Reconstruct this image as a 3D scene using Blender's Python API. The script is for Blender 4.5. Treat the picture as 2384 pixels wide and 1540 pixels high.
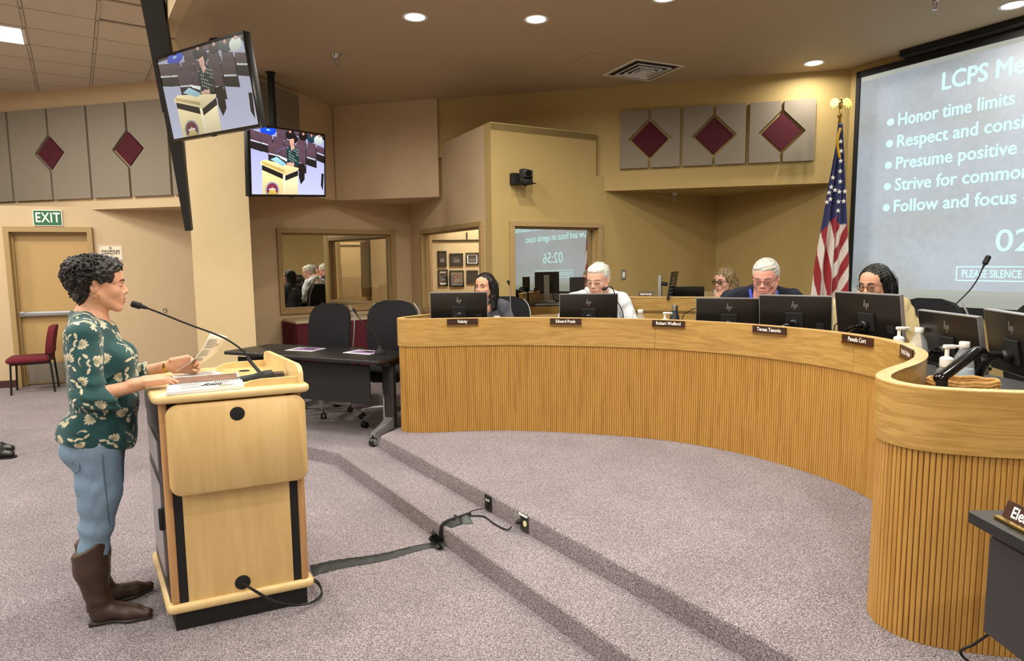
import bpy, bmesh, math, random
import numpy as np
from mathutils import Matrix, Vector, Euler
random.seed(7)
for o in list(bpy.data.objects): bpy.data.objects.remove(o)
SC = bpy.context.scene
COL = SC.collection
R = math.radians
# ------------------------------------------------------------------ camera
FPX, CAMH, PITCH, ROLL = 1500.0, 1.65, R(6.1), R(0.6)
cam_d = bpy.data.cameras.new('camera'); cam = bpy.data.objects.new('camera', cam_d); COL.objects.link(cam)
cam_d.sensor_width = 36.0; cam_d.lens = 36.0*FPX/2384.0; cam_d.clip_start = 0.05
fw = Vector((0, math.cos(PITCH), -math.sin(PITCH))); up = Vector((0, math.sin(PITCH), math.cos(PITCH))); rt = Vector((1, 0, 0))
c_, s_ = math.cos(ROLL), math.sin(ROLL)
cx = rt*c_ + up*(-s_); cy = rt*s_ + up*c_
cam.matrix_world = Matrix(((cx.x, cy.x, -fw.x, 0), (cx.y, cy.y, -fw.y, 0), (cx.z, cy.z, -fw.z, CAMH), (0, 0, 0, 1)))
SC.camera = cam
# ------------------------------------------------------------------ world, exposure
W = bpy.data.worlds.new('world'); SC.world = W; W.use_nodes = True
W.node_tree.nodes['Background'].inputs[0].default_value = (0.9, 0.82, 0.72, 1)
W.node_tree.nodes['Background'].inputs[1].default_value = 0.02
SC.view_settings.view_transform = 'Standard'; SC.view_settings.look = 'None'
SC.view_settings.gamma = 1.0; SC.view_settings.use_curve_mapping = False
SC.view_settings.exposure = 0.0
ZC, ZA, ZSOF = 3.57, 4.08, 2.434      # stage ceiling, hall ceiling, soffit underside
STEP = 0.115
WARM = (1.0, 0.94, 0.83)
DOWNLIGHTS = [(-0.737, 5.297), (0.218, 5.369), (1.149, 4.965), (3.009, 6.603), (3.878, 5.181),
              (-1.5, 3.4), (0.0, 3.3), (1.5, 3.1), (2.9, 3.3), (-0.6, 1.5), (0.9, 1.3), (2.4, 1.4), (0.3, -0.6), (2.2, -0.6)]
TROFFERS = [(-5.14, 6.98), (-4.0, 4.6), (-6.6, 4.6), (-3.2, 1.6), (-6.0, 1.6), (-3.0, -1.6), (-6.0, -1.6), (-8.2, 6.4), (-3.0, -5.2), (-6.5, -5.2), (1.0, -5.2)]  # last three added out of view to brighten the rear hall wall
def add_light(name, kind, loc, power, size, color=WARM, rot=(0, 0, 0), size_y=None, spread=None):
    d = bpy.data.lights.new(name, 'AREA'); d.energy = power; d.color = color
    d.shape = kind; d.size = size
    if size_y: d.size_y = size_y
    if spread: d.spread = spread
    o = bpy.data.objects.new(name, d); COL.objects.link(o); o.location = loc; o.rotation_euler = rot
    return o
DL_POWER, TR_POWER = 23.0, 76.0
# ------------------------------------------------------------------ mapping helpers (measured plan -> metres)
_cp, _sp = math.cos(PITCH), math.sin(PITCH)
def ray(x, y):
    a, b = x-1192.0, y-770.0
    a, b = c_*a-s_*b, s_*a+c_*b
    u, v = a/FPX, -b/FPX
    return Vector((u, _cp+_sp*v, -_sp+_cp*v))
def at_z(x, y, z): d = ray(x, y); return Vector((0, 0, CAMH))+d*((z-CAMH)/d.z)
def at_y(x, y, Y): d = ray(x, y); return Vector((0, 0, CAMH))+d*(Y/d.y)
def on_wall(x, y, A, B):
    d = ray(x, y); n = Vector((-(B[1]-A[1]), B[0]-A[0]))
    t = (A[0]*n.x+A[1]*n.y)/(d.x*n.x+d.y*n.y)
    return Vector((0, 0, CAMH))+d*t
# ------------------------------------------------------------------ materials
def new_mat(name):
    m = bpy.data.materials.new(name); m.use_nodes = True
    nt = m.node_tree; return m, nt, nt.nodes['Principled BSDF']
def N(nt, t, **kw):
    n = nt.nodes.new(t)
    for k, v in kw.items():
        if k in n.inputs.keys(): n.inputs[k].default_value = v
        else: setattr(n, k, v)
    return n
def srgb(r, g, b):
    f = lambda c: (c/255/12.92) if c/255 <= 0.04045 else ((c/255+0.055)/1.055)**2.4
    return (f(r), f(g), f(b), 1.0)
def plain(name, col, rough=0.5, metal=0.0, spec=0.5, noise=0.0, scale=40, bump=0.0, coat=0.0):
    m, nt, b = new_mat(name)
    b.inputs['Base Color'].default_value = col; b.inputs['Roughness'].default_value = rough
    b.inputs['Metallic'].default_value = metal; b.inputs['Specular IOR Level'].default_value = spec
    if coat: b.inputs['Coat Weight'].default_value = coat; b.inputs['Coat Roughness'].default_value = 0.08
    if noise or bump:
        tc = N(nt, 'ShaderNodeTexCoord'); no = N(nt, 'ShaderNodeTexNoise', Scale=scale, Detail=3.0)
        nt.links.new(tc.outputs['Object'], no.inputs['Vector'])
        if noise:
            mx = N(nt, 'ShaderNodeMixRGB', blend_type='MIX')
            mx.inputs[1].default_value = tuple(c*(1-noise) for c in col[:3])+(1,); mx.inputs[2].default_value = tuple(min(1, c*(1+noise)) for c in col[:3])+(1,)
            nt.links.new(no.outputs['Fac'], mx.inputs[0]); nt.links.new(mx.outputs[0], b.inputs['Base Color'])
        if bump:
            bp = N(nt, 'ShaderNodeBump', Strength=bump, Distance=0.004)
            nt.links.new(no.outputs['Fac'], bp.inputs['Height']); nt.links.new(bp.outputs[0], b.inputs['Normal'])
    return m
def emit(name, col, strength):
    m, nt, b = new_mat(name)
    b.inputs['Base Color'].default_value = (0.02, 0.02, 0.02, 1); b.inputs['Emission Color'].default_value = col; b.inputs['Emission Strength'].default_value = strength
    return m
def paint(name, col):
    m, nt, b = new_mat(name); b.inputs['Roughness'].default_value = 0.62; b.inputs['Specular IOR Level'].default_value = 0.3
    tc = N(nt, 'ShaderNodeTexCoord'); n1 = N(nt, 'ShaderNodeTexNoise', Scale=1.3, Detail=3.0); n2 = N(nt, 'ShaderNodeTexNoise', Scale=95.0, Detail=2.0)
    mx = N(nt, 'ShaderNodeMixRGB'); mx.inputs[1].default_value = tuple(c*0.95 for c in col[:3])+(1,); mx.inputs[2].default_value = tuple(min(1, c*1.05) for c in col[:3])+(1,)
    bp = N(nt, 'ShaderNodeBump', Strength=0.35, Distance=0.003)
    L = nt.links.new
    L(tc.outputs['Object'], n1.inputs['Vector']); L(tc.outputs['Object'], n2.inputs['Vector']); L(n1.outputs['Fac'], mx.inputs[0])
    L(mx.outputs[0], b.inputs['Base Color']); L(n2.outputs['Fac'], bp.inputs['Height']); L(bp.outputs[0], b.inputs['Normal'])
    return m
def carpet(name, dark, mid, light):
    m, nt, b = new_mat(name); b.inputs['Roughness'].default_value = 0.95; b.inputs['Specular IOR Level'].default_value = 0.1
    b.inputs['Sheen Weight'].default_value = 0.15
    tc = N(nt, 'ShaderNodeTexCoord'); n1 = N(nt, 'ShaderNodeTexNoise', Scale=150.0, Detail=2.0, Roughness=0.6); n2 = N(nt, 'ShaderNodeTexNoise', Scale=2.2, Detail=3.0)
    n3 = N(nt, 'ShaderNodeTexNoise', Scale=420.0, Detail=1.0)
    rp = N(nt, 'ShaderNodeValToRGB'); e = rp.color_ramp.elements
    e[0].position = 0.36; e[0].color = dark; e[1].position = 0.66; e[1].color = light
    k = e.new(0.5); k.color = mid
    mul = N(nt, 'ShaderNodeMixRGB', blend_type='MULTIPLY'); mul.inputs[0].default_value = 1.0
    r2 = N(nt, 'ShaderNodeValToRGB'); r2.color_ramp.elements[0].color = (0.86, 0.85, 0.85, 1); r2.color_ramp.elements[1].color = (1.06, 1.05, 1.05, 1)
    r2.color_ramp.elements[0].position = 0.3; r2.color_ramp.elements[1].position = 0.7
    bp = N(nt, 'ShaderNodeBump', Strength=0.8, Distance=0.006)
    L = nt.links.new
    mp = N(nt, 'ShaderNodeMapping'); mp.inputs['Location'].default_value = (0.0137, 0.0091, 0.0043); mp.inputs['Rotation'].default_value = (0.4, 0.3, 0.2)
    L(tc.outputs['Object'], mp.inputs[0])
    for n in (n1, n2, n3): L(mp.outputs[0], n.inputs['Vector'])
    L(n1.outputs['Fac'], rp.inputs[0]); L(n2.outputs['Fac'], r2.inputs[0]); L(rp.outputs[0], mul.inputs[1]); L(r2.outputs[0], mul.inputs[2])
    L(mul.outputs[0], b.inputs['Base Color']); L(n3.outputs['Fac'], bp.inputs['Height']); L(bp.outputs[0], b.inputs['Normal'])
    return m
def wood(name, light, dark, scale=(1.2, 1.2, 22.0), rough=0.42, rings=5.0, contrast=(0.38, 0.7), coords='Object', coat=0.15):
    """stretched-noise grain: small scale along the grain, large across it"""
    m, nt, b = new_mat(name); b.inputs['Roughness'].default_value = rough; b.inputs['Coat Weight'].default_value = coat; b.inputs['Coat Roughness'].default_value = 0.25
    tc = N(nt, 'ShaderNodeTexCoord'); mp = N(nt, 'ShaderNodeMapping'); mp.inputs['Scale'].default_value = scale
    n0 = N(nt, 'ShaderNodeTexNoise', Scale=1.0, Detail=5.0, Roughness=0.6, Distortion=0.35)
    wv = N(nt, 'ShaderNodeMath', operation='MULTIPLY'); wv.inputs[1].default_value = rings
    fr = N(nt, 'ShaderNodeMath', operation='PINGPONG'); fr.inputs[1].default_value = 0.5
    n2 = N(nt, 'ShaderNodeTexNoise', Scale=6.0, Detail=3.0)
    ad = N(nt, 'ShaderNodeMath', operation='ADD'); sc = N(nt, 'ShaderNodeMath', operation='MULTIPLY'); sc.inputs[1].default_value = 0.55
    rp = N(nt, 'ShaderNodeValToRGB'); rp.color_ramp.elements[0].color = dark; rp.color_ramp.elements[1].color = light
    rp.color_ramp.elements[0].position, rp.color_ramp.elements[1].position = contrast
    bp = N(nt, 'ShaderNodeBump', Strength=0.12, Distance=0.002)
    L = nt.links.new
    oi = N(nt, 'ShaderNodeObjectInfo'); ml = N(nt, 'ShaderNodeVectorMath', operation='SCALE'); ml.inputs[0].default_value = (31.0, 17.0, 3.0); av = N(nt, 'ShaderNodeVectorMath', operation='ADD')
    L(oi.outputs['Random'], ml.inputs['Scale']); L(tc.outputs[coords], av.inputs[0]); L(ml.outputs[0], av.inputs[1])
    L(av.outputs[0], mp.inputs[0]); L(mp.outputs[0], n0.inputs['Vector']); L(mp.outputs[0], n2.inputs['Vector'])
    L(n0.outputs['Fac'], wv.inputs[0]); L(wv.outputs[0], fr.inputs[0]); L(n2.outputs['Fac'], sc.inputs[0]); L(fr.outputs[0], ad.inputs[0]); L(sc.outputs[0], ad.inputs[1])
    L(ad.outputs[0], rp.inputs[0]); L(rp.outputs[0], b.inputs['Base Color']); L(ad.outputs[0], bp.inputs['Height']); L(bp.outputs[0], b.inputs['Normal'])
    return m
def vcol_mat(name, attr, rough=0.6, emission=0.0, bump=0.0, sheen=0.0):
    m, nt, b = new_mat(name); b.inputs['Roughness'].default_value = rough
    a = N(nt, 'ShaderNodeVertexColor', layer_name=attr)
    if emission:
        b.inputs['Base Color'].default_value = (0.01, 0.01, 0.01, 1); b.inputs['Roughness'].default_value = 0.25
        nt.links.new(a.outputs[0], b.inputs['Emission Color']); b.inputs['Emission Strength'].default_value = emission
    else:
        nt.links.new(a.outputs[0], b.inputs['Base Color'])
    if bump:
        tc = N(nt, 'ShaderNodeTexCoord'); no = N(nt, 'ShaderNodeTexNoise', Scale=500.0, Detail=2.0); bp = N(nt, 'ShaderNodeBump', Strength=bump, Distance=0.002)
        nt.links.new(tc.outputs['Object'], no.inputs['Vector']); nt.links.new(no.outputs['Fac'], bp.inputs['Height']); nt.links.new(bp.outputs[0], b.inputs['Normal'])
    if sheen: b.inputs['Sheen Weight'].default_value = sheen
    return m
M = {}
M['pink'] = paint('paint_beige', srgb(206, 182, 147)); M['cream'] = paint('paint_cream', srgb(206, 184, 142)); M['mustard'] = paint('paint_mustard', srgb(180, 156, 102))
M['ceil'] = paint('paint_ceiling', srgb(186, 166, 134)); M['trimtan'] = plain('frame_tan', srgb(170, 143, 96), 0.45, noise=0.04, scale=8)
M['doortan'] = plain('door_tan', srgb(188, 156, 102), 0.42, noise=0.05, scale=5)
M['carpet'] = carpet('carpet_mauve', srgb(92, 84, 89), srgb(140, 131, 137), srgb(188, 180, 183))
M['tile'] = plain('ceiling_tile', srgb(206, 194, 176), 0.9, noise=0.08, scale=180, bump=0.4); M['tbar'] = plain('ceiling_tbar', srgb(196, 184, 166), 0.6)
M['fabric'] = plain('panel_fabric_grey', srgb(140, 131, 116), 0.95, noise=0.18, scale=320, bump=0.5); M['maroon'] = plain('panel_fabric_maroon', srgb(78, 20, 33), 0.95, noise=0.15, scale=300, bump=0.4)
M['black'] = plain('black_plastic', srgb(22, 22, 23), 0.42); M['blackmat'] = plain('black_matt', srgb(14, 14, 15), 0.75); M['blackgloss'] = plain('black_gloss', srgb(10, 10, 11), 0.12)
M['blackfab'] = plain('black_fabric', srgb(20, 21, 24), 0.95, noise=0.25, scale=400, bump=0.5); M['chrome'] = plain('brushed_metal', srgb(190, 190, 188), 0.28, metal=1.0)
M['silver'] = plain('silver_plastic', srgb(168, 170, 172), 0.35, metal=0.6); M['white'] = plain('white_plastic', srgb(236, 234, 228), 0.4); M['paper'] = plain('paper_white', srgb(240, 240, 238), 0.8, noise=0.02)
M['maple'] = wood('maple_laminate', srgb(218, 188, 130), srgb(204, 170, 110), scale=(7, 7, 0.9), rings=4.0, contrast=(0.2, 0.95), rough=0.38)
M['maple_edge'] = wood('maple_edge', srgb(226, 200, 146), srgb(212, 180, 122), scale=(3, 3, 3), rings=3.0, contrast=(0.2, 0.95), rough=0.35)
M['birch'] = wood('birch_post', srgb(196, 152, 102), srgb(170, 124, 78), scale=(12, 12, 0.8), rings=3.0, contrast=(0.2, 0.95), rough=0.45)
M['oak_h'] = wood('oak_band', srgb(198, 160, 90), srgb(162, 124, 62), scale=(1.3, 1.3, 17.0), rings=6.0, contrast=(0.15, 0.95), rough=0.4)
M['oak_v'] = wood('oak_slat', srgb(200, 154, 78), srgb(158, 112, 48), scale=(26, 26, 1.2), rings=3.0, contrast=(0.12, 0.98), rough=0.42)
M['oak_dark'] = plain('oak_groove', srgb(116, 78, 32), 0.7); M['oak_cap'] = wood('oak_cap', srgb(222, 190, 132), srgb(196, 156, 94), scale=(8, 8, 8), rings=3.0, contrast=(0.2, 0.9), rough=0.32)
M['mirror'] = plain('mirror_glass', (0.66, 0.64, 0.58, 1), 0.0, metal=1.0)
M['glass'] = new_mat('clear_plastic')[0]; _b = M['glass'].node_tree.nodes['Principled BSDF']
_b.inputs['Roughness'].default_value = 0.06; _b.inputs['Base Color'].default_value = (0.82, 0.88, 0.92, 1); _b.inputs['Alpha'].default_value = 0.22
M['brass'] = plain('brass', srgb(196, 164, 84), 0.25, metal=1.0); M['gold'] = plain('gold_fringe', srgb(214, 168, 40), 0.8, noise=0.2, scale=200)
M['lamp_on'] = emit('lamp_lens', (1.0, 0.9, 0.74, 1), 14.0); M['steel'] = plain('steel_plate', srgb(176, 172, 160), 0.38, metal=0.9, noise=0.05, scale=6)
M['label_dark'] = wood('plate_walnut', srgb(64, 36, 26), srgb(38, 20, 14), scale=(3, 3, 40), rings=3.0, rough=0.35); M['label_white'] = plain('plate_letter', srgb(244, 242, 236), 0.5)
M['rubber'] = plain('rubber_maroon', srgb(70, 34, 36), 0.6); M['burg'] = plain('chair_burgundy', srgb(104, 26, 40), 0.95, noise=0.22, scale=350, bump=0.5)
# ------------------------------------------------------------------ object helpers
def tag(o, label=None, cat=None, group=None, kind=None):
    if label: o['label'] = label
    if cat: o['category'] = cat
    if group: o['group'] = group
    if kind: o['kind'] = kind
    return o
def empty(name, loc=(0, 0, 0), rz=0.0, label=None, cat=None, group=None):
    o = bpy.data.objects.new(name, None); COL.objects.link(o); o.location = loc; o.rotation_euler = (0, 0, rz); o.empty_display_size = 0.1
    return tag(o, label, cat, group)
def link(name, me, parent=None):
    o = bpy.data.objects.new(name, me); COL.objects.link(o)
    if parent: o.parent = parent
    return o
def copy_tree(o, parent=None):
    c = o.copy(); COL.objects.link(c); c.parent = parent
    for ch in list(o.children): copy_tree(ch, c)
    return c
class MB:
    """collects geometry of ONE part"""
    def __init__(s): s.v, s.f, s.m = [], [], []
    def add(s, vs, fs, mi=0, X=None):
        n = len(s.v)
        for p in vs:
            p = Vector(p); s.v.append(X @ p if X is not None else p)
        for f in fs: s.f.append([i+n for i in f]); s.m.append(mi)
        return s
    def box(s, c, d, X=None, mi=0):
        x, y, z = [k/2 for k in d]
        vs = [(c[0]+a*x, c[1]+b*y, c[2]+e*z) for a in (-1, 1) for b in (-1, 1) for e in (-1, 1)]
        return s.add(vs, [(0, 1, 3, 2), (4, 6, 7, 5), (0, 4, 5, 1), (2, 3, 7, 6), (0, 2, 6, 4), (1, 5, 7, 3)], mi, X)
    def rbox(s, c, d, r=0.01, seg=2, X=None, mi=0):
        bm = bmesh.new(); bmesh.ops.create_cube(bm, size=1.0)
        bmesh.ops.scale(bm, vec=d, verts=bm.verts); bmesh.ops.bevel(bm, geom=list(bm.edges), offset=min(r, min(d)*0.49), segments=seg, profile=0.5, affect='EDGES')
        bmesh.ops.translate(bm, vec=c, verts=bm.verts); return s.bm(bm, X, mi)
    def bm(s, bm, X=None, mi=0):
        bm.verts.index_update(); s.add([v.co.copy() for v in bm.verts], [[v.index for v in f.verts] for f in bm.faces], mi, X); bm.free(); return s
    def prism(s, poly, z0, z1, X=None, mi=0):
        n = len(poly); a = sum(poly[i][0]*poly[(i+1) % n][1]-poly[(i+1) % n][0]*poly[i][1] for i in range(n))
        if a < 0: poly = poly[::-1]
        vs = [(p[0], p[1], z0) for p in poly]+[(p[0], p[1], z1) for p in poly]
        return s.add(vs, [list(range(n))[::-1], list(range(n, 2*n))]+[(i, (i+1) % n, n+(i+1) % n, n+i) for i in range(n)], mi, X)
    def ring_loft(s, rings, closed=True, cap=True, X=None, mi=0):
        n = len(rings[0]); vs = [p for r in rings for p in r]; fs = []
        for k in range(len(rings)-1):
            for i in range(n if closed else n-1):
                j = (i+1) % n; fs.append((k*n+i, k*n+j, (k+1)*n+j, (k+1)*n+i))
        if cap and closed: fs += [list(range(n))[::-1], list(range((len(rings)-1)*n, len(rings)*n))]
        return s.add(vs, fs, mi, X)
    def lathe(s, prof, n=24, X=None, mi=0, cap=True):
        return s.ring_loft([[(r*math.cos(2*math.pi*i/n), r*math.sin(2*math.pi*i/n), z) for i in range(n)] for r, z in prof], True, cap, X, mi)
    def tube(s, pts, r, n=8, cap=True, X=None, mi=0, flat=1.0):
        P = [Vector(p) for p in pts]; rs = r if isinstance(r, (list, tuple)) else [r]*len(P); rings = []
        ref = Vector((0, 0, 1)); t0 = (P[1]-P[0]).normalized()
        if abs(t0.dot(ref)) > 0.9: ref = Vector((0, 1, 0))
        u = t0.cross(ref).normalized()
        for i, p in enumerate(P):
            t = (P[min(i+1, len(P)-1)]-P[max(i-1, 0)]).normalized(); u = (u-t*u.dot(t)).normalized(); w = t.cross(u)
            rings.append([p+(u*math.cos(2*math.pi*k/n)+w*math.sin(2*math.pi*k/n)*flat)*rs[i] for k in range(n)])
        return s.ring_loft(rings, True, cap, X, mi)
    def sphere(s, c, r, n=16, X=None, mi=0):
        rr = r if isinstance(r, (list, tuple)) else (r, r, r); h = n//2
        T = Matrix.Translation(c) @ Matrix.Diagonal((rr[0], rr[1], rr[2], 1)); T = X @ T if X is not None else T
        return s.lathe([(max(1e-4, math.sin(math.pi*k/h)), -math.cos(math.pi*k/h)) for k in range(h+1)], n, T, mi)
    def build(s, name, mat, parent=None, smooth=None, sharp=35):
        me = bpy.data.meshes.new(name); me.from_pydata([tuple(p) for p in s.v], [], s.f)
        mats = mat if isinstance(mat, (list, tuple)) else [mat]
        for m in mats: me.materials.append(M[m] if isinstance(m, str) else m)
        if len(mats) > 1: me.polygons.foreach_set('material_index', s.m)
        bm = bmesh.new(); bm.from_mesh(me); bmesh.ops.recalc_face_normals(bm, faces=bm.faces); bm.to_mesh(me); bm.free()
        if smooth is not False and len(s.f) > 6:
            me.shade_smooth(); me.set_sharp_from_angle(angle=R(sharp))
        me.update(); return link(name, me, parent)
def rrect(w, h, r, n=6):
    out = []
    for cx_, cy_, a0 in ((w/2-r, h/2-r, 0), (-w/2+r, h/2-r, 90), (-w/2+r, -h/2+r, 180), (w/2-r, -h/2+r, 270)):
        for k in range(n+1): a = R(a0+90*k/n); out.append((cx_+r*math.cos(a), cy_+r*math.sin(a)))
    return out
def catmull(P, per=12):
    P = [Vector(p) for p in P]; out = []
    Q = [P[0]*2-P[1]]+P+[P[-1]*2-P[-2]]
    for i in range(1, len(Q)-2):
        a, b, c, d = Q[i-1:i+3]
        for k in range(per):
            t = k/per; out.append(0.5*((2*b)+(c-a)*t+(2*a-5*b+4*c-d)*t*t+(3*b-a-3*c+d)*t**3))
    out.append(P[-1]); return out
def resample(P, step):
    d = [0.0]
    for a, b in zip(P, P[1:]): d.append(d[-1]+(b-a).length)
    n = int(d[-1]/step); out = []; j = 0
    for k in range(n+1):
        t = k*d[-1]/n
        while j < len(P)-2 and d[j+1] < t: j += 1
        f = (t-d[j])/max(1e-9, d[j+1]-d[j]); out.append(P[j].lerp(P[j+1], f))
    return out
def frame(o, xdir, zdir=(0, 0, 1)):
    """matrix with local x along xdir, z up, y = z cross x"""
    x = Vector(xdir).normalized(); z = Vector(zdir).normalized(); y = z.cross(x).normalized(); z = x.cross(y)
    return Matrix(((x.x, y.x, z.x, o[0]), (x.y, y.y, z.y, o[1]), (x.z, y.z, z.z, o[2]), (0, 0, 0, 1)))
def text_mesh(body, size=1.0, bold=0.0, xs=1.0, align='CENTER', extrude=0.0, shear=0.0, spacing=1.0):
    c = bpy.data.curves.new('lettering', 'FONT'); c.body = body; c.size = size; c.offset = 0.0; c.extrude = extrude; c.align_x = align; c.align_y = 'CENTER'; c.shear = shear; c.resolution_u = 3; c.space_character = spacing
    o = bpy.data.objects.new('lettering', c); COL.objects.link(o); bpy.context.view_layer.update()
    me = bpy.data.meshes.new_from_object(o.evaluated_get(bpy.context.evaluated_depsgraph_get()))
    bpy.data.objects.remove(o); bpy.data.curves.remove(c)
    if bold:   # heavier strokes: the outline repeated a hair to each side
        vs = [v.co.copy() for v in me.vertices]; fs = [list(p.vertices) for p in me.polygons]; n = len(vs); V, F_ = [], []
        for q, (dx, dy) in enumerate(((0, 0), (-bold, 0), (bold, 0), (0, bold*0.8), (0, -bold*0.8))): V += [(v.x+dx, v.y+dy, v.z+0.00002*q) for v in vs]; F_ += [[i+q*n for i in f] for f in fs]
        me = bpy.data.meshes.new('lettering'); me.from_pydata(V, [], F_)
    if xs != 1.0: me.transform(Matrix.Diagonal((xs, 1, 1, 1)))
    me.name = 'lettering'; return me
def put_text(body, X, size, mat, parent, name='lettering', **kw):
    """text lying in the local XZ plane of matrix X (x = reading direction, z = up, -y faces the reader)"""
    me = text_mesh(body, size, **kw); me.transform(X @ Matrix.Rotation(R(90), 4, 'X'))
    me.materials.clear(); me.materials.append(M[mat] if isinstance(mat, str) else mat)
    return link(name, me, parent)
# ================================================================== the room
def struct(o): o['kind'] = 'structure'; return o
Sy = lambda x: 7.68-0.247*x
WA, WC, WB, WD = (-3.125, 7.75), (-1.394, 9.008), (-0.196, 6.695), (2.625, 8.32)
WE = (6.125, 2.258)
def wall(name, A, B, z0, z1, mat, th=0.14, holes=(), parent=None):
    """front face on the line A-B (A left, B right as seen from the hall), body behind it"""
    L = math.hypot(B[0]-A[0], B[1]-A[1]); X = frame((A[0], A[1], 0), (B[0]-A[0], B[1]-A[1], 0)); mb = MB()
    x = 0.0
    for (a, b, c, d) in sorted(holes):
        mb.box(((x+a)/2, th/2, (z0+z1)/2), (a-x, th, z1-z0), X)
        if c > z0: mb.box(((a+b)/2, th/2, (z0+c)/2), (b-a, th, c-z0), X)
        mb.box(((a+b)/2, th/2, (d+z1)/2), (b-a, th, z1-d), X); x = b
    mb.box(((x+L)/2, th/2, (z0+z1)/2), (L-x, th, z1-z0), X)
    return struct(mb.build(name, mat, parent, smooth=False)), X
# floors
struct(MB().prism([(-12, -9), (8, -9), (8, 11), (-12, 11)], -0.1, 0.0).build('floor', 'carpet', smooth=False))
P1 = [(-1.444, 5.14), (0.45, 2.36), (1.5, 0.82), (6.4, 0.6), (6.4, 10), (-3.0, 10), (-3.0, 6.12)]
P2 = [(-1.1, 5.2), (0.98, 2.2), (1.9, 0.87), (6.4, 0.7), (6.4, 10), (-3.2, 10), (-3.2, 6.95), (-0.72, 6.86), (-0.86, 5.9), (-1.0, 5.45)]
def platform(name, poly, z0, z1):
    o = struct(MB().prism(poly, z0, z1).build(name, 'carpet', smooth=False))
    m = o.modifiers.new('nosing', 'BEVEL'); m.width = 0.014; m.segments = 3; m.limit_method = 'ANGLE'
    o.data.shade_smooth(); o.data.set_sharp_from_angle(angle=R(60)); return o
platform('floor_step', P1, -0.05, STEP); platform('floor_dais', P2, 0.0, 2*STEP)
# hall ceiling with its grid of tiles
GX, GY = Vector((0.829, 0.559)), Vector((-0.559, 0.829)); GO = Vector((-3.758, 6.209)); TS = 0.61
FASC = [(2.3, -1.95), (-2.94, 5.675), (-3.344, 6.807)]
hall = struct(MB().prism([(2.3, -1.95), (-2.94, 5.675), (-3.344, 6.807), (-3.2, 10.5), (-12, 10.5), (-12, -9), (6, -9), (6, -1.95)], ZA+0.02, ZA+0.1).build('ceiling_hall', 'tile', smooth=False))
def left_of_fascia(p, m):
    for a, b in zip(FASC, FASC[1:]):
        d = Vector((b[0]-a[0], b[1]-a[1])).normalized(); n = Vector((-d.y, d.x))
        if (p-Vector(a)).dot(n) < m and p.y < 6.9: return False
    return p.x < -3.0 or p.y < 5.8
tile_me = None; lamp_tiles = set()
def gpos(i, j): return GO+GX*(i+0.5)*TS+GY*(j+0.5)*TS
bars = MB()
XG = Matrix(((GX.x, GY.x, 0, GO.x), (GX.y, GY.y, 0, GO.y), (0, 0, 1, 0), (0, 0, 0, 1)))
tr_list = [Vector(t) for t in TROFFERS]
tro_ij = []
for t in tr_list:
    l = XG.inverted() @ Vector((t.x, t.y, 0)); i, j = math.floor(l.x/TS), math.floor(l.y/TS); tro_ij.append((i, j)); lamp_tiles.update({(i, j), (i-1, j)})
for i in range(-8, 3):
    for j in range(-6, 7):
        p = gpos(i, j)
        if not left_of_fascia(p, 0.28) or p.y > Sy(p.x)+0.3 or p.y < 3.9 or (i, j) in lamp_tiles: continue
        if tile_me is None:
            t = MB().rbox((0, 0, 0), (TS-0.03, TS-0.03, 0.018), 0.006, 1).build('ceiling_tile', 'tile', hall, smooth=False); tile_me = t.data
        else: t = link('ceiling_tile', tile_me, hall)
        t.location = (p.x, p.y, ZA+0.012); t.rotation_euler = (0, 0, math.atan2(GX.y, GX.x))
for i in range(-8, 4): bars.box((i*TS, 0, ZA+0.006), (0.024, 9.0, 0.012), XG)
for j in range(-6, 8): bars.box((-2.0, j*TS, ZA+0.006), (6.4, 0.024, 0.012), XG)
gb = bars.build('grid_bars', 'tbar', hall, smooth=False)
for v in gb.data.vertices:   # stop the bars at the fascia and at the soffit face
    pass
# stage ceiling and its fascia
stage = struct(MB().prism([(2.38, -1.90), (-2.87, 5.72), (-3.27, 6.83), (-3.2, 10.3), (6.8, 10.3), (6.8, -1.95)], ZC, ZC+0.12).build('ceiling_stage', 'ceil', smooth=False))
for k, (a, b) in enumerate(zip(FASC, FASC[1:])):
    wall('wall_fascia' if k == 0 else 'wall_fascia_return', b, a, ZC-0.003, ZA+0.05, 'cream', th=0.10)
# column, booth and door walls
struct(MB().prism([(-3.344, 6.807), (-2.66, 6.65), (-3.1, 7.75), (-3.75, 7.9)], 0, ZA+0.05).build('wall_column', 'cream', smooth=False))
W1, X1 = wall('wall_alcove', WA, WC, 0.1, 2.6, 'pink', holes=[(0.325, 1.893, 1.03, 2.087)])
W2, X2 = wall('wall_booth_left', WC, (WB[0]-0.0058, WB[1]+0.0105), 0.1, 3.06, 'pink', holes=[(0.478, 2.402, 0.99, 2.08)])
W3, X3 = wall('wall_booth_right', WB, WD, 0.1, 2.6, 'mustard', holes=[(0.204, 1.411, 0.99, 2.073)])
tA = Vector(WB); tB = Vector((WD[0]-WB[0], WD[1]-WB[1])).normalized()
p1_ = tA+tB*1.335
wall('wall_booth_top', WB, (p1_.x, p1_.y), 2.6, 3.06, 'mustard')
# (the booth has a flat lid)
struct(MB().prism([WC, WB, (p1_.x, p1_.y), (0.6, 8.8), (-0.9, 9.4)], 2.98, 3.05).build('ceiling_booth', 'mustard', smooth=False))
WS, XS = wall('wall_screen', WD, WE, 0.1, ZC+0.02, 'mustard')
L0 = (-9.6, 7.7545); L1 = (-3.0, 10.157)
WDo, XD = wall('wall_door', L0, L1, 0.0, 2.47, 'pink', holes=[(2.963, 3.988, 0.0, 2.19)])
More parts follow.
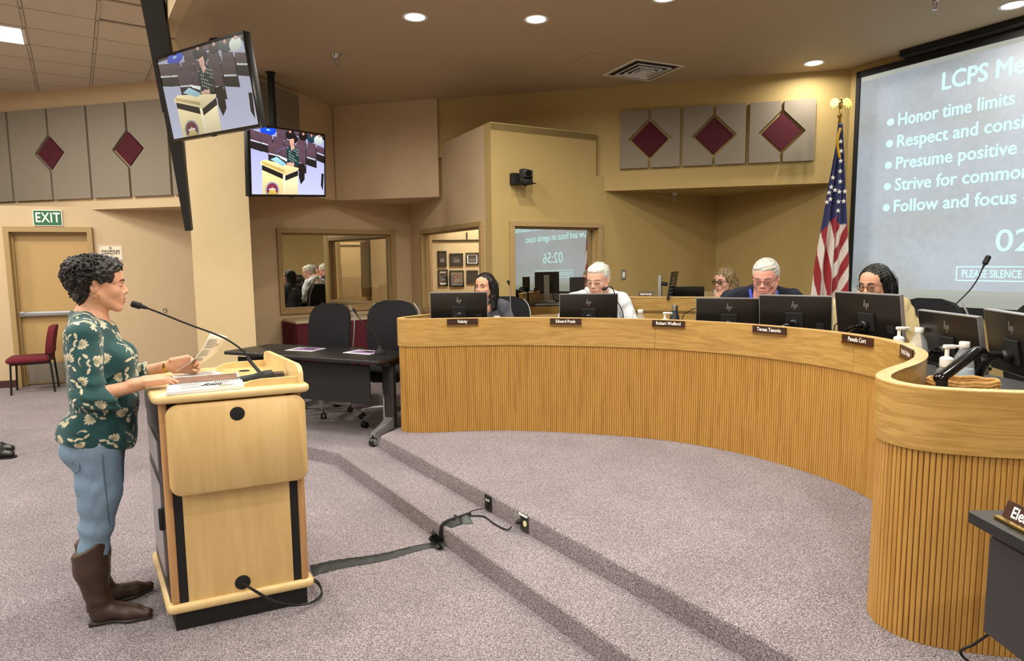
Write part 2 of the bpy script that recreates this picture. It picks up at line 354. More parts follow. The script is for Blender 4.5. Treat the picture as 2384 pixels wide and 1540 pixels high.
# soffits
struct(MB().prism([(-12, Sy(-12)), (-3.3, Sy(-3.3)), (-3.0, 10.4), (-12, 12)], ZSOF, ZA+0.05).build('wall_soffit_hall', 'pink', smooth=False))
struct(MB().prism([(-2.173, 8.17), (-0.858, 7.845), (-0.8, 9.7), (-2.6, 9.7)], ZSOF, ZC+0.02).build('wall_soffit_alcove', 'pink', smooth=False))
struct(MB().prism([(-2.66, 6.65), (-2.173, 8.217), (-2.5, 9.2), (-3.5, 8.2)], ZSOF, ZC+0.02).build('wall_soffit_column', 'pink', smooth=False))
struct(MB().prism([(0.957, Sy(0.957)), (3.49, Sy(3.49)), (2.75, 8.6), (0.957, 8.5)], ZSOF, ZC+0.02).build('wall_soffit_dais', 'mustard', smooth=False))
struct(MB().prism([(-0.86, Sy(-0.86)), (0.957, Sy(0.957)), (0.957, Sy(0.957)+0.1), (-0.86, Sy(-0.86)+0.1)], 2.9, ZC+0.02).build('wall_upper_back', 'mustard', smooth=False))
# enclosure behind the camera, seen in the mirror glass and carrying bounced light
wall('wall_hall_back', (6.6, -7.5), (-11, -7.5), 0, ZA+0.05, 'cream'); wall('wall_hall_left', (-11, -7.5), (-11, 9.5), 0, ZA+0.05, 'cream')
wall('wall_hall_right', (6.125, 2.258), (5.2, -7.6), 0, ZA+0.05, 'mustard')
M['troffer_on'] = emit('troffer_diffuser', (1.0, 0.96, 0.86, 1), 6.0)
M['clear_pane'] = new_mat('window_glass')[0]; _b = M['clear_pane'].node_tree.nodes['Principled BSDF']; _b.inputs['Transmission Weight'].default_value = 1.0; _b.inputs['Roughness'].default_value = 0.0; _b.inputs['IOR'].default_value = 1.5
# windows (mirror-coated control-room glass)
def window(n, X, x0, x1, z0, z1, fw_=0.055, tilt=0.0, glass_y=0.075, yaw=0.0, glass='mirror'):
    w = struct(empty('window_%d' % n)); w.matrix_world = X
    for nm, c, d in (('frame_head', ((x0+x1)/2, 0.03, z1-fw_/2), (x1-x0, 0.13, fw_)), ('frame_sill', ((x0+x1)/2, 0.03, z0+fw_/2), (x1-x0, 0.13, fw_)),
                     ('frame_jamb', (x0+fw_/2, 0.03, (z0+z1)/2), (fw_, 0.13, z1-z0-2*fw_)), ('frame_jamb', (x1-fw_/2, 0.03, (z0+z1)/2), (fw_, 0.13, z1-z0-2*fw_))):
        MB().rbox(c, d, 0.004, 1).build(nm, 'trimtan', w, smooth=False)
    ins = 0.018
    for nm, c, d in (('glazing_bead', ((x0+x1)/2, 0.05, z1-fw_-ins/2), (x1-x0-2*fw_, 0.05, ins)), ('glazing_bead', ((x0+x1)/2, 0.05, z0+fw_+ins/2), (x1-x0-2*fw_, 0.05, ins)),
                     ('glazing_bead', (x0+fw_+ins/2, 0.05, (z0+z1)/2), (ins, 0.05, z1-z0-2*fw_)), ('glazing_bead', (x1-fw_-ins/2, 0.05, (z0+z1)/2), (ins, 0.05, z1-z0-2*fw_))):
        MB().box(c, d).build(nm, 'trimtan', w, smooth=False)
    g = MB().box((0, 0, 0), (x1-x0-2*fw_, 0.006, z1-z0-2*fw_)).build('pane', glass, w, smooth=False)
    g.location = ((x0+x1)/2, glass_y, (z0+z1)/2); g.rotation_euler = (tilt, 0, yaw)
    return w
window(1, X1, 0.325, 1.893, 1.03, 2.087, yaw=R(-1.43)); window(2, X2, 0.478, 2.402, 0.99, 2.08, glass='clear_pane'); window(3, X3, 0.204, 1.411, 0.99, 2.073, tilt=R(-0.6), yaw=R(0.4))
# the lit room behind the second window
wall('wall_booth_back', (-1.9, 9.9), (0.9, 9.9), 0.1, 3.0, 'cream'); wall('wall_booth_light_stop', (0.3, 9.9), (0.3, 7.3), 0.1, 2.95, 'cream')  # second wall is added out of view to contain the room's light
struct(MB().prism([(-1.9, 10.0), (0.5, 10.0), (0.5, 7.2), (-0.2, 6.95), (-1.3, 9.05)], 2.93, 2.97).build('ceiling_booth_room', 'tile', smooth=False))
rl = empty('booth_lamp', (-0.45, 8.9, 2.925), 0, 'ceiling lamp of the small room behind the second window, out of view', 'ceiling light'); MB().rbox((0, 0, -0.012), (0.5, 0.5, 0.024), 0.006, 1).build('diffuser', 'troffer_on', rl)
l_ = add_light('booth_lamp_light', 'RECTANGLE', (-0.45, 8.9, 2.88), 70.0, 0.45, color=(1.0, 0.95, 0.86), size_y=0.45)
# door
dr = struct(empty('door_1')); dr.matrix_world = XD
a0, a1 = 2.963, 3.988
MB().box((a0+0.03, 0.02, 1.095), (0.06, 0.16, 2.19)).build('frame_jamb', 'trimtan', dr, smooth=False); MB().box((a1-0.03, 0.02, 1.095), (0.06, 0.16, 2.19)).build('frame_jamb', 'trimtan', dr, smooth=False)
MB().box(((a0+a1)/2, 0.02, 2.155), (a1-a0-0.12, 0.16, 0.07)).build('frame_head', 'trimtan', dr, smooth=False)
for x in (a0+0.07, a1-0.07): MB().box((x, 0.05, 1.06), (0.02, 0.03, 2.12)).build('door_stop', 'trimtan', dr, smooth=False)
MB().box(((a0+a1)/2, 0.05, 2.105), (a1-a0-0.16, 0.03, 0.03)).build('door_stop', 'trimtan', dr, smooth=False)
MB().rbox(((a0+a1)/2, 0.1, 1.06), (a1-a0-0.13, 0.045, 2.1), 0.003, 1).build('leaf', 'doortan', dr, smooth=False)
pb = MB().rbox((a0+0.40, 0.03, 1.0), (0.62, 0.05, 0.065), 0.012, 2).build('push_bar', 'silver', dr)
MB().rbox((a0+0.79, 0.035, 1.0), (0.16, 0.06, 0.07), 0.012, 2).build('bar_end', 'silver', pb); MB().rbox((a0+0.105, 0.035, 1.0), (0.06, 0.06, 0.075), 0.012, 2).build('bar_end', 'silver', pb)
MB().box(((a0+a1)/2, 0.072, 0.17), (a1-a0-0.2, 0.006, 0.28)).build('kick_plate', 'steel', dr, smooth=False)
# base mouldings
def baseboard(name, A, B, h=0.1, z=0.0, mat='rubber'):
    X = frame((A[0], A[1], 0), (B[0]-A[0], B[1]-A[1], 0)); L = math.hypot(B[0]-A[0], B[1]-A[1])
    struct(MB().box((L/2, -0.006, z+h/2), (L, 0.012, h), X).build(name, mat, smooth=False))
def along(A, B, d): v = Vector((B[0]-A[0], B[1]-A[1])).normalized(); return (A[0]+v.x*d, A[1]+v.y*d)
baseboard('baseboard_left', along(L0, L1, 0), along(L0, L1, 2.963)); baseboard('baseboard_door_right', along(L0, L1, 3.988), L1)
baseboard('baseboard_column', (-3.344, 6.807), (-2.66, 6.65), z=0.0); baseboard('baseboard_alcove', WA, WC, z=0.23); baseboard('baseboard_booth', WB, WD, z=0.23); baseboard('baseboard_screen', WD, WE, z=0.23)
# ------------------------------------------------------------------ acoustic panels
XSf = frame((0, Sy(0), 0), (1, -0.247, 0)); SL = math.hypot(1, 0.247)
def sx(x): return x*SL            # plan x on the soffit face -> distance along it
PW = 0.61*SL
def panel(poly, depth, mat, name, label, cat, group):
    o = MB(); n = len(poly)
    ins = 0.008
    cxm = sum(p[0] for p in poly)/n; czm = sum(p[1] for p in poly)/n
    def ring(k, y): return [(cxm+(p[0]-cxm)*k, y, czm+(p[1]-czm)*k) for p in poly]
    o.ring_loft([ring(1, 0), ring(1, -depth+0.01), ring(0.975, -depth)], True, True, XSf)
    ob = o.build(name, mat, smooth=False); return tag(ob, label, cat, group)
pz0, pz1 = 2.586, 3.832
ordn = ['leftmost', 'second', 'third', 'fourth', 'fifth', 'sixth', 'seventh']
edges = [-8.37, -7.735, -7.107, -6.425, -5.773, -5.142, -4.50, -3.87, -3.35]
g = 0.018
dia = {3: (-6.425, 3.225, 0.262), 5: (-5.142, 3.215, 0.262)}   # seam index -> centre x, z, half diagonal
def notch(side, xc, zc, h): # notch polygon points along a vertical seam, from top to bottom
    return [(xc, zc+h), (xc+side*h, zc), (xc, zc-h)]
kk = 0
for i in range(len(edges)-1):
    xl, xr = sx(edges[i])+g, sx(edges[i+1])-g; poly = [(xl, pz1), (xr, pz1)]
    if i+1 in dia:
        xc, zc, h = dia[i+1]; xs_ = sx(xc)
        poly += [(xr, zc+h-g), (xr-h+g, zc), (xr, zc-h+g)]
    poly += [(xr, pz0), (xl, pz0)]
    if i in dia:
        xc, zc, h = dia[i]
        poly += [(xl, zc-h+g), (xl+h-g, zc), (xl, zc+h-g)]
    # concave outline: build without shrink for notched ones
    o = MB(); n = len(poly)
    o.ring_loft([[(p[0], 0, p[1]) for p in poly], [(p[0], -0.05, p[1]) for p in poly]], True, True, XSf)
    lab = {2: 'leftmost full grey acoustic panel, notched at right for the left maroon diamond', 3: 'grey acoustic panel just right of the left maroon diamond',
           4: 'grey acoustic panel just left of the right maroon diamond near exit sign', 5: 'grey acoustic panel just right of the maroon diamond beside the hanging television'}.get(i)
    if i == 1: lab = 'grey acoustic panel cut by the left edge of the photo above the door'
    if i == 6: lab = 'grey acoustic panel mostly hidden behind the slanting black column'
    if lab is None: lab = 'plain grey acoustic panel of the hall soffit outside the view' if i == 0 else 'grey acoustic panel of the hall soffit hidden behind cream column'
    tag(o.build('acoustic_panel', 'fabric', smooth=False), lab, 'panel', 'grey acoustic panels on the hall soffit')
for k, (xc, zc, h) in dia.items():
    hh = h-0.035
    poly = [(sx(xc), zc+hh), (sx(xc)+hh, zc), (sx(xc), zc-hh), (sx(xc)-hh, zc)]
    panel(poly, 0.035, 'maroon', 'diamond_panel', 'maroon fabric diamond set between grey panels, %s' % ('left one above the exit sign' if k == 3 else 'right one beside the tilted television'), 'panel', 'maroon diamonds on the hall soffit')
# the three pairs over the dais
names3 = ['nearest the wall camera', 'middle pair', 'nearest the flag']
for q, (xa, xm, xb) in enumerate([(1.235, 1.543, 1.857), (1.890, 2.200, 2.512), (2.549, 2.862, 3.172)]):
    z0, z1 = 2.667, 3.29; zc = 2.975; h = 0.232
    gg = 0.014
    for s in (-1, 1):
        xo = sx(xa) if s < 0 else sx(xb); xi = sx(xm)+s*gg
        poly = [(xo, z1), (xi, z1), (xi, zc+h-gg), (xi+s*(h-gg), zc), (xi, zc-h+gg), (xi, z0), (xo, z0)]
        o = MB(); o.ring_loft([[(p[0], 0, p[1]) for p in poly], [(p[0], -0.05, p[1]) for p in poly]], True, True, XSf)
        tag(o.build('acoustic_panel', 'fabric', smooth=False), '%s half of small grey acoustic panel pair over the dais, %s' % ('left' if s < 0 else 'right', names3[q]), 'panel', 'small grey acoustic panels over the dais')
    hh = 0.196
    panel([(sx(xm), zc+hh), (sx(xm)+hh, zc), (sx(xm), zc-hh), (sx(xm)-hh, zc)], 0.035, 'maroon', 'diamond_panel', 'dark maroon diamond over the dais, %s' % names3[q], 'panel', 'maroon diamonds over the dais')
# fabric panel on the side of the column soffit, behind the second television
XC_ = frame((-2.66, 6.65, 0), (0.487, 1.567, 0))
tag(MB().box((0.45, -0.025, 3.02), (0.80, 0.05, 1.0), XC_).build('acoustic_panel', 'fabric', smooth=False), 'dark grey acoustic panel behind the lower television', 'panel')
# ------------------------------------------------------------------ ceiling fittings
def downlight(x, y, k):
    lab = {0: 'round recessed ceiling light, leftmost of the two close together', 1: 'round recessed ceiling light above the wall camera, right of its neighbour', 2: 'round recessed ceiling light cut by the top edge of the photo',
           3: 'round recessed ceiling light above the flag', 4: 'round recessed ceiling light cut by the right edge above the screen'}.get(k, 'round recessed ceiling light above the open floor, out of view')
    e = empty('downlight', (x, y, ZC), 0, lab, 'ceiling light', 'recessed round lights of the stage ceiling')
    MB().lathe([(0.075, -0.001), (0.098, -0.004), (0.1, 0.0), (0.075, 0.002)], 32, cap=False).build('trim_ring', 'white', e)
    MB().lathe([(0.0005, 0.0), (0.05, -0.004), (0.077, -0.002)], 32, cap=False).build('lens', 'lamp_on', e)
    l = add_light('downlight_lamp', 'DISK', (0, 0, -0.012), DL_POWER*(0.45 if k == 3 else 1.55 if k in (5, 6) else 1.15 if k > 6 else 1.0), 0.15, spread=R(168)); l.parent = e
for k, (x, y) in enumerate(DOWNLIGHTS): downlight(x, y, k)
def troffer(i, j, k):
    p = GO+GX*i*TS+GY*(j+0.5)*TS
    e = empty('troffer', (p.x, p.y, ZA), math.atan2(GX.y, GX.x), 'bright fluorescent ceiling panel at the upper left corner' if k == 0 else 'fluorescent ceiling panel of the hall, out of view, kept for its light', 'ceiling light', 'fluorescent panels of the hall ceiling')
    for c, d in (((0, 0.29, -0.002), (1.2, 0.03, 0.02)), ((0, -0.29, -0.002), (1.2, 0.03, 0.02)), ((0.59, 0, -0.002), (0.03, 0.6, 0.02)), ((-0.59, 0, -0.002), (0.03, 0.6, 0.02))): MB().box(c, d).build('frame_bar', 'white', e, smooth=False)
    MB().box((0, 0, 0.004), (1.16, 0.56, 0.004)).build('diffuser', 'troffer_on', e, smooth=False)
    l = add_light('troffer_lamp', 'RECTANGLE', (0, 0, -0.02), TR_POWER, 1.1, color=(1.0, 0.95, 0.86), size_y=0.5); l.parent = e
for k, (i, j) in enumerate(tro_ij): troffer(i, j, k)
# air diffuser
va = math.atan2(0.25, -0.56)
vc = Vector((1.36, 6.80, ZC)); vent = empty('air_vent', vc, R(24), 'square louvred ceiling air vent between downlight and acoustic panels', 'vent')
for k, (s, dz) in enumerate(((0.60, 0.0), (0.42, -0.012), (0.30, -0.016), (0.19, -0.018))):
    w = 0.02 if k == 0 else 0.008
    mb = MB()
    rings = [[(a*h, b*h, z) for a, b in ((-1, -1), (1, -1), (1, 1), (-1, 1))] for h, z in ((s/2, dz), (s/2-w, dz-0.004), (s/2-w-0.010, 0.022), (s/2-w-0.011, 0.022), (s/2-0.004, 0.004))]
    mb.ring_loft(rings, True, False); mb.build('frame' if k == 0 else 'louvre', 'vent_white', vent, smooth=False) if False else mb.build('frame' if k == 0 else 'louvre', 'white', vent, smooth=False)
MB().box((0, 0, -0.016), (0.11, 0.11, 0.004)).build('centre_plate', 'white', vent, smooth=False)
MB().box((0, 0, 0.0005), (0.5, 0.5, 0.002)).build('plenum', 'blackmat', vent, smooth=False)
hatch = empty('access_hatch', (0.86, 6.475, ZC), R(24), 'flush square ceiling access hatch left of the air vent', 'hatch')
MB().box((0, 0, -0.001), (0.4, 0.4, 0.004)).build('hatch_panel', 'ceil', hatch, smooth=False)
for c, d in (((0, -0.204, -0.0005), (0.414, 0.008, 0.003)), ((-0.204, 0, -0.0005), (0.008, 0.414, 0.003))): MB().box(c, d).build('joint', 'trimtan', hatch, smooth=False)
def sprinkler(loc, label):
    e = empty('sprinkler_head', loc, 0, label, 'sprinkler', 'ceiling sprinkler heads')
    MB().lathe([(0.045, 0), (0.045, -0.006), (0.028, -0.03), (0.02, -0.045), (0.012, -0.05)], 20).build('escutcheon', 'chrome', e)
    b = MB(); b.tube([(-0.010, 0, -0.05), (-0.014, 0, -0.075), (-0.004, 0, -0.1)], 0.003, 6); b.tube([(0.010, 0, -0.05), (0.014, 0, -0.075), (0.004, 0, -0.1)], 0.003, 6); b.build('yoke', 'chrome', e)
    MB().lathe([(0.002, -0.05), (0.0045, -0.075), (0.002, -0.1)], 10).build('bulb', 'glass', e); MB().lathe([(0.004, -0.098), (0.018, -0.104), (0.018, -0.106)], 12).build('deflector', 'chrome', e)
sprinkler((-1.59, 6.16, ZC), 'chrome sprinkler head on ceiling right of the televisions'); sprinkler((3.14, 4.97, ZC), 'chrome sprinkler head cut by the top edge near the screen')
p_ = at_z(1570, 450, ZSOF); sprinkler((p_.x, p_.y, ZSOF), 'small chrome sprinkler head under the dais soffit')
# ------------------------------------------------------------------ wall things
def on_line(X, x, z, y=0.0): return X @ Vector((x, y, z))
ex = empty('exit_sign'); ex.matrix_world = XD @ Matrix.Translation((3.475, -0.012, 2.31)); tag(ex, 'green exit sign with white letters above the door', 'sign')
MB().box((0, 0, 0), (0.34, 0.022, 0.215)).build('sign_frame', 'white', ex, smooth=False)
M['signgreen'] = plain('sign_green', srgb(34, 104, 66), 0.5); MB().box((0, -0.012, 0.0), (0.318, 0.004, 0.195)).build('sign_face', 'signgreen', ex, smooth=False)
put_text('EXIT', Matrix.Translation((0, -0.0145, 0.0)), 0.185, 'label_white', ex, bold=0.004, xs=0.72, spacing=1.08)
cs = empty('capacity_sign'); cs.matrix_world = XD @ Matrix.Translation((4.19, -0.004, 1.835)); tag(cs, 'white maximum capacity notice with red border on wall behind the speaker', 'sign')
M['signred'] = plain('sign_red', srgb(140, 44, 34), 0.6); M['signcream'] = plain('sign_cream', srgb(240, 230, 206), 0.6); M['ink'] = plain('ink', srgb(26, 24, 24), 0.7)
MB().box((0, 0, 0), (0.30, 0.006, 0.215)).build('backing', 'signcream', cs, smooth=False)
b = MB()
for c, d in (((0, -0.0035, 0.098), (0.28, 0.001, 0.004)), ((0, -0.0035, -0.098), (0.28, 0.001, 0.004)), ((0.139, -0.0035, 0), (0.004, 0.001, 0.2)), ((-0.139, -0.0035, 0), (0.004, 0.001, 0.2))): b.box(c, d)
b.build('border', 'signred', cs, smooth=False)
put_text('MAXIMUM', Matrix.Translation((0, -0.0042, 0.022)), 0.042, 'ink', cs, bold=0.0014, xs=1.15); put_text('CAPACITY', Matrix.Translation((0, -0.0042, -0.012)), 0.042, 'ink', cs, bold=0.0014, xs=1.15)
put_text('-165-', Matrix.Translation((0, -0.0042, -0.048)), 0.04, 'ink', cs, shear=0.2, xs=0.8)
b = MB(); b.lathe([(0.014, 0), (0.018, 0)], 24, Matrix.Translation((0, -0.0042, 0.066)) @ Matrix.Rotation(R(90), 4, 'X'), cap=False)
for k in range(4): b.box((0, 0, 0), (0.003, 0.0004, 0.022), Matrix.Translation((0, -0.0043, 0.066)) @ Matrix.Rotation(R(45*k), 4, 'Y'))
b.build('emblem', 'ink', cs, smooth=False)
ws = empty('wall_bumper'); ws.matrix_world = XD @ Matrix.Translation((4.82, 0, 1.0)) @ Matrix.Rotation(R(90), 4, 'X'); tag(ws, 'small round door bumper on the wall behind the microphone', 'bumper')
MB().lathe([(0.028, 0), (0.028, 0.012), (0.022, 0.022), (0.012, 0.02), (0.011, 0.012)], 20).build('bumper_ring', 'steel', ws)
sw = empty('light_switch'); sw.matrix_world = X3 @ Matrix.Translation((1.735, -0.004, 1.485)); tag(sw, 'steel light switch plate with white rocker on mustard wall', 'switch')
MB().rbox((0, 0, 0), (0.075, 0.008, 0.118), 0.003, 1).build('plate', 'steel', sw); MB().rbox((0, -0.007, 0), (0.034, 0.008, 0.068), 0.003, 1).build('rocker', 'white', sw)
# pan-tilt camera on the booth wall
pc = empty('wall_camera'); pc.matrix_world = X3 @ Matrix.Translation((0.315, 0, 2.50)); tag(pc, 'black pan-tilt camera on a wall bracket beside the booth window', 'camera')
MB().rbox((-0.055, -0.03, 0.0), (0.09, 0.06, 0.12), 0.006, 1).build('bracket', 'blackmat', pc)
b = MB(); b.rbox((0.01, -0.13, -0.055), (0.17, 0.17, 0.008), 0.003, 1); b.build('shelf', 'blackmat', pc)
MB().lathe([(0.066, -0.05), (0.07, -0.04), (0.07, -0.02), (0.062, -0.012)], 28, Matrix.Translation((0.02, -0.135, 0))).build('base', 'black', pc)
b = MB(); b.rbox((-0.062, 0, 0.04), (0.022, 0.07, 0.10), 0.01, 2, Matrix.Translation((0.02, -0.135, 0)) @ Matrix.Rotation(R(20), 4, 'Z')); b.rbox((0.062, 0, 0.04), (0.022, 0.07, 0.10), 0.01, 2, Matrix.Translation((0.02, -0.135, 0)) @ Matrix.Rotation(R(20), 4, 'Z')); b.build('yoke', 'black', pc)
hd = MB().sphere((0.02, -0.135, 0.045), (0.052, 0.052, 0.052), 24).build('camera_head', 'black', pc)
XL_ = Matrix.Translation((0.02, -0.135, 0.045)) @ Matrix.Rotation(R(-8), 4, 'Z') @ Matrix.Rotation(R(90), 4, 'X')
MB().lathe([(0.038, 0.03), (0.04, 0.055), (0.036, 0.06)], 28, XL_).build('lens_ring', 'silver', hd); MB().lathe([(0.0005, 0.0615), (0.036, 0.0605)], 28, XL_, cap=False).build('lens', 'blackgloss', hd)
MB().tube([(0.01, -0.13, -0.06), (0.012, -0.135, -0.085)], 0.008, 8).build('cable_stub', 'blackmat', pc)
# ================================================================== the curved dais desk
DZ = 2*STEP
ZT = 1.19
FACE = [(-0.60, 6.0), (-0.78, 5.72), (-0.905, 5.53), (-0.945, 5.40), (-0.885, 5.315), (-0.72, 5.295), (-0.35, 5.335), (0.02, 5.33), (0.45, 5.25), (0.9, 5.12), (1.27, 4.95), (1.6, 4.69), (1.85, 4.38), (2.03, 4.05),
        (2.115, 3.72), (2.10, 3.44), (2.025, 3.18), (1.90, 2.97), (1.75, 2.80), (1.60, 2.665), (1.485, 2.545), (1.43, 2.45), (1.425, 2.36), (1.465, 2.28), (1.56, 2.22), (1.72, 2.172), (2.0, 2.12), (2.5, 2.04), (3.2, 1.94)]
line = resample(catmull([(x, y, 0) for x, y in FACE], 16), 0.0176)
def offs(P, d):
    out = []
    for i, p in enumerate(P):
        t = (P[min(i+1, len(P)-1)]-P[max(i-1, 0)]).normalized(); out.append(p+Vector((t.y, -t.x, 0))*d)
    return out
desk = empty('dais_desk', (0, 0, DZ), 0, 'long curved oak desk with ribbed base and plain band', 'desk')
def strip(P, Q, z0, z1, name, mat, parent, a=0, b=None):
    """solid wall between plan lines P (outer) and Q (inner)"""
    P, Q = P[a:b], Q[a:b]
    rings = [[(p.x, p.y, z0), (p.x, p.y, z1), (q.x, q.y, z1), (q.x, q.y, z0)] for p, q in zip(P, Q)]
    o = MB().ring_loft([[Vector(v)-Vector((0, 0, DZ)) for v in r] for r in rings], True, True).build(name, mat, parent, sharp=30); return o
o22, i32, o0, i20, i40 = offs(line, 0.022), offs(line, -0.030), offs(line, 0.0), offs(line, -0.016), offs(line, -0.034)
step_ = 3
def thin(P): return P[::step_]+([P[-1]] if (len(P)-1) % step_ else [])
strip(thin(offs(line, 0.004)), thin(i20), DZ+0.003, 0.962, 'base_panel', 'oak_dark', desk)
# the band is veneered in lengths; the joints show
seam_x = [at_z(1524, 744, ZT), at_z(2026, 778, ZT)]
cut = [0]+[min(range(len(line)), key=lambda k: (line[k]-Vector((p.x, p.y, 0))).length) for p in seam_x]+[len(line)]
for a, b in zip(cut, cut[1:]):
    if b-a > 3:
        Po, Pi = list(o22[a:b+1]), list(offs(line, -0.026)[a:b+1])
        if b < len(line): Po[-1] = Po[-1]+(Po[-2]-Po[-1]).normalized()*0.002; Pi[-1] = Pi[-1]+(Pi[-2]-Pi[-1]).normalized()*0.002
        strip(Po, Pi, 0.96, ZT-0.004, 'band_veneer', 'oak_h', desk)
strip(thin(o22), thin(i32), ZT-0.004, ZT, 'cap_strip', 'oak_cap', desk)
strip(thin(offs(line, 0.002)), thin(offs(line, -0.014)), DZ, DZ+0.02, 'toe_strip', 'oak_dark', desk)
# ribs: half-round slats, the 300 nearest as parts, the rest as one field
prof = [(-0.0079, 0.0), (-0.0076, 0.0046), (-0.0050, 0.0068), (0.0050, 0.0068), (0.0076, 0.0046), (0.0079, 0.0)]
slat = MB(); slat.ring_loft([[(x, y, z) for x, y in prof] for z in (0.001, 0.735)], True, True)
slat_me = None; field = MB()
idx = sorted(range(1, len(line)-1), key=lambda k: line[k].length)
near = set(idx[:300])
for k in range(1, len(line)-1):
    t = (line[k+1]-line[k-1]).normalized(); X = frame((line[k].x+t.y*0.004, line[k].y-t.x*0.004, 0), (-t.x, -t.y, 0))
    if k in near:
        if slat_me is None:
            o = slat.build('slat', 'oak_v', desk, smooth=False); slat_me = o.data
        else: o = link('slat', slat_me, desk)
        o.matrix_local = X
    else: field.add(slat.v, slat.f, 0, X)
o = field.build('slat_field', 'oak_v', desk, smooth=False); o['kind'] = 'stuff'
# worktop behind the band
inner = [v for k, v in enumerate(i40) if k % 6 == 0 and v.y > 2.0]
back = [(3.2, 2.62), (2.95, 2.9), (2.85, 3.3), (2.80, 3.8), (2.62, 4.4), (2.25, 4.98), (1.75, 5.42), (1.1, 5.74), (0.4, 5.9), (-0.3, 5.98), (-0.58, 6.0)]
mb = MB(); mb.prism([(v.x, v.y) for v in inner]+back, 0.93-DZ, 0.96-DZ); M['worktop'] = plain('worktop_dark', srgb(46, 40, 36), 0.45)
mb.build('worktop', 'worktop', desk, smooth=False)
ZW = 0.961
# ------------------------------------------------------------------ name plates on the band
def nearest(px, py, z=ZT-0.045):
    p = at_z(px, py, z); k = min(range(1, len(line)-1), key=lambda k: (line[k].xy-p.xy).length); return k
def face_at_px(px, z):
    """index on the face line whose projected column is px (far arc and near arc both searched, nearest hit)"""
    best = None
    for k in range(1, len(line)-1):
        p = o22[k]; d = Vector((p.x, p.y, z-CAMH)); w = d.y*_cp-d.z*_sp; a = d.x/w*FPX; b = -(d.y*_sp+d.z*_cp)/w*FPX
        x = 1192+c_*a+s_*b
        if best is None or abs(x-px) < best[0]-0.0: best = (abs(x-px), k)
    return best[1]
def nameplate(text, k, w, h, label, zc=None, tsize=0.036, xs=0.8):
    t = (line[k+1]-line[k-1]).normalized(); n = Vector((t.y, -t.x, 0)); zc = zc or ZT-0.03
    e = empty('nameplate'); e.matrix_world = frame(o22[k]+n*0.004+Vector((0, 0, zc)), t); tag(e, label, 'nameplate', 'dark nameplates along the desk')
    MB().box((0, -0.004, 0), (w, 0.010, h)).build('plate', 'label_dark', e, smooth=False)
    MB().box((0, -0.007, -h/2-0.003), (w+0.004, 0.016, 0.006)).build('brass_rail', 'brass', e, smooth=False)
    put_text(text, Matrix.Translation((0, -0.0098, 0.002)), tsize, 'label_white', e, bold=0.0011, xs=xs)
    return e
for txt, px, lab in (('Felicity', 1079, 'dark nameplate with a single first name, leftmost on the desk band'), ('Edward Frank', 1319, 'dark nameplate below the grey-haired man in white shirt'), ('Robert Wofford', 1559, 'dark nameplate at a band joint, below the dark drinking bottle'),
                     ('Teresa Tenorio', 1790, 'dark nameplate below the person with white pulled-back hair'), ('Pamela Cort', 1999, 'dark nameplate below the woman in the cream coat')):
    k = face_at_px(px, ZT-0.03); nameplate(txt, k, 0.255, 0.05, lab)
k = min(range(1, len(line)-1), key=lambda k: (line[k].xy-Vector((2.06, 3.28))).length); nameplate('Patrick Nolan', k, 0.235, 0.062, 'narrow-looking dark nameplate at the sharp bend of the desk')
# ================================================================== lectern
PO, PU, PV = Vector((-1.543, 2.755, 0)), Vector((0.911, 0.412, 0)), Vector((-0.559, 0.829, 0))
XP = Matrix(((PU.x, PV.x, 0, 0), (PU.y, PV.y, 0, 0), (0, 0, 1, 0), (0, 0, 0, 1)))
def pod(x, y, z): return PO+PU*x+PV*y+Vector((0, 0, z))
lec = empty('lectern', PO, 0, 'maple lectern with a folded side shelf and black plinth', 'lectern')
PD = 0.66
MB().box((0.296, PD/2, 0.042), (0.57, PD, 0.084), XP).build('plinth', 'blackmat', lec, smooth=False)
def slab(x0, x1, y0, y1, z0, z1, r, name, mat, parent, bev=0.008):
    base = [(p[0]+(x0+x1)/2, p[1]+(y0+y1)/2) for p in rrect(x1-x0, y1-y0, r)]
    base2 = [(p[0]+(x0+x1)/2, p[1]+(y0+y1)/2) for p in rrect(x1-x0-2*bev, y1-y0-2*bev, max(0.004, r-bev))]
    R_ = [[(x, y, z) for x, y in (base2 if q else base)] for z, q in ((z0, 1), (z0+bev, 0), (z1-bev, 0), (z1, 1))]
    return MB().ring_loft(R_, True, True, XP).build(name, mat, parent, sharp=60)
slab(-0.022, 0.617, -0.018, PD+0.02, 0.084, 0.124, 0.03, 'base_trim', 'maple_edge', lec)
for x in (0.016, 0.577):
    for y in (0.016, PD-0.016): MB().rbox((x, y, 0.59), (0.034, 0.034, 0.932), 0.01, 3, XP).build('corner_post', 'birch', lec)
for x in (0.052, 0.541): MB().box((x, 0.012, 0.59), (0.038, 0.012, 0.932), XP).build('black_channel', 'blackmat', lec, smooth=False)
MB().box((0.296, 0.012, 0.59), (0.454, 0.018, 0.932), XP).build('side_panel', 'maple', lec, smooth=False); MB().box((0.296, PD-0.012, 0.59), (0.53, 0.018, 0.932), XP).build('side_panel', 'maple', lec, smooth=False)
MB().box((0.59, PD/2, 0.59), (0.016, PD-0.06, 0.932), XP).build('front_panel', 'maple', lec, smooth=False)
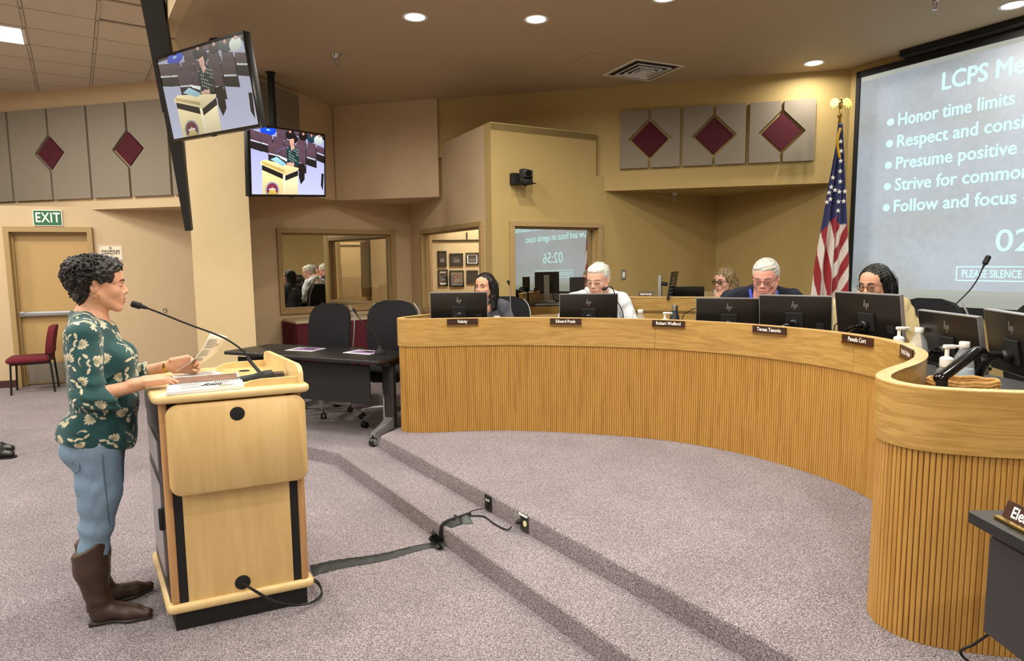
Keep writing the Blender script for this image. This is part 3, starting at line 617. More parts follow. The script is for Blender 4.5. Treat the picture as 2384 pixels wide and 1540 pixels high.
# operator side: black door with grey glass
M['smokeglass'] = plain('smoked_glass', srgb(120, 116, 118), 0.15); M['charcoal'] = plain('charcoal_frame', srgb(48, 46, 47), 0.4)
od = MB().box((0.004, PD/2, 0.52), (0.014, PD-0.068, 0.79), XP).build('equipment_door', 'charcoal', lec, smooth=False)
for z0, z1 in ((0.72, 0.86), (0.22, 0.66)): MB().box((-0.006, PD/2, (z0+z1)/2), (0.006, PD-0.2, z1-z0), XP).build('door_glass', 'smokeglass', od, smooth=False)
MB().rbox((-0.012, 0.09, 0.50), (0.02, 0.03, 0.10), 0.006, 2, XP).build('latch', 'blackmat', od)
MB().box((0.002, PD/2, 0.985), (0.018, PD-0.068, 0.12), XP).build('drawer_front', 'charcoal', lec, smooth=False)
# folded shelf on the near side
fs = [(p[0]+0.308, p[1]+0.842) for p in rrect(0.578, 0.408, 0.052, 8)]
fs2 = [(p[0]+0.308, p[1]+0.842) for p in rrect(0.566, 0.396, 0.046, 8)]
mb = MB(); mb.ring_loft([[(x, y, z) for x, z in q] for q, y in ((fs2, -0.058), (fs, -0.052), (fs, -0.034), (fs2, -0.028))], True, True, XP); shelf = mb.build('folded_shelf', 'maple', lec, sharp=60)
def ydisc(x, z, r, y, name, parent, mat='blackmat'):
    return MB().lathe([(0.0005, 0.001), (r*0.9, 0.0035), (r, 0.002), (r, -0.004)], 32, XP @ Matrix.Translation((x, y, z)) @ Matrix.Rotation(R(90), 4, 'X')).build(name, mat, parent)
ydisc(0.303, 0.986, 0.031, -0.058, 'grommet', shelf); ydisc(0.296, 0.168, 0.034, 0.002, 'grommet', lec)
MB().box((0.30, 0.0, 0.86), (0.40, 0.05, 0.05), XP).build('shelf_bracket', 'blackmat', lec, smooth=False)
slab(-0.028, 0.625, -0.062, PD+0.06, 1.056, 1.092, 0.045, 'top', 'maple_edge', lec)
# raised gallery on the dais side
def cheek(y):
    poly = [(0.33, 1.092), (0.345, 1.104), (0.375, 1.118), (0.43, 1.124), (0.585, 1.124), (0.585, 1.092)]
    mb = MB(); mb.ring_loft([[(x, yy, z) for x, z in poly] for yy in (y, y+0.018)], True, True, XP); mb.build('gallery_cheek', 'maple_edge', lec, sharp=50)
cheek(0.0); cheek(PD-0.03)
gp = [(-0.02, 1.092), (-0.02, 1.14), (0.0, 1.168), (0.04, 1.178), (PD-0.06, 1.178), (PD-0.02, 1.168), (PD, 1.14), (PD, 1.092)]
mb = MB(); mb.ring_loft([[(x, y, z) for y, z in gp] for x in (0.583, 0.603)], True, True, XP); mb.build('gallery_board', 'maple_edge', lec, sharp=50)
MB().lathe([(0.0005, 0.002), (0.026, 0.002), (0.027, 0)], 24, XP @ Matrix.Translation((0.45, 0.50, 1.0925))).build('cable_port', 'blackmat', lec); MB().lathe([(0.0005, 0.002), (0.009, 0.002), (0.0095, 0)], 16, XP @ Matrix.Translation((0.27, 0.56, 1.0925))).build('cable_port', 'blackmat', lec)
def bend(pts, per=8): return catmull(pts, per)
def local(o, P): return [Vector(p)-Vector(o) for p in P]
# lectern microphone
mo = pod(0.43, 0.17, 1.093); lm = empty('lectern_microphone', mo, 0, 'black gooseneck microphone on the lectern reaching to the speaker', 'microphone')
mb = MB(); rings = []
for t, w, h in ((0.0, 0.03, 0.012), (0.02, 0.045, 0.02), (0.08, 0.05, 0.028), (0.13, 0.05, 0.042), (0.165, 0.046, 0.046), (0.18, 0.03, 0.03)):
    rings.append([Vector((-0.09+t, y*w/2, z)) for y, z in ((-1, 0.0), (-1, h*0.6), (-0.55, h), (0.55, h), (1, h*0.6), (1, 0.0))])
mb.ring_loft(rings, True, True, Matrix.Rotation(math.atan2(PU.y, PU.x)-0.15, 4, 'Z')); mb.build('mic_base', 'black', lm, sharp=50)
MB().box((0.100, 0.012, 0.014), (0.07, 0.075, 0.026), Matrix.Rotation(math.atan2(PU.y, PU.x), 4, 'Z')).build('mic_button', 'charcoal', lm, smooth=False)
stem = bend([mo+Vector((0.03, 0.005, 0.03)), at_y(583, 842, 3.17), at_y(566, 818, 3.165), at_y(535, 795, 3.15), at_y(500, 778, 3.14), at_y(440, 756, 3.10), at_y(380, 732, 3.06), at_y(338, 716, 3.035)], 6)
MB().tube(local(mo, stem), [0.0085 if k < 9 else 0.0045 for k in range(len(stem))], 10).build('gooseneck', 'blackmat', lm)
h0, h1 = at_y(344, 718, 3.04), at_y(305, 707, 3.01); d_ = (h1-h0)
MB().tube(local(mo, [h0, h0+d_*0.15, h0+d_*0.35, h0+d_*0.45, h0+d_*0.9, h0+d_]), [0.005, 0.008, 0.010, 0.0155, 0.0155, 0.011], 16).build('mic_head', 'blackmat', lm)
# book, papers
bk = empty('spiral_book', pod(0.05, 0.10, 1.0935), math.atan2(PU.y, PU.x)+R(2), 'open spiral-bound book with a brown photo page on the lectern', 'book')
M['brownpage'] = plain('page_photo', srgb(120, 92, 78), 0.4, noise=0.5, scale=14); M['pink_edge'] = plain('page_pink', srgb(214, 150, 150), 0.7)
XB = Matrix.Identity(4)
mb = MB(); mb.ring_loft([[(0.0, -0.155, 0), (0.31, -0.14, 0), (0.31, -0.14, 0.014), (0.0, -0.155, 0.014)], [(0.0, 0.0, 0), (0.31, 0.0, 0), (0.31, 0.0, 0.018), (0.0, 0.0, 0.018)]], True, True); mb.build('page_stack', 'paper', bk, smooth=False)
MB().box((0.155, 0.125, 0.008), (0.30, 0.21, 0.016)).build('page_stack', 'paper', bk, smooth=False); MB().box((0.155, 0.125, 0.0165), (0.285, 0.185, 0.001)).build('printed_photo', 'brownpage', bk, smooth=False)
b = MB()
for k in range(34): b.tube([(0.008+k*0.009, 0.008*math.cos(a)+0.004, 0.014+0.009*math.sin(a)) for a in [R(q) for q in range(-10, 200, 35)]], 0.0013, 4)
b.build('spiral_wire', 'blackmat', bk)
b = MB(); rnd = random.Random(3)
for k in range(13): b.box((0.03+rnd.random()*0.02+0.05, -0.015-k*0.0095, 0.0182), (0.07+rnd.random()*0.04, 0.0022, 0.0004))
for k in range(16): b.box((0.17+rnd.random()*0.03+(0.05 if k % 3 else 0.02), -0.012-k*0.0075, 0.0182), (0.05+rnd.random()*0.06, 0.0018, 0.0004))
for k in range(10): b.tube([(0.11+rnd.random()*0.1, -0.03-rnd.random()*0.06, 0.0182), (0.13+rnd.random()*0.1, -0.03-rnd.random()*0.06, 0.0182)], 0.0012, 4)
b.build('print', 'ink', bk, smooth=False)
b = MB(); b.box((0.25, -0.118, 0.0172), (0.09, 0.007, 0.0006)); b.box((0.21, -0.128, 0.0168), (0.07, 0.005, 0.0006)); M['hilite'] = plain('highlighter', srgb(226, 190, 90), 0.7); b.build('highlight', 'hilite', bk, smooth=False)
lp = empty('loose_sheet', pod(0.22, 0.47, 1.0935), R(40), 'loose printed sheet lying at the back of the lectern', 'paper')
MB().box((0, 0, 0.0006), (0.215, 0.15, 0.0012)).build('sheet', 'paper', lp, smooth=False)
b = MB()
for k in range(9): b.box((0.0+rnd.random()*0.03, 0.05-k*0.012, 0.0014), (0.10+rnd.random()*0.05, 0.003, 0.0003))
b.build('print', 'ink', lp, smooth=False)
# cable leaving the lectern
cb = [pod(0.296, -0.005, 0.168), pod(0.33, -0.06, 0.145), pod(0.42, -0.085, 0.075), pod(0.54, -0.07, 0.03), pod(0.64, -0.01, 0.03), pod(0.66, 0.08, 0.05), at_z(722, 1345, 0.02)]
o0_ = cb[0]; e = empty('lectern_cable', (o0_.x, o0_.y, 0), 0, 'thin black cables looping from the lectern to the taped run', 'cable')
q = bend(cb, 8); MB().tube(local((o0_.x, o0_.y, 0), q), 0.004, 6).build('cord', 'blackmat', e); MB().tube(local((o0_.x, o0_.y, 0), [p+Vector((0.004, -0.006, 0.012*math.sin(i*0.12))) for i, p in enumerate(q)]), 0.0035, 6).build('cord', 'blackmat', e)
# ------------------------------------------------------------------ taped cable run over the steps
M['tape'] = plain('gaffer_tape', srgb(30, 33, 32), 0.5, noise=0.3, scale=30, bump=0.8)
ta = at_z(726, 1330, 0.0); tb = at_z(1018, 1270, 0.0)
tp = empty('tape_run', (ta.x, ta.y, 0), 0, 'wrinkled black gaffer tape over a cable on the carpet', 'tape')
mb = MB(); rings = []
for k in range(41):
    t = k/40; c = ta.lerp(tb, t); d = (tb-ta).normalized(); n = Vector((-d.y, d.x, 0)); w = (0.135-0.065*t)*(1+0.06*math.sin(k*2.3)); c = c+n*0.012*math.sin(t*9)
    row = [(-1, 0.001), (-0.72, 0.004+0.003*math.sin(k*1.7)), (-0.35, 0.011+0.002*math.sin(k*0.9)), (0, 0.015), (0.3, 0.010+0.004*math.sin(k*1.3+1)), (0.7, 0.005+0.003*math.sin(k*2.1)), (1, 0.001)]
    rings.append([c+n*(a*w*0.5)+Vector((0, 0, h)) for a, h in row]+[c+n*(w*0.5)+Vector((0, 0, 0.0)), c-n*(w*0.5)])
mb.ring_loft([[p-Vector((ta.x, ta.y, 0)) for p in r] for r in rings], True, True); mb.build('tape_strip', 'tape', tp, sharp=25)
r1a, r1b = Vector((-1.444, 5.14, 0)), Vector((0.45, 2.36, 0)); rd = (r1b-r1a).normalized(); rn = Vector((rd.y, -rd.x, 0)); rn = rn if rn.y < 0 else -rn
bz = on_wall(1030, 1262, r1a, r1b); bz.z = 0
mb = MB(); rnd = random.Random(5)
for k in range(16):
    c = bz+rd*rnd.uniform(-0.05, 0.06)+rn*rnd.uniform(0.004, 0.05)+Vector((0, 0, rnd.uniform(0.006, 0.05)))
    X = Matrix.Translation(c-Vector((ta.x, ta.y, 0))) @ Euler((rnd.uniform(-1, 1), rnd.uniform(-1, 1), rnd.uniform(0, 3))).to_matrix().to_4x4()
    mb.add([(-0.03, -0.02, 0), (0.03, -0.022, 0.006), (0.035, 0.02, -0.004), (-0.02, 0.026, 0.008), (0, 0, 0.012)], [(0, 1, 4), (1, 2, 4), (2, 3, 4), (3, 0, 4), (3, 2, 1, 0)], 0, X)
mb.build('tape_knot', 'tape', tp, smooth=False)
tr = on_wall(1036, 1225, r1a, r1b)
pts = [bz+rn*0.012+Vector((0, 0, 0.02)), bz+rn*0.012+Vector((0.005, 0, STEP-0.02)), bz-rn*0.02+Vector((0, 0, STEP+0.012)), at_z(1075, 1203, STEP+0.01), at_z(1095, 1196, STEP+0.01)]
MB().tube(local((ta.x, ta.y, 0), bend(pts, 6)), 0.011, 8).build('wrapped_cable', 'blackmat', tp)
tt = empty('tape_patch', at_z(1066, 1209, STEP), 0, 'black tape patches holding cables on the middle step', 'tape')
M['tape2'] = plain('gaffer_tape_light', srgb(72, 80, 76), 0.55, noise=0.2, scale=25, bump=0.6)
def patch(quad, mat, h=0.004):
    c0 = Vector(tt.location); P_ = [at_z(x, y, STEP)-c0 for x, y in quad]; m_ = sum(P_, Vector())/4
    vs = [Vector((p.x, p.y, 0.0004)) for p in P_]+[Vector((p.x*0.97, p.y*0.97, h)) for p in P_]+[Vector((m_.x, m_.y, h+0.014))]
    MB().add(vs, [(0, 1, 5, 4), (1, 2, 6, 5), (2, 3, 7, 6), (3, 0, 4, 7), (4, 5, 8), (5, 6, 8), (6, 7, 8), (7, 4, 8), (3, 2, 1, 0)]).build('tape_piece', mat, tt, smooth=False)
patch([(1028, 1222), (1058, 1206), (1076, 1222), (1050, 1231)], 'tape'); patch([(1050, 1226), (1058, 1200), (1078, 1212), (1074, 1223)], 'tape', 0.008)
patch([(1070, 1206), (1088, 1195), (1103, 1221), (1078, 1222)], 'tape2', 0.006)
# outlets in the upper riser
r2a, r2b = Vector((-1.1, 5.2, 0)), Vector((0.98, 2.2, 0)); r2d = (r2b-r2a).normalized()
for (px, py), nm, lab in (((1138, 1176), 'data', 'black data socket plate in the upper step riser'), ((1222, 1224), 'power', 'metal power socket plate with white outlet in the upper step riser')):
    p = on_wall(px, py, r2a, r2b); p.z = STEP+0.058
    e = empty('floor_outlet'); e.matrix_world = frame(p, r2d); tag(e, lab, 'outlet')
    MB().rbox((0, -0.004, 0), (0.075, 0.008, 0.10), 0.003, 1).build('cover_plate', 'blackmat' if nm == 'data' else 'charcoal', e)
    if nm == 'data':
        for x in (-0.012, 0.01): MB().box((x, -0.009, 0.018), (0.012, 0.004, 0.012)).build('jack', 'white', e, smooth=False)
        MB().box((0.0, -0.014, -0.008), (0.03, 0.014, 0.03)).build('plug', 'blackmat', e, smooth=False)
    else:
        MB().box((-0.004, -0.008, 0.044), (0.08, 0.01, 0.008)).build('plate_lip', 'white', e, smooth=False); M['ivory'] = plain('ivory_plastic', srgb(230, 224, 176), 0.5)
        MB().lathe([(0.0005, 0.004), (0.016, 0.004), (0.017, 0)], 20, Matrix.Translation((0.012, -0.008, 0.0)) @ Matrix.Rotation(R(90), 4, 'X')).build('socket', 'ivory', e)
        MB().lathe([(0.017, 0), (0.017, 0.018), (0.010, 0.034), (0.005, 0.04)], 16, Matrix.Translation((-0.02, -0.008, 0.006)) @ Matrix.Rotation(R(90), 4, 'X')).build('plug', 'blackmat', e)
def cord(name, P, r, label):
    o0 = Vector((P[0].x, P[0].y, 0)); e = empty(name, o0, 0, label, 'cable'); MB().tube(local(o0, bend(P, 8)), r, 6).build('cord', 'blackmat', e); return e
w1 = on_wall(1134, 1182, r2a, r2b); w2 = on_wall(1206, 1222, r2a, r2b); n2_ = Vector((-r2d.y, r2d.x, 0)); n2_ = n2_ if n2_.y < 0 else -n2_
cord('data_cable', [at_z(1085, 1198, STEP+0.006), at_z(1100, 1190, STEP+0.012), at_z(1118, 1186, STEP+0.02), w1+n2_*0.03+Vector((0, 0, -0.004))], 0.003, 'thin black cable from the tape to the data socket')
cord('power_cable', [at_z(1085, 1202, STEP+0.008), at_z(1125, 1203, STEP+0.008), at_z(1150, 1220, STEP+0.006), at_z(1180, 1234, STEP+0.01), w2+n2_*0.045+Vector((0, 0, 0.0))], 0.0048, 'thicker black power cord curving to the power socket')
# ================================================================== televisions
PIC = []   # (colour, polygon) in TV-crop pixels; drawn back to front
def pc_(col, *pts): PIC.append((srgb(*col)[:3], pts))
pc_((196, 198, 226), (100, 560), (1100, 560), (1100, 1440), (100, 1440)); pc_((40, 36, 42), (100, 560), (1100, 560), (1100, 760), (900, 700), (600, 660), (100, 640))
def seat(x0, y0, x1, y1, sk=30, base=True):
    pc_((34, 32, 38), (x0-4, y0+40), (x1+8, y0+40+sk), (x1+10, y1+sk+110), (x0, y1+100)) if base else None
    pc_((104, 82, 92), (x0, y0+8), (x0+10, y0), (x1-10, y0+sk-2), (x1, y0+sk+8), (x1-2, y1+sk), (x0, y1))
    pc_((210, 210, 220), (x0+4, y1), (x1-4, y1+sk), (x1-4, y1+sk+16), (x0+4, y1+16)) if base else None
def blob(col, x, y, rx, ry, n=12): pc_(col, *[(x+rx*math.cos(2*math.pi*k/n), y+ry*math.sin(2*math.pi*k/n)) for k in range(n)])
for x in (425, 520, 640, 740, 830, 940): seat(x, 610+(x-425)*0.14, x+95, 670+(x-425)*0.14, 14, False)
for x, y in ((440, 655), (690, 722), (822, 765), (945, 808)): seat(x, y, x+112, y+85, 32)
blob((44, 90, 214), 340, 665, 92, 56); blob((24, 24, 30), 345, 615, 30, 26); blob((150, 200, 240), 340, 655, 22, 14)
for x, y, c in ((600, 700, (30, 28, 34)), (765, 705, (26, 24, 28)), (875, 730, (40, 70, 84)), (970, 745, (216, 222, 214))): blob(c, x, y, 62, 56)
for x, y, c in ((600, 655, (205, 160, 140)), (768, 675, (200, 160, 140)), (877, 690, (206, 150, 130)), (985, 690, (214, 170, 150))): blob((30, 22, 22), x, y-4, 25, 28); blob(c, x-2, y+5, 16, 19)
for x, y in ((135, 660), (258, 690), (396, 722), (530, 752), (668, 792), (805, 838)): seat(x, y, x+128, y+112, 30)
for x, y in ((335, 790), (484, 828), (640, 868), (700, 890)): seat(x, y, x+ (150 if x < 400 else 90), y+130, 30)
pc_((20, 20, 24), (700, 1030), (780, 1040), (775, 1230), (725, 1290), (700, 1200)); pc_((22, 22, 26), (1010, 1150), (1045, 1160), (1030, 1370), (1000, 1300))
pc_((22, 66, 70), (560, 840), (610, 820), (660, 830), (700, 890), (706, 1030), (640, 1040), (560, 1010), (542, 930))
for k in range(26): blob((190, 196, 176), 565+(k*37) % 130, 850+(k*53) % 170, 6, 9, 6)
blob((26, 20, 22), 648, 746, 44, 52); pc_((226, 180, 160), (588, 752), (640, 740), (646, 800), (628, 836), (600, 832), (590, 800)); pc_((226, 180, 160), (600, 830), (640, 820), (650, 850), (605, 890))
pc_((226, 180, 160), (545, 1030), (640, 1030), (645, 1070), (560, 1075)); pc_((22, 66, 70), (640, 1000), (706, 1020), (690, 1075), (640, 1070))
pc_((120, 120, 160), (408, 912), (528, 842), (532, 848), (412, 918))
pc_((246, 226, 176), (240, 1030), (285, 998), (700, 1090), (690, 1118), (525, 1186), (245, 1066)); pc_((214, 186, 120), (262, 1016), (520, 1120), (515, 1150), (258, 1046))
pc_((172, 214, 232), (355, 995), (430, 962), (545, 1045), (500, 1070)); pc_((240, 244, 250), (440, 940), (548, 985), (552, 1020), (470, 975)); pc_((24, 24, 26), (258, 1062), (500, 1166), (500, 1228), (258, 1120)); pc_((24, 24, 26), (526, 1186), (690, 1120), (690, 1182), (528, 1246))
pc_((246, 226, 172), (258, 1120), (500, 1228), (500, 1440), (258, 1440)); pc_((250, 234, 190), (528, 1246), (690, 1182), (680, 1440), (526, 1440)); pc_((252, 240, 206), (500, 1166), (526, 1186), (526, 1440), (500, 1440))
blob((170, 172, 178), 370, 1352, 80, 96, 24); blob((138, 60, 84), 370, 1352, 64, 80, 24); pc_((222, 196, 120), (320, 1400), (345, 1350), (370, 1320), (400, 1350), (430, 1410), (400, 1430), (330, 1430)); pc_((226, 222, 226), (330, 1340), (410, 1340), (410, 1356), (330, 1356))
def clip(poly):
    for ax, lim, sg in ((0, 0.0, 1), (0, 1.0, -1), (1, 0.0, 1), (1, 1.0, -1)):
        out = []
        for i in range(len(poly)):
            a, b = poly[i], poly[(i+1) % len(poly)]; ia, ib = sg*(a[ax]-lim) >= 0, sg*(b[ax]-lim) >= 0
            if ia: out.append(a)
            if ia != ib: t = (lim-a[ax])/(b[ax]-a[ax]); out.append((a[0]+(b[0]-a[0])*t, a[1]+(b[1]-a[1])*t))
        poly = out
        if len(poly) < 3: return []
    return poly
def tv_picture(name, W_, H_, parent, mat, gain=(1, 1, 1), sat=1.0, gam=1.0):
    vs, fs, cols = [], [], []
    for k, (c, pts) in enumerate(PIC):
        uv = []
        for x, y in pts:
            u = (x-140)/912.0; t = 610+80*u; v = (y-t)/((1405+15*u)-t); uv.append((u, v))
        uv = clip(uv)
        if not uv: continue
        ys_ = [p[1] for p in uv]; y0_, y1_ = min(ys_), max(ys_); n = len(vs); vs += [((u-0.5)*W_, -0.0002-0.00003*k, (0.5-v)*H_) for u, v in uv]; fs.append(list(range(n, n+len(uv))))
        c = tuple(q**gam for q in c); l_ = 0.3*c[0]+0.59*c[1]+0.11*c[2]; cols += [tuple((l_+(q-l_)*sat)*gq*(1.15-0.42*(vv-y0_)/max(1e-6, y1_-y0_) if k > 0 and k < 150 else 0.75+0.35*vv) for q, gq in zip(c, gain))+(1,) for vv in ys_]
    me = bpy.data.meshes.new(name); me.from_pydata(vs, [], fs); ca = me.color_attributes.new('pic', 'FLOAT_COLOR', 'POINT'); ca.data.foreach_set('color', np.array(cols, dtype=np.float32).ravel())
    me.materials.append(mat); me.update(); return link(name, me, parent)
M['tvpic'] = vcol_mat('tv_picture', 'pic', emission=1.15)
def television(loc, rx, ry, rz, W_, label, gain, sat):
    H_ = W_*0.5625+0.01; t = empty('television'); t.matrix_world = Matrix.Translation(loc) @ Matrix.Rotation(rz, 4, 'Z') @ Matrix.Rotation(rx, 4, 'X') @ Matrix.Rotation(ry, 4, 'Y'); tag(t, label, 'television', 'televisions hung from the ceiling')
    MB().rbox((0, 0.03, 0), (W_, 0.05, H_), 0.008, 2).build('housing', 'black', t); b = 0.016
    for c, d in (((0, 0.001, H_/2-b/2), (W_, 0.014, b)), ((0, 0.001, -H_/2+b*0.7), (W_, 0.014, b*1.4)), ((W_/2-b/2, 0.001, 0), (b, 0.014, H_-2*b)), ((-W_/2+b/2, 0.001, 0), (b, 0.014, H_-2*b))): MB().box(c, d).build('bezel', 'blackgloss', t, smooth=False)
    p = tv_picture('screen', W_-2*b, H_-2.4*b, t, M['tvpic'], gain, sat, 1.3 if sat < 1 else 1.15); p.location = (0, -0.001, b*0.2)
    MB().box((0, -0.004, -H_/2-0.004), (0.05, 0.012, 0.012)).build('sensor', 'blackgloss', t, smooth=False)
    MB().rbox((0, 0.08, 0.0), (0.36, 0.06, 0.24), 0.01, 1).build('mount_plate', 'blackmat', t)
    return t
television((-2.256, 4.953, 2.937), R(9.44), R(0.66), R(-32.97), 1.11, 'upper television, tilted forward, showing the speaker at the lectern', (0.72, 0.74, 0.70), 0.75)
television((-2.116, 6.335, 2.614), R(6.1), R(-5.0), R(70.8), 1.11, 'lower television facing the dais, brighter picture of the speaker', (1.12, 1.12, 1.22), 1.15)
# hanging hardware
def hang(name, P, w, d, label, cat):
    o0 = Vector(P[0]); e = empty(name, o0, 0, label, cat); return e
pt = Vector((-2.40, 6.72, ZC)); e = empty('television_pole', (-2.17, 6.38, 2.62), 0, 'thin black ceiling pole holding the lower television', 'pole')
MB().tube([(pt.x+2.17, pt.y-6.38, 0.1), (0.0, 0.02, 0.1)], 0.02, 8).build('bracket_arm', 'blackmat', e); MB().rbox((pt.x+2.17, pt.y-6.38, (ZC-2.62)/2+0.1), (0.06, 0.06, ZC-2.62-0.2), 0.01, 1).build('tube', 'blackmat', e); MB().box((pt.x+2.17, pt.y-6.38, ZC-2.62-0.004), (0.08, 0.08, 0.008)).build('ceiling_plate', 'blackmat', e, smooth=False)
pt = at_z(513, 96, ZC); e = empty('television_pole', (pt.x, pt.y, ZC), 0, 'black ceiling pole behind the upper tilted television', 'pole'); MB().tube([(0, 0, 0), (0, 0, -0.62)], 0.035, 12).build('tube', 'blackmat', e); MB().lathe([(0.09, 0), (0.09, -0.012), (0.04, -0.03)], 20).build('ceiling_plate', 'blackmat', e); MB().tube([(0, 0, -0.58), (-2.20-pt.x, 5.03-pt.y, 2.94-ZC)], 0.03, 8).build('bracket_arm', 'blackmat', e)
ta_, tb_, tc_ = at_y(352, -30, 5.25), at_y(402, 262, 5.45), at_y(441, 536, 5.62)
e = empty('hanging_column', tc_, 0, 'long slanting black column hung behind the upper television', 'column')
def slabcol(P, Q, wp, wq, dep, name):
    d = (Vector(Q)-Vector(P)).normalized(); s_x = Vector((1, 0.25, 0)); s_x = (s_x-d*s_x.dot(d)).normalized(); s_y = d.cross(s_x); rings = []
    for p, w in ((P, wp), (Q, wq)): rings.append([Vector(p)-tc_+s_x*(a*w/2)+s_y*(b*dep/2) for a, b in ((-0.82, -1), (0.82, -1), (1, -0.6), (1, 1), (-1, 1), (-1, -0.6))])
    MB().ring_loft(rings, True, True).build(name, 'black', e, smooth=False)
top_ = at_y(346, -60, 5.23); top_.z = min(top_.z, ZA-0.005)
slabcol(top_, tb_, 0.165, 0.13, 0.10, 'upper_section'); slabcol(tb_, tc_, 0.115, 0.05, 0.09, 'lower_section')
# ================================================================== projection screen
def sd(x, y, z): return XS @ Vector((x, y, z))
scr = empty('projection_screen'); scr.matrix_world = XS; tag(scr, 'large projection screen showing white meeting rules and a timer', 'screen')
s0, s1, z0, z1 = 1.832, 5.55, 1.13, 3.505
m, nt, b_ = new_mat('slide'); tc = N(nt, 'ShaderNodeTexCoord'); n1 = N(nt, 'ShaderNodeTexNoise', Scale=1.1, Detail=2.0); n2 = N(nt, 'ShaderNodeTexNoise', Scale=16.0, Detail=8.0, Roughness=0.75, Distortion=0.6)
rp = N(nt, 'ShaderNodeValToRGB'); rp.color_ramp.elements[0].color = srgb(170, 178, 176); rp.color_ramp.elements[1].color = srgb(188, 200, 214); rp.color_ramp.elements[0].position = 0.35; rp.color_ramp.elements[1].position = 0.62
mx = N(nt, 'ShaderNodeMixRGB', blend_type='OVERLAY'); mx.inputs[0].default_value = 0.35
nt.links.new(tc.outputs['Object'], n1.inputs['Vector']); nt.links.new(tc.outputs['Object'], n2.inputs['Vector']); nt.links.new(n1.outputs['Fac'], rp.inputs[0]); nt.links.new(rp.outputs[0], mx.inputs[1]); nt.links.new(n2.outputs['Fac'], mx.inputs[2])
nt.links.new(mx.outputs[0], b_.inputs['Emission Color']); b_.inputs['Emission Strength'].default_value = 0.64; b_.inputs['Base Color'].default_value = (0.1, 0.1, 0.1, 1); b_.inputs['Roughness'].default_value = 0.9; M['slide'] = m
M['slide_plain'] = emit('slide_blank', srgb(206, 210, 196), 0.62); M['slide_text'] = emit('slide_letter', srgb(196, 250, 252), 1.15)
MB().box(((s0+s1)/2, -0.035, (z0+z1)/2), (s1-s0, 0.02, z1-z0)).build('screen_fabric', 'blackmat', scr, smooth=False)
for c, d in (((s0+0.02, -0.05, (z0+z1)/2), (0.04, 0.03, z1-z0)), ((s1-0.02, -0.05, (z0+z1)/2), (0.04, 0.03, z1-z0)), (((s0+s1)/2, -0.05, z1-0.03), (s1-s0, 0.03, 0.06)), (((s0+s1)/2, -0.05, z0+0.035), (s1-s0, 0.03, 0.07))): MB().box(c, d).build('black_border', 'blackmat', scr, smooth=False)
MB().box(((s0+s1)/2+0.2, -0.10, ZC-0.03), (s1-s0-0.55, 0.12, 0.06)).build('housing_slot', 'blackmat', scr, smooth=False)
MB().box(((s0+s1)/2, -0.046, (1.35+3.40)/2), (s1-s0-0.08, 0.002, 2.05)).build('slide', 'slide', scr, smooth=False)
MB().box(((s0+s1)/2, -0.0455, 1.275), (s1-s0-0.08, 0.001, 0.15)).build('blank_strip', 'slide_plain', scr, smooth=False); MB().box(((s0+s1)/2, -0.0455, 3.42), (s1-s0-0.08, 0.001, 0.05)).build('blank_strip', 'slide_plain', scr, smooth=False)
def fit_text(body, x0, z, cap, width, name='lettering', bold=0.004, parent=scr, mat='slide_text', y=-0.0485, align='LEFT'):
    me = text_mesh(body, 1.0, bold=bold*6, align='LEFT'); xs = [v.co.x for v in me.vertices]; ys = [v.co.y for v in me.vertices]
    capm = text_mesh('H', 1.0, bold=bold*6, align='LEFT'); hy = [v.co.y for v in capm.vertices]; bpy.data.meshes.remove(capm)
    sy = cap/(max(hy)-min(hy)); sx_ = width/(max(xs)-min(xs)); base = min(hy)
    me.transform(Matrix.Translation((x0, y, z-cap/2)) @ Matrix.Rotation(R(90), 4, 'X') @ Matrix.Diagonal((sx_, sy, 1, 1)) @ Matrix.Translation((-min(xs), -base, 0)))
    me.materials.clear(); me.materials.append(M[mat]); return link(name, me, parent)
fit_text('LCPS Meeting', 2.637, 3.225, 0.155, 0.98, bold=0.0045)
for txt, z, w in (('Honor time limits', 2.964, 0.955), ('Respect and consideration', 2.76, 1.52), ('Presume positive intent', 2.555, 1.38), ('Strive for common ground and collaboration', 2.352, 2.62), ('Follow and focus on agenda topics', 2.148, 2.08)):
    fit_text(txt, 2.262, z, 0.118, w); MB().lathe([(0.0005, 0.001), (0.034, 0.001), (0.034, 0)], 24, Matrix.Translation((2.19, -0.0475, z-0.01)) @ Matrix.Rotation(R(90), 4, 'X')).build('bullet', 'slide_text', scr, smooth=False)
fit_text('02:56', 3.145, 1.787, 0.185, 0.62, bold=0.001); fit_text('PLEASE SILENCE YOUR CELL PHONES', 2.90, 1.502, 0.066, 1.07, bold=0.003)
for c, d in (((3.435, -0.0485, 1.563), (1.17, 0.001, 0.010)), ((3.435, -0.0485, 1.441), (1.17, 0.001, 0.010)), ((2.855, -0.0485, 1.502), (0.010, 0.001, 0.112)), ((4.015, -0.0485, 1.502), (0.010, 0.001, 0.112))): MB().box(c, d).build('text_box', 'slide_text', scr, smooth=False)
add_light('screen_glow', 'RECTANGLE', tuple(sd(3.7, -0.09, 2.3)), 26.0, 3.3, color=(0.86, 0.94, 1.0), rot=(XS.to_3x3() @ Matrix.Rotation(R(90), 3, 'X')).to_euler(), size_y=2.0)
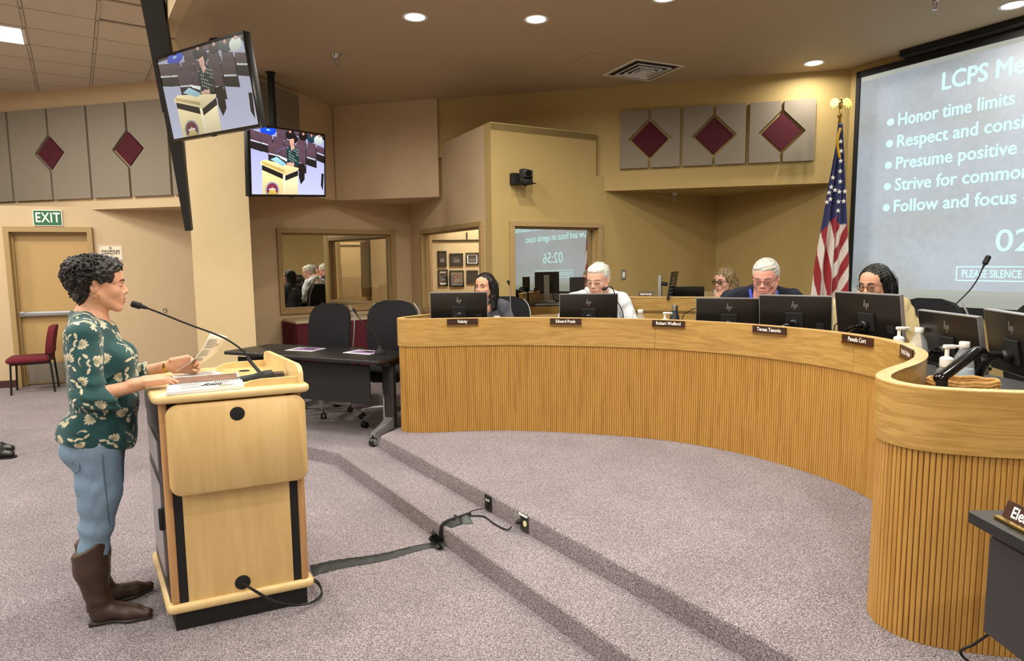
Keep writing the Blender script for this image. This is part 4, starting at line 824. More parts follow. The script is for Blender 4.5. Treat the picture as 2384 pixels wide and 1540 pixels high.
# ================================================================== chairs
def make_office_chair(high=False):
    """black upholstered task chair, faces local -Y, origin on the floor"""
    root = empty('office_chair')
    MB().tube([(0, 0, 0.10), (0, 0, 0.30)], 0.032, 16).build('base_hub', 'silver', root); MB().tube([(0, 0, 0.28), (0, 0, 0.42)], 0.02, 12).build('gas_lift', 'blackmat', root)
    for k in range(5):
        a = R(72*k+20); d = Vector((math.cos(a), math.sin(a), 0)); n = Vector((-d.y, d.x, 0)); mb = MB(); rings = []
        for t, w, zt, zb in ((0.02, 0.05, 0.155, 0.105), (0.16, 0.04, 0.135, 0.085), (0.30, 0.028, 0.10, 0.072)): c = d*t; rings.append([c+n*w/2+Vector((0, 0, zt-0.012)), c+n*w/4+Vector((0, 0, zt)), c-n*w/4+Vector((0, 0, zt)), c-n*w/2+Vector((0, 0, zt-0.012)), c-n*w/2+Vector((0, 0, zb)), c+n*w/2+Vector((0, 0, zb))])
        mb.ring_loft(rings, True, True); lg = mb.build('base_spoke', 'silver', root)
        c = d*0.295; b = MB(); b.tube([c+Vector((0, 0, 0.10)), c+Vector((0, 0, 0.05))], 0.008, 8)
        for s in (-0.017, 0.017): b.lathe([(0.008, -0.011), (0.027, -0.011), (0.029, -0.006), (0.029, 0.006), (0.027, 0.011), (0.008, 0.011)], 16, Matrix.Translation(c+n*s+d*0.0+Vector((0, 0, 0.029))) @ Matrix.Rotation(math.atan2(n.y, n.x)-math.pi/2, 4, 'Z') @ Matrix.Rotation(R(90), 4, 'X'))
        b.build('castor', 'black', lg)
    mb = MB(); rings = []
    for z, k in ((0.42, 0.86), (0.435, 0.98), (0.465, 1.0), (0.495, 0.98), (0.505, 0.9)): rings.append([(p[0]*k, p[1]*k-0.01, z) for p in rrect(0.50, 0.48, 0.12, 6)])
    mb.ring_loft(rings, True, True); mb.build('seat', 'blackfab', root, sharp=60)
    MB().rbox((0, 0.0, 0.41), (0.26, 0.26, 0.04), 0.015, 2).build('seat_mechanism', 'blackmat', root)
    mb = MB(); rings = []; H = 0.62
    for side in (0, 1):
        pass
    for k in range(25):
        t = k/24; t = t*t*(3-2*t) if False else t; e0_, e1_ = max(0, (0.14-t)/0.14), max(0, (t-0.74)/0.26); z = 0.50+t*H; w = (0.44+0.05*math.sin(t*math.pi))*(1-0.30*(1-math.sqrt(max(0, 1-e0_**2))))*(1-0.62*(1-math.sqrt(max(0, 1-e1_**2.3)))); yb = 0.225+0.05*t-0.05*math.sin(t*math.pi*0.9); th = 0.05*math.sqrt(max(0.12, 1-max(0, (t-0.93)/0.07)**2-max(0, (0.06-t)/0.06)**2))
        row = []
        for q in range(12):
            a = -1+2*q/11; row.append((a*w/2, yb-0.035*(1-a*a)*0.6+0.03*a*a*-1.0, z))
        back = [(x, y+th, zz) for x, y, zz in row[::-1]]
        rings.append(row+back)
    mb.ring_loft(rings, True, True); bk = mb.build('backrest', 'blackfab', root, sharp=60)
    MB().tube([(0, 0.12, 0.41), (0, 0.27, 0.43), (0, 0.315, 0.55), (0, 0.30, 0.78)], [0.022, 0.022, 0.02, 0.016], 10).build('back_support', 'silver', root)
    for s in (-1, 1):
        MB().tube(catmull([(s*0.20, 0.06, 0.41), (s*0.29, 0.06, 0.44), (s*0.30, 0.055, 0.55), (s*0.30, 0.05, 0.655)], 6), 0.016, 10).build('arm_post', 'blackmat', root)
        MB().rbox((s*0.30, 0.0, 0.672), (0.085, 0.25, 0.03), 0.014, 3).build('arm_pad', 'black', root)
        pts = catmull([(s*0.245, 0.235, 0.62), (s*0.262, 0.25, 0.82), (s*0.245, 0.285, 1.0), (s*0.19, 0.30, 1.09)], 5); MB().tube(pts, 0.007, 6).build('back_edge_trim', 'silver', bk)
    return root
chair0 = make_office_chair()
def put_chair(o, x, y, z, rz, label, group='black office chairs', s=1.0): o.location = (x, y, z); o.rotation_euler = (0, 0, rz); o.scale = (s, s, s); return tag(o, label, 'chair', group)
put_chair(chair0, -1.98, 6.55, STEP, R(-18), 'black office chair behind the long black table, left one')
put_chair(copy_tree(chair0), -1.20, 6.15, STEP, R(-4), 'black office chair at the right end of the long black table, beside the desk', s=1.04)
put_chair(copy_tree(chair0), -0.04, 6.22, DZ, R(4), 'black office chair behind the young woman in the grey shirt', s=0.96)
put_chair(copy_tree(chair0), 0.93, 6.15, DZ, R(-6), 'black office chair behind the grey-haired man in white shirt', s=0.98)
put_chair(copy_tree(chair0), 2.10, 5.62, DZ, R(-40), 'black office chair behind the person in navy with white hair', s=0.98)
put_chair(copy_tree(chair0), 2.86, 4.62, DZ, R(-62), 'black office chair behind the woman in the cream coat', s=1.0)
put_chair(copy_tree(chair0), 3.02, 3.92, DZ, R(-92), 'empty black office chair nearest the projection screen', s=1.02)
# maroon side chair by the door
sc_ = empty('side_chair', (-6.37, 8.46, 0), R(29), 'burgundy upholstered side chair with black legs beside the door', 'chair')
for (x, y) in ((-0.20, -0.2), (0.22, -0.2), (-0.20, 0.2), (0.22, 0.2)): MB().tube([(x*1.08, y*1.05, 0), (x, y, 0.40)] if x < 0 else [(x*1.12, y*1.05, 0), (x, y, 0.42), (x*1.04, y*0.98, 0.62)], 0.012, 10).build('leg', 'blackmat', sc_)
b = MB(); b.box((0.0, -0.2, 0.395), (0.42, 0.02, 0.025)); b.box((0.0, 0.2, 0.395), (0.42, 0.02, 0.025)); b.build('seat_frame', 'blackmat', sc_, smooth=False)
mb = MB(); mb.ring_loft([[(p[0]*k-0.01, p[1]*k, z) for p in rrect(0.49, 0.48, 0.09, 6)] for z, k in ((0.405, 0.93), (0.425, 1.0), (0.455, 1.0), (0.475, 0.92))], True, True); mb.build('seat', 'burg', sc_, sharp=60)
mb = MB(); rings = []
for z, w, x in ((0.50, 0.40, 0.215), (0.52, 0.44, 0.218), (0.62, 0.45, 0.228), (0.72, 0.45, 0.245), (0.81, 0.43, 0.262), (0.855, 0.36, 0.272), (0.872, 0.24, 0.276)):
    rings.append([(x-0.03+0.012*(2*q/7-1)**2*-1, (2*q/7-1)*w/2, z) for q in range(8)]+[(x+0.03, (1-2*q/7)*w/2, z) for q in range(8)])
mb.ring_loft(rings, True, True); mb.build('backrest', 'burg', sc_, sharp=60)
# grey shell chair half hidden by the column
gc = empty('shell_chair', (-4.02, 8.25, 0), R(-60), 'dark grey moulded chair half hidden behind the cream column', 'chair'); M['greyshell'] = plain('grey_shell', srgb(72, 70, 72), 0.3)
mb = MB(); rings = []
for z, w, y in ((0.46, 0.40, 0.20), (0.50, 0.43, 0.21), (0.60, 0.44, 0.235), (0.70, 0.41, 0.255), (0.77, 0.32, 0.268), (0.80, 0.18, 0.272)):
    rings.append([((2*q/9-1)*w/2, y-0.07*(1-((2*q/9-1))**2)*-1-0.07, z) for q in range(10)]+[((1-2*q/9)*w/2, y+0.012-0.07*(1-((1-2*q/9))**2)*-1-0.07, z) for q in range(10)])
mb.ring_loft(rings, True, True); mb.build('shell_back', 'greyshell', gc, sharp=70)
mb = MB(); mb.ring_loft([[(p[0]*k, p[1]*k, z) for p in rrect(0.44, 0.44, 0.1, 6)] for z, k in ((0.43, 0.95), (0.44, 1.0), (0.455, 1.0))], True, True); mb.build('shell_seat', 'greyshell', gc, sharp=60)
for sx_ in (-1, 1):
    for sy in (-1, 1): MB().tube([(sx_*0.23, sy*0.22, 0), (sx_*0.17, sy*0.16, 0.43)], 0.011, 8).build('leg', 'chrome', gc)
# ================================================================== long black table on the lower platform
M['tabletop'] = plain('table_black', srgb(30, 30, 31), 0.36, noise=0.1, scale=60)
A_, B_ = Vector((-2.69, 5.94, 0)), Vector((-1.10, 5.22, 0)); td = (B_-A_).normalized(); TL = (B_-A_).length
tbl = empty('long_table'); tbl.matrix_world = frame(Vector((A_.x, A_.y, STEP)), td); tag(tbl, 'long black folding table with modesty panel on the lower platform', 'table')
mb = MB(); mb.ring_loft([[(p[0]*k+TL/2, p[1]*k2+0.30, z) for p in rrect(TL, 0.60, 0.02, 3)] for z, k, k2 in ((0.705, 0.997, 0.99), (0.709, 1, 1), (0.731, 1, 1), (0.735, 0.997, 0.99))], True, True); mb.build('tabletop', 'tabletop', tbl, sharp=50)
MB().rbox((TL/2-0.04, 0.10, 0.505), (TL-0.24, 0.018, 0.34), 0.004, 1).build('modesty_panel', 'blackmat', tbl)
for x in (0.16, TL-0.10):
    lg = MB().rbox((x, 0.30, 0.38), (0.10, 0.05, 0.56), 0.012, 2).build('leg', 'charcoal', tbl)
    MB().box((x-0.052, 0.285, 0.38), (0.016, 0.03, 0.56)).build('chrome_edge', 'chrome', lg, smooth=False)
    MB().rbox((x, 0.30, 0.68), (0.13, 0.22, 0.05), 0.01, 1).build('bracket', 'black', lg)
    for s in (-1, 1):
        mb = MB(); mb.ring_loft([[(x-w, 0.30+s*y, z0), (x+w, 0.30+s*y, z0), (x+w, 0.30+s*y, z1), (x-w, 0.30+s*y, z1)] for y, w, z0, z1 in ((0.01, 0.045, 0.10, 0.20), (0.14, 0.03, 0.09, 0.145), (0.27, 0.018, 0.085, 0.115))], True, True); ft = mb.build('foot', 'silver', lg, sharp=40)
        b = MB(); c = Vector((x, 0.30+s*0.265, 0.038)); b.tube([c+Vector((0, 0, 0.02)), c+Vector((0, 0, 0.06))], 0.011, 10)
        b.lathe([(0.006, -0.026), (0.032, -0.026), (0.037, -0.02), (0.037, 0.02), (0.032, 0.026), (0.006, 0.026)], 20, Matrix.Translation(c) @ Matrix.Rotation(R(90), 4, 'Y')); b.build('castor', 'black', lg)
        MB().lathe([(0.0005, 0.0285), (0.026, 0.028), (0.027, 0.026)], 20, Matrix.Translation(c) @ Matrix.Rotation(R(90), 4, 'Y')).build('castor_cap', 'silver', lg)
for x in (0.16, TL-0.22): MB().lathe([(0.0005, 0.004), (0.03, 0.004), (0.033, 0)], 24, Matrix.Translation((x, 0.12 if x > 1 else 0.08, 0.7352))).build('grommet', 'blackmat', tbl)
def on_table(u, v, z=0.736): return tbl.matrix_world @ Vector((u, v, z))
M['flyer'] = plain('flyer_print', srgb(150, 120, 170), 0.4, noise=0.6, scale=22)
for u, v, r_, lab in ((0.66, 0.36, 0.1, 'printed flyer on the black table, left of the two'), (1.30, 0.40, -0.05, 'printed flyer on the black table beside the microphone')):
    p = on_table(u, v); e = empty('flyer', p, math.atan2(td.y, td.x)+r_, lab, 'paper', 'flyers on the long table')
    MB().box((0, 0, 0.0008), (0.30, 0.22, 0.0016)).build('sheet', 'paper', e, smooth=False); MB().box((0.01, 0.01, 0.0018), (0.26, 0.17, 0.0004)).build('picture', 'flyer', e, smooth=False); MB().box((0.03, 0.03, 0.0022), (0.12, 0.06, 0.0003)).build('dark_photo', 'black', e, smooth=False)
def gooseneck(name, P, base, head_len, label, r=0.0045, hr=0.013, mat='blackmat', stem_mat='blackmat', group=None):
    o0 = Vector(base); e = empty(name, o0, 0, label, 'microphone', group)
    MB().lathe([(0.05, 0), (0.05, 0.01), (0.04, 0.03), (0.02, 0.045), (0.011, 0.07)], 20).build('mic_base', mat, e)
    q = catmull([o0+Vector((0, 0, 0.05))]+list(P), 8); MB().tube(local(o0, q), r, 8).build('gooseneck', stem_mat, e)
    d = (q[-1]-q[-4]).normalized(); a = q[-1]-o0
    MB().tube([a-d*0.01, a+d*head_len*0.2, a+d*head_len*0.3, a+d*head_len*0.9, a+d*head_len], [r*1.2, r*1.8, hr, hr, hr*0.7], 14).build('mic_head', mat, e); return e
bp_ = at_z(885, 824, 0.852); gooseneck('table_microphone', [at_y(880, 795, bp_.y), at_y(868, 772, bp_.y), at_y(845, 752, bp_.y), at_y(829, 730, bp_.y)], bp_, 0.05, 'slim gooseneck microphone on the long black table')
# skirted table under the first window
sk = empty('skirted_table'); Xk = X1 @ Matrix.Translation((0.42, -0.58, DZ)); sk.matrix_world = Xk; tag(sk, 'table with pleated maroon skirt under the first mirror window', 'table')
M['skirt'] = plain('skirt_maroon', srgb(92, 22, 38), 0.85, noise=0.15, scale=200); M['formica'] = plain('table_formica', srgb(196, 180, 146), 0.4)
MB().rbox((0.72, 0.27, 0.735), (1.62, 0.54, 0.03), 0.008, 2).build('tabletop', 'formica', sk)
mb = MB(); prof_ = []
def pleat(P, Q, n):
    for k in range(n):
        t = k/n; yield P.lerp(Q, t), k
cs_ = [Vector((-0.08, 0.53, 0)), Vector((-0.08, 0.01, 0)), Vector((1.52, 0.01, 0)), Vector((1.52, 0.53, 0))]
pl_ = []
for P_, Q_, n in ((cs_[0], cs_[1], 18), (cs_[1], cs_[2], 54), (cs_[2], cs_[3], 18)):
    d = (Q_-P_).normalized(); nn = Vector((d.y, -d.x, 0))
    for p, k in pleat(P_, Q_, n): pl_.append(p+nn*(0.012 if k % 4 == 0 else (0.0 if k % 4 == 1 else 0.006)))
ring = lambda z, q: [(p.x, p.y+0.0, z) for p in pl_]
mb.ring_loft([ring(0.72, 0), ring(0.02, 1)], False, False); sko = mb.build('skirt', 'skirt', sk, smooth=False); so = sko.modifiers.new('thick', 'SOLIDIFY'); so.thickness = 0.004
for x in (0.0, 1.44):
    for y in (0.06, 0.48): MB().tube([(x, y, 0), (x, y, 0.72)], 0.014, 8).build('leg', 'steel', sk)
sb = empty('name_holder'); sb.matrix_world = Xk @ Matrix.Translation((0.95, 0.20, 0.751)); tag(sb, 'small dark tray lying on the skirted table', 'tray'); MB().box((0, 0, 0.008), (0.12, 0.05, 0.014)).build('tray', 'charcoal', sb, smooth=False); MB().box((0, 0, 0.016), (0.10, 0.03, 0.004)).build('tray_slot', 'blackmat', sb, smooth=False)
# ================================================================== table at the lower right corner
rt_ = empty('side_table'); qa, qb = at_z(2253, 1188, 0.95), at_z(2384, 1258, 0.95)
rt_dir = (qb-qa).normalized(); rt_.matrix_world = frame(Vector((qa.x, qa.y, 0)), rt_dir); tag(rt_, 'black table corner at the lower right edge in front of the desk', 'table')
MB().rbox((0.75, 0.28, 0.932), (1.5, 0.56, 0.036), 0.004, 1).build('tabletop', 'tabletop', rt_); MB().rbox((0.76, 0.05, 0.75), (1.46, 0.018, 0.28), 0.004, 1).build('modesty_panel', 'charcoal', rt_)
for x in (0.2, 1.3): MB().rbox((x, 0.28, 0.58), (0.06, 0.10, 0.68), 0.01, 2).build('leg', 'charcoal', rt_); MB().rbox((x, 0.28, 0.255), (0.06, 0.5, 0.05), 0.01, 2).build('foot', 'charcoal', rt_)
for x in (0.08, 0.20): MB().box((x, 0.055, 0.902), (0.05, 0.03, 0.022)).build('panel_clip', 'blackmat', rt_, smooth=False)
np_ = empty('nameplate'); np_.matrix_world = Matrix.Translation(at_z(2410, 1250, 0.952)) @ Matrix.Rotation(math.atan2(rt_dir.y, rt_dir.x), 4, 'Z'); tag(np_, 'slanted dark nameplate with brass rail on the black table at lower right', 'nameplate')
MB().box((0, 0.01, 0.028), (0.24, 0.006, 0.052), Matrix.Rotation(R(-18), 4, 'X')).build('plate', 'label_dark', np_, smooth=False); MB().box((0, -0.004, 0.003), (0.245, 0.016, 0.006)).build('brass_rail', 'brass', np_, smooth=False)
put_text('Elena', Matrix.Rotation(R(-18), 4, 'X') @ Matrix.Translation((-0.06, 0.0062, 0.028)), 0.042, 'label_white', np_, bold=0.0011, xs=0.8)
c0 = at_y(2290, 1485, 1.95); cord('extension_cable', [Vector((1.62, 1.95, 0.25)), at_y(2240, 1528, 1.96), at_y(2270, 1500, 1.93), at_y(2300, 1478, 1.86), at_y(2340, 1440, 1.8)], 0.0045, 'black cord hanging below the table at lower right')
# ================================================================== monitors on the desk
def make_monitor():
    r_ = empty('monitor'); W_, H_ = 0.49, 0.292
    MB().rbox((0, 0, 0), (W_, 0.022, H_), 0.004, 2).build('back_shell', 'mon_black', r_); MB().box((0, 0.013, 0), (W_-0.02, 0.002, H_-0.03)).build('display', 'blackgloss', r_, smooth=False)
    for c, d in (((0, 0.004, H_/2+0.002), (W_+0.004, 0.026, 0.005)), ((-W_/2-0.001, 0.004, 0), (0.005, 0.026, H_)), ((W_/2+0.001, 0.004, 0), (0.005, 0.026, H_)), ((0, 0.004, -H_/2-0.001), (W_, 0.026, 0.004))): MB().box(c, d).build('silver_edge', 'silver', r_, smooth=False)
    mb = MB()
    for k, (x, z0, z1) in enumerate(((-0.0165, -0.011, 0.034), (-0.0055, -0.011, 0.012), (0.0055, -0.028, 0.012), (0.0165, -0.011, 0.012))): mb.ring_loft([[(x-0.0026+z*0.22, -0.0118, z+0.075), (x+0.0026+z*0.22, -0.0118, z+0.075), (x+0.0026+z*0.22, -0.011, z+0.075), (x-0.0026+z*0.22, -0.011, z+0.075)] for z in (z0, z1)], True, True)
    mb.build('logo', 'silver', r_, smooth=False)
    MB().rbox((0.0, -0.018, -0.035), (0.12, 0.014, 0.12), 0.004, 1).build('vesa_plate', 'blackmat', r_); MB().lathe([(0.03, 0.0), (0.03, 0.03), (0.022, 0.04)], 18, Matrix.Translation((0, -0.022, -0.05)) @ Matrix.Rotation(R(90), 4, 'X')).build('arm_joint', 'black', r_)
    MB().rbox((0.17, -0.0125, -0.07), (0.05, 0.004, 0.05), 0.001, 1).build('port_cover', 'blackmat', r_)
    return r_
M['mon_black'] = plain('monitor_black', srgb(24, 23, 22), 0.32); M['arm_gloss'] = plain('arm_black_gloss', srgb(16, 16, 18), 0.16)
mon0 = make_monitor(); first = [True]
def put_monitor(x, y, ztop, nx, ny, tilt, label, arm=-1, s=1.0):
    o = mon0 if first[0] else copy_tree(mon0); first[0] = False
    rz = math.atan2(nx, -ny)    # back (-y local) faces (nx, ny)
    o.matrix_world = Matrix.Translation((x, y, ztop-0.148*s)) @ Matrix.Rotation(rz, 4, 'Z') @ Matrix.Rotation(tilt, 4, 'X') @ Matrix.Scale(s, 4); tag(o, label, 'monitor', 'black monitors along the desk')
    i_ = o.matrix_world.inverted(); base = o.matrix_world @ Vector((arm*0.22, -0.07, -0.16)); base.z = ZW
    P_ = [Vector((0, -0.05, -0.05)), Vector((arm*0.05, -0.075, -0.06)), Vector((arm*0.19, -0.085, -0.15)), i_ @ (base+Vector((0, 0, 0.02)))]
    MB().tube(catmull(P_, 5), [0.022 if k < 11 else 0.018 for k in range(16)], 10, flat=0.8).build('arm', 'arm_gloss', o)
    return o
cxr, cyr = 0.13, 3.38
def radial(x, y): d = Vector((cxr-x, cyr-y)).normalized(); return d.x, d.y
for px, Y, pyt, lab, arm, tilt, rad in ((1068, 5.60, 681, 'black monitor in front of the young woman, leftmost on the desk', -1, 6, 0.15), (1370, 5.50, 684.5, 'black monitor in front of the grey-haired man in white', -1, 6, 0.25), (1698, 5.00, 694, 'black monitor left of the white-haired person, over the second band joint', 1, 8, 0.45),
                                   (1852, 4.68, 688, 'black monitor right of the white-haired person, overlapping its neighbour', -1, 9, 0.62), (2024, 4.12, 683, 'black monitor in front of the woman in the cream coat', -1, 9, 1.0), (2216, 3.42, 729, 'black monitor behind the second pump bottle near the desk bend', -1, 10, 1.05), (2370, 2.98, 728, 'largest black monitor, cut by the right edge of the photo', -1, 10, 1.05)):
    p = at_y(px, pyt, Y); r_ = Vector(radial(p.x, p.y)); n_ = (Vector((0, -1))*(1-rad)+r_*rad).normalized(); put_monitor(p.x, p.y, p.z, n_.x, n_.y, R(tilt), lab, arm)
# microphones along the desk
def worktop_mic(px_pts, Y, bpx, label, hr=0.012, stem='blackmat', hl=0.04):
    b = at_y(bpx[0], bpx[1], Y); b.z = ZW; gooseneck('desk_microphone', [at_y(x, y, Y) for x, y in px_pts], b, hl, label, 0.004, hr, 'blackmat', stem, 'gooseneck microphones along the desk')
worktop_mic([(1190, 735), (1188, 700), (1187, 672), (1185, 662)], 5.65, (1190, 760), 'thin upright silver microphone right of the young woman', stem='silver', hl=0.035)
worktop_mic([(1451, 738), (1447, 720), (1436, 700), (1428, 676), (1422, 668), (1414, 670)], 5.35, (1452, 765), 'bent gooseneck microphone in front of the man in white', hr=0.014, hl=0.045)
worktop_mic([(1590, 738), (1606, 724), (1625, 716), (1660, 700), (1690, 690), (1704, 682)], 5.35, (1588, 765), 'low gooseneck microphone reaching left of the white-haired person', hr=0.014, hl=0.06)
worktop_mic([(1942, 765), (1950, 752), (1962, 738), (1975, 728)], 4.35, (1940, 790), 'gooseneck microphone between two monitors by the cream coat', hr=0.012)
worktop_mic([(2212, 724), (2222, 712), (2256, 678), (2276, 650), (2284, 632), (2289, 622)], 4.0, (2208, 735), 'tall black gooseneck microphone against the projection screen', hr=0.016, hl=0.075)
# bottles and pumps
def water_bottle(loc, label, s=1.0):
    e = empty('water_bottle', loc, 0, label, 'bottle', 'small clear water bottles'); e.scale = (s, s, s)
    MB().lathe([(0.0005, 0.0), (0.028, 0.002), (0.031, 0.012), (0.031, 0.06), (0.029, 0.075), (0.031, 0.09), (0.031, 0.115), (0.026, 0.145), (0.014, 0.168), (0.0135, 0.178)], 24).build('bottle_body', 'glass', e)
    MB().lathe([(0.0315, 0.055), (0.0318, 0.057), (0.0318, 0.103), (0.0315, 0.105)], 24, cap=False).build('label_band', 'bluelabel', e); MB().lathe([(0.0145, 0.176), (0.0155, 0.178), (0.0155, 0.193), (0.0145, 0.195), (0.0005, 0.195)], 20).build('cap', 'white', e)
M['bluelabel'] = plain('bottle_label', srgb(196, 212, 226), 0.5)
def pump(loc, label, s=1.0, rz=0.0):
    e = empty('pump_bottle', loc, rz, label, 'bottle', 'clear pump bottles of hand gel'); e.scale = (s, s, s)
    MB().lathe([(0.0005, 0), (0.028, 0.001), (0.031, 0.01), (0.031, 0.085), (0.022, 0.108), (0.013, 0.115)], 24).build('bottle_body', 'glass', e); MB().lathe([(0.016, 0.112), (0.018, 0.114), (0.018, 0.138), (0.015, 0.142), (0.006, 0.146), (0.006, 0.168)], 20).build('collar', 'white', e)
    b = MB(); b.rbox((0.006, 0, 0.174), (0.034, 0.016, 0.012), 0.004, 2); b.tube([(0.018, 0, 0.175), (0.036, 0, 0.174), (0.04, 0, 0.168)], 0.0045, 8); b.build('pump_head', 'white', e)
def top_on(px, py, Y, h, s=1.0):
    """stand something of height h on the worktop, in the column px at depth Y"""
    p = at_y(px, py, Y); return (p.x, p.y, ZW)
def sc_for(px, py, Y, h): return max(0.75, (at_y(px, py, Y).z-ZW)/h)
water_bottle(top_on(1491, 722, 5.30, 0.195), 'small water bottle right of the man in white', sc_for(1491, 721, 5.30, 0.195)); water_bottle(top_on(2141, 763, 3.62, 0.195), 'water bottle behind the sharp bend of the desk', sc_for(2141, 763, 3.62, 0.195))
water_bottle(top_on(2246, 796, 3.08, 0.195), 'water bottle half hidden behind the glossy monitor arm', sc_for(2246, 796, 3.08, 0.195))
pump(top_on(1548, 728, 5.25, 0.18), 'pump bottle left of the dark drinking bottle', sc_for(1548, 727, 5.25, 0.18)); pump(top_on(2094, 761, 3.76, 0.18), 'pump bottle in front of the cream coat', sc_for(2094, 761, 3.76, 0.18)); pump(top_on(2206, 803, 2.98, 0.18), 'pump bottle nearest the wicker basket', sc_for(2206, 803, 2.98, 0.18))
db_ = top_on(1571, 712, 5.30, 0.24); e = empty('drinking_bottle', db_, 0, 'dark metal drinking bottle with steel cap behind the desk', 'bottle'); k_ = sc_for(1571, 711, 5.30, 0.262); e.scale = (k_, k_, k_); M['darkblue'] = plain('bottle_dark', srgb(34, 38, 44), 0.3)
MB().lathe([(0.0005, 0), (0.034, 0.002), (0.036, 0.01), (0.036, 0.15), (0.03, 0.19), (0.021, 0.215), (0.02, 0.228)], 28).build('bottle_body', 'darkblue', e); MB().lathe([(0.0205, 0.226), (0.022, 0.228), (0.022, 0.26), (0.02, 0.262), (0.0005, 0.262)], 24).build('cap', 'chrome', e)
b = MB()
for k in range(5): b.tube([(0.018*math.cos(a)+0.0, -0.0368, 0.12+0.018*math.sin(a)) for a in [R(72*k+q) for q in range(0, 50, 12)]], 0.0012, 4)
b.build('emblem', 'white', e)
# glossy arm of the near monitor (separate clamp-on arm) and basket
e = empty('clamp_arm', (1.86, 2.88, ZW)); near_mon = [o for o in bpy.data.objects if o.name.startswith('monitor') and o.get('label', '').startswith('largest')][0]; bpy.context.view_layer.update(); e.parent = near_mon; e.matrix_parent_inverse = near_mon.matrix_world.inverted()
q = [at_y(2182, 885, 2.66)-Vector((1.86, 2.88, ZW)), at_y(2215, 862, 2.70)-Vector((1.86, 2.88, ZW)), at_y(2250, 835, 2.76)-Vector((1.86, 2.88, ZW)), at_y(2276, 817, 2.82)-Vector((1.86, 2.88, ZW)), at_y(2292, 826, 2.86)-Vector((1.86, 2.88, ZW))]
MB().tube(catmull(q, 6), [0.018]+[0.027]*20+[0.024, 0.022, 0.02, 0.018], 14, flat=0.75).build('arm_beam', 'arm_gloss', e); MB().tube([q[-1], q[-1]+Vector((0.10, 0.05, -0.01))], 0.016, 10).build('arm_link', 'black', e)
qz = q[0]; MB().tube([Vector((qz.x+0.02, qz.y, -0.0)), qz+Vector((0.02, 0, 0))], 0.022, 12).build('clamp_post', 'black', e); MB().lathe([(0.04, 0), (0.04, 0.012), (0.022, 0.02)], 18, Matrix.Translation((qz.x+0.02, qz.y, 0))).build('clamp', 'black', e)
bc = at_z(2248, 880, 1.13); bkt = empty('wicker_basket', (bc.x+0.03, bc.y+0.06, ZW), R(-8), 'shallow oval wicker basket behind the near end of the desk', 'basket'); bkt.scale = (0.84, 0.84, 0.95)
M['wicker'] = plain('wicker', srgb(206, 160, 92), 0.6, noise=0.35, scale=45); M['wicker_dark'] = plain('wicker_dark', srgb(150, 98, 58), 0.6, noise=0.3, scale=45)
def oval(k, z, n=40): return [(0.165*k*math.cos(2*math.pi*i/n), 0.10*k*math.sin(2*math.pi*i/n), z) for i in range(n+1)]
for r_ in range(7):
    z = 0.028+r_*0.0165; k = 0.80+0.03*r_; P_ = []
    for i in range(97): a = 2*math.pi*i/96; w = 0.006*math.sin(i*math.pi/2+r_*math.pi); P_.append(((0.165*k+w)*math.cos(a), (0.10*k+w)*math.sin(a), z))
    MB().tube(P_, 0.0095, 6).build('weaver', 'wicker_dark' if r_ in (1, 3) else 'wicker', bkt)
for k, z in ((1.02, 0.142), (1.0, 0.154)): MB().tube([(x, y, z+0.003*math.sin(i*1.3)) for i, (x, y, _) in enumerate(oval(k, 0))], 0.009, 8).build('rim', 'wicker', bkt)
for i in range(24): a = 2*math.pi*i/24; MB().tube([(0.128*math.cos(a), 0.078*math.sin(a), 0.012), (0.168*math.cos(a), 0.102*math.sin(a), 0.145)], 0.004, 5).build('stake', 'wicker', bkt)
MB().lathe([(0.0005, 0.0), (0.8, 0.0), (0.82, 0.02), (0.0005, 0.022)], 40, Matrix.Diagonal((0.165, 0.10, 1, 1))).build('basket_floor', 'wicker_dark', bkt)
# ================================================================== rear desk with its things
rd_ = empty('rear_desk', (1.55, 6.42, DZ), R(-12), 'oak desk behind the dais desk, under the mustard wall', 'desk')
XR = Matrix.Identity(4)
MB().box((0, 0, 0.46), (1.62, 0.04, 0.92)).build('front_panel', 'oak_h', rd_, smooth=False); MB().rbox((0, 0.26, 0.90), (1.62, 0.56, 0.03), 0.004, 1).build('worktop', 'worktop', rd_)
for x in (-0.80, 0.80): MB().box((x, 0.27, 0.45), (0.03, 0.54, 0.90)).build('side_panel', 'oak_h', rd_, smooth=False)
MB().box((0, -0.0, 0.985), (1.64, 0.05, 0.13)).build('top_band', 'oak_h', rd_, smooth=False); MB().box((0, 0.0, 1.052), (1.66, 0.06, 0.012)).build('cap_strip', 'oak_cap', rd_, smooth=False)
def on_rear(px, z, dy=0.0):
    """point on the rear desk cap in the picture column px"""
    A2, B2 = rd_.matrix_basis @ Vector((-1, dy, 0)), rd_.matrix_basis @ Vector((1, dy, 0)); p = on_wall(px, 600, A2, B2); p.z = z; return p
zc_ = DZ+1.058
p = on_rear(1505, zc_); e = empty('nameplate', p, R(-12), 'slanted dark nameplate with brass rail on the rear oak desk', 'nameplate'); MB().box((0, 0.008, 0.026), (0.15, 0.006, 0.048), Matrix.Rotation(R(-14), 4, 'X')).build('plate', 'label_dark', e, smooth=False); MB().box((0, -0.004, 0.003), (0.16, 0.018, 0.006)).build('brass_rail', 'brass', e, smooth=False)
put_text('Robin Van Sant', Matrix.Rotation(R(-14), 4, 'X') @ Matrix.Translation((0, 0.0046, 0.026)), 0.024, 'label_white', e, bold=0.0006, xs=0.75)
p = on_rear(1545, zc_, 0.12); e = empty('side_monitor', (p.x, p.y, DZ+0.916), R(66), 'monitor seen edge-on beside its silver stand on the rear desk', 'monitor')
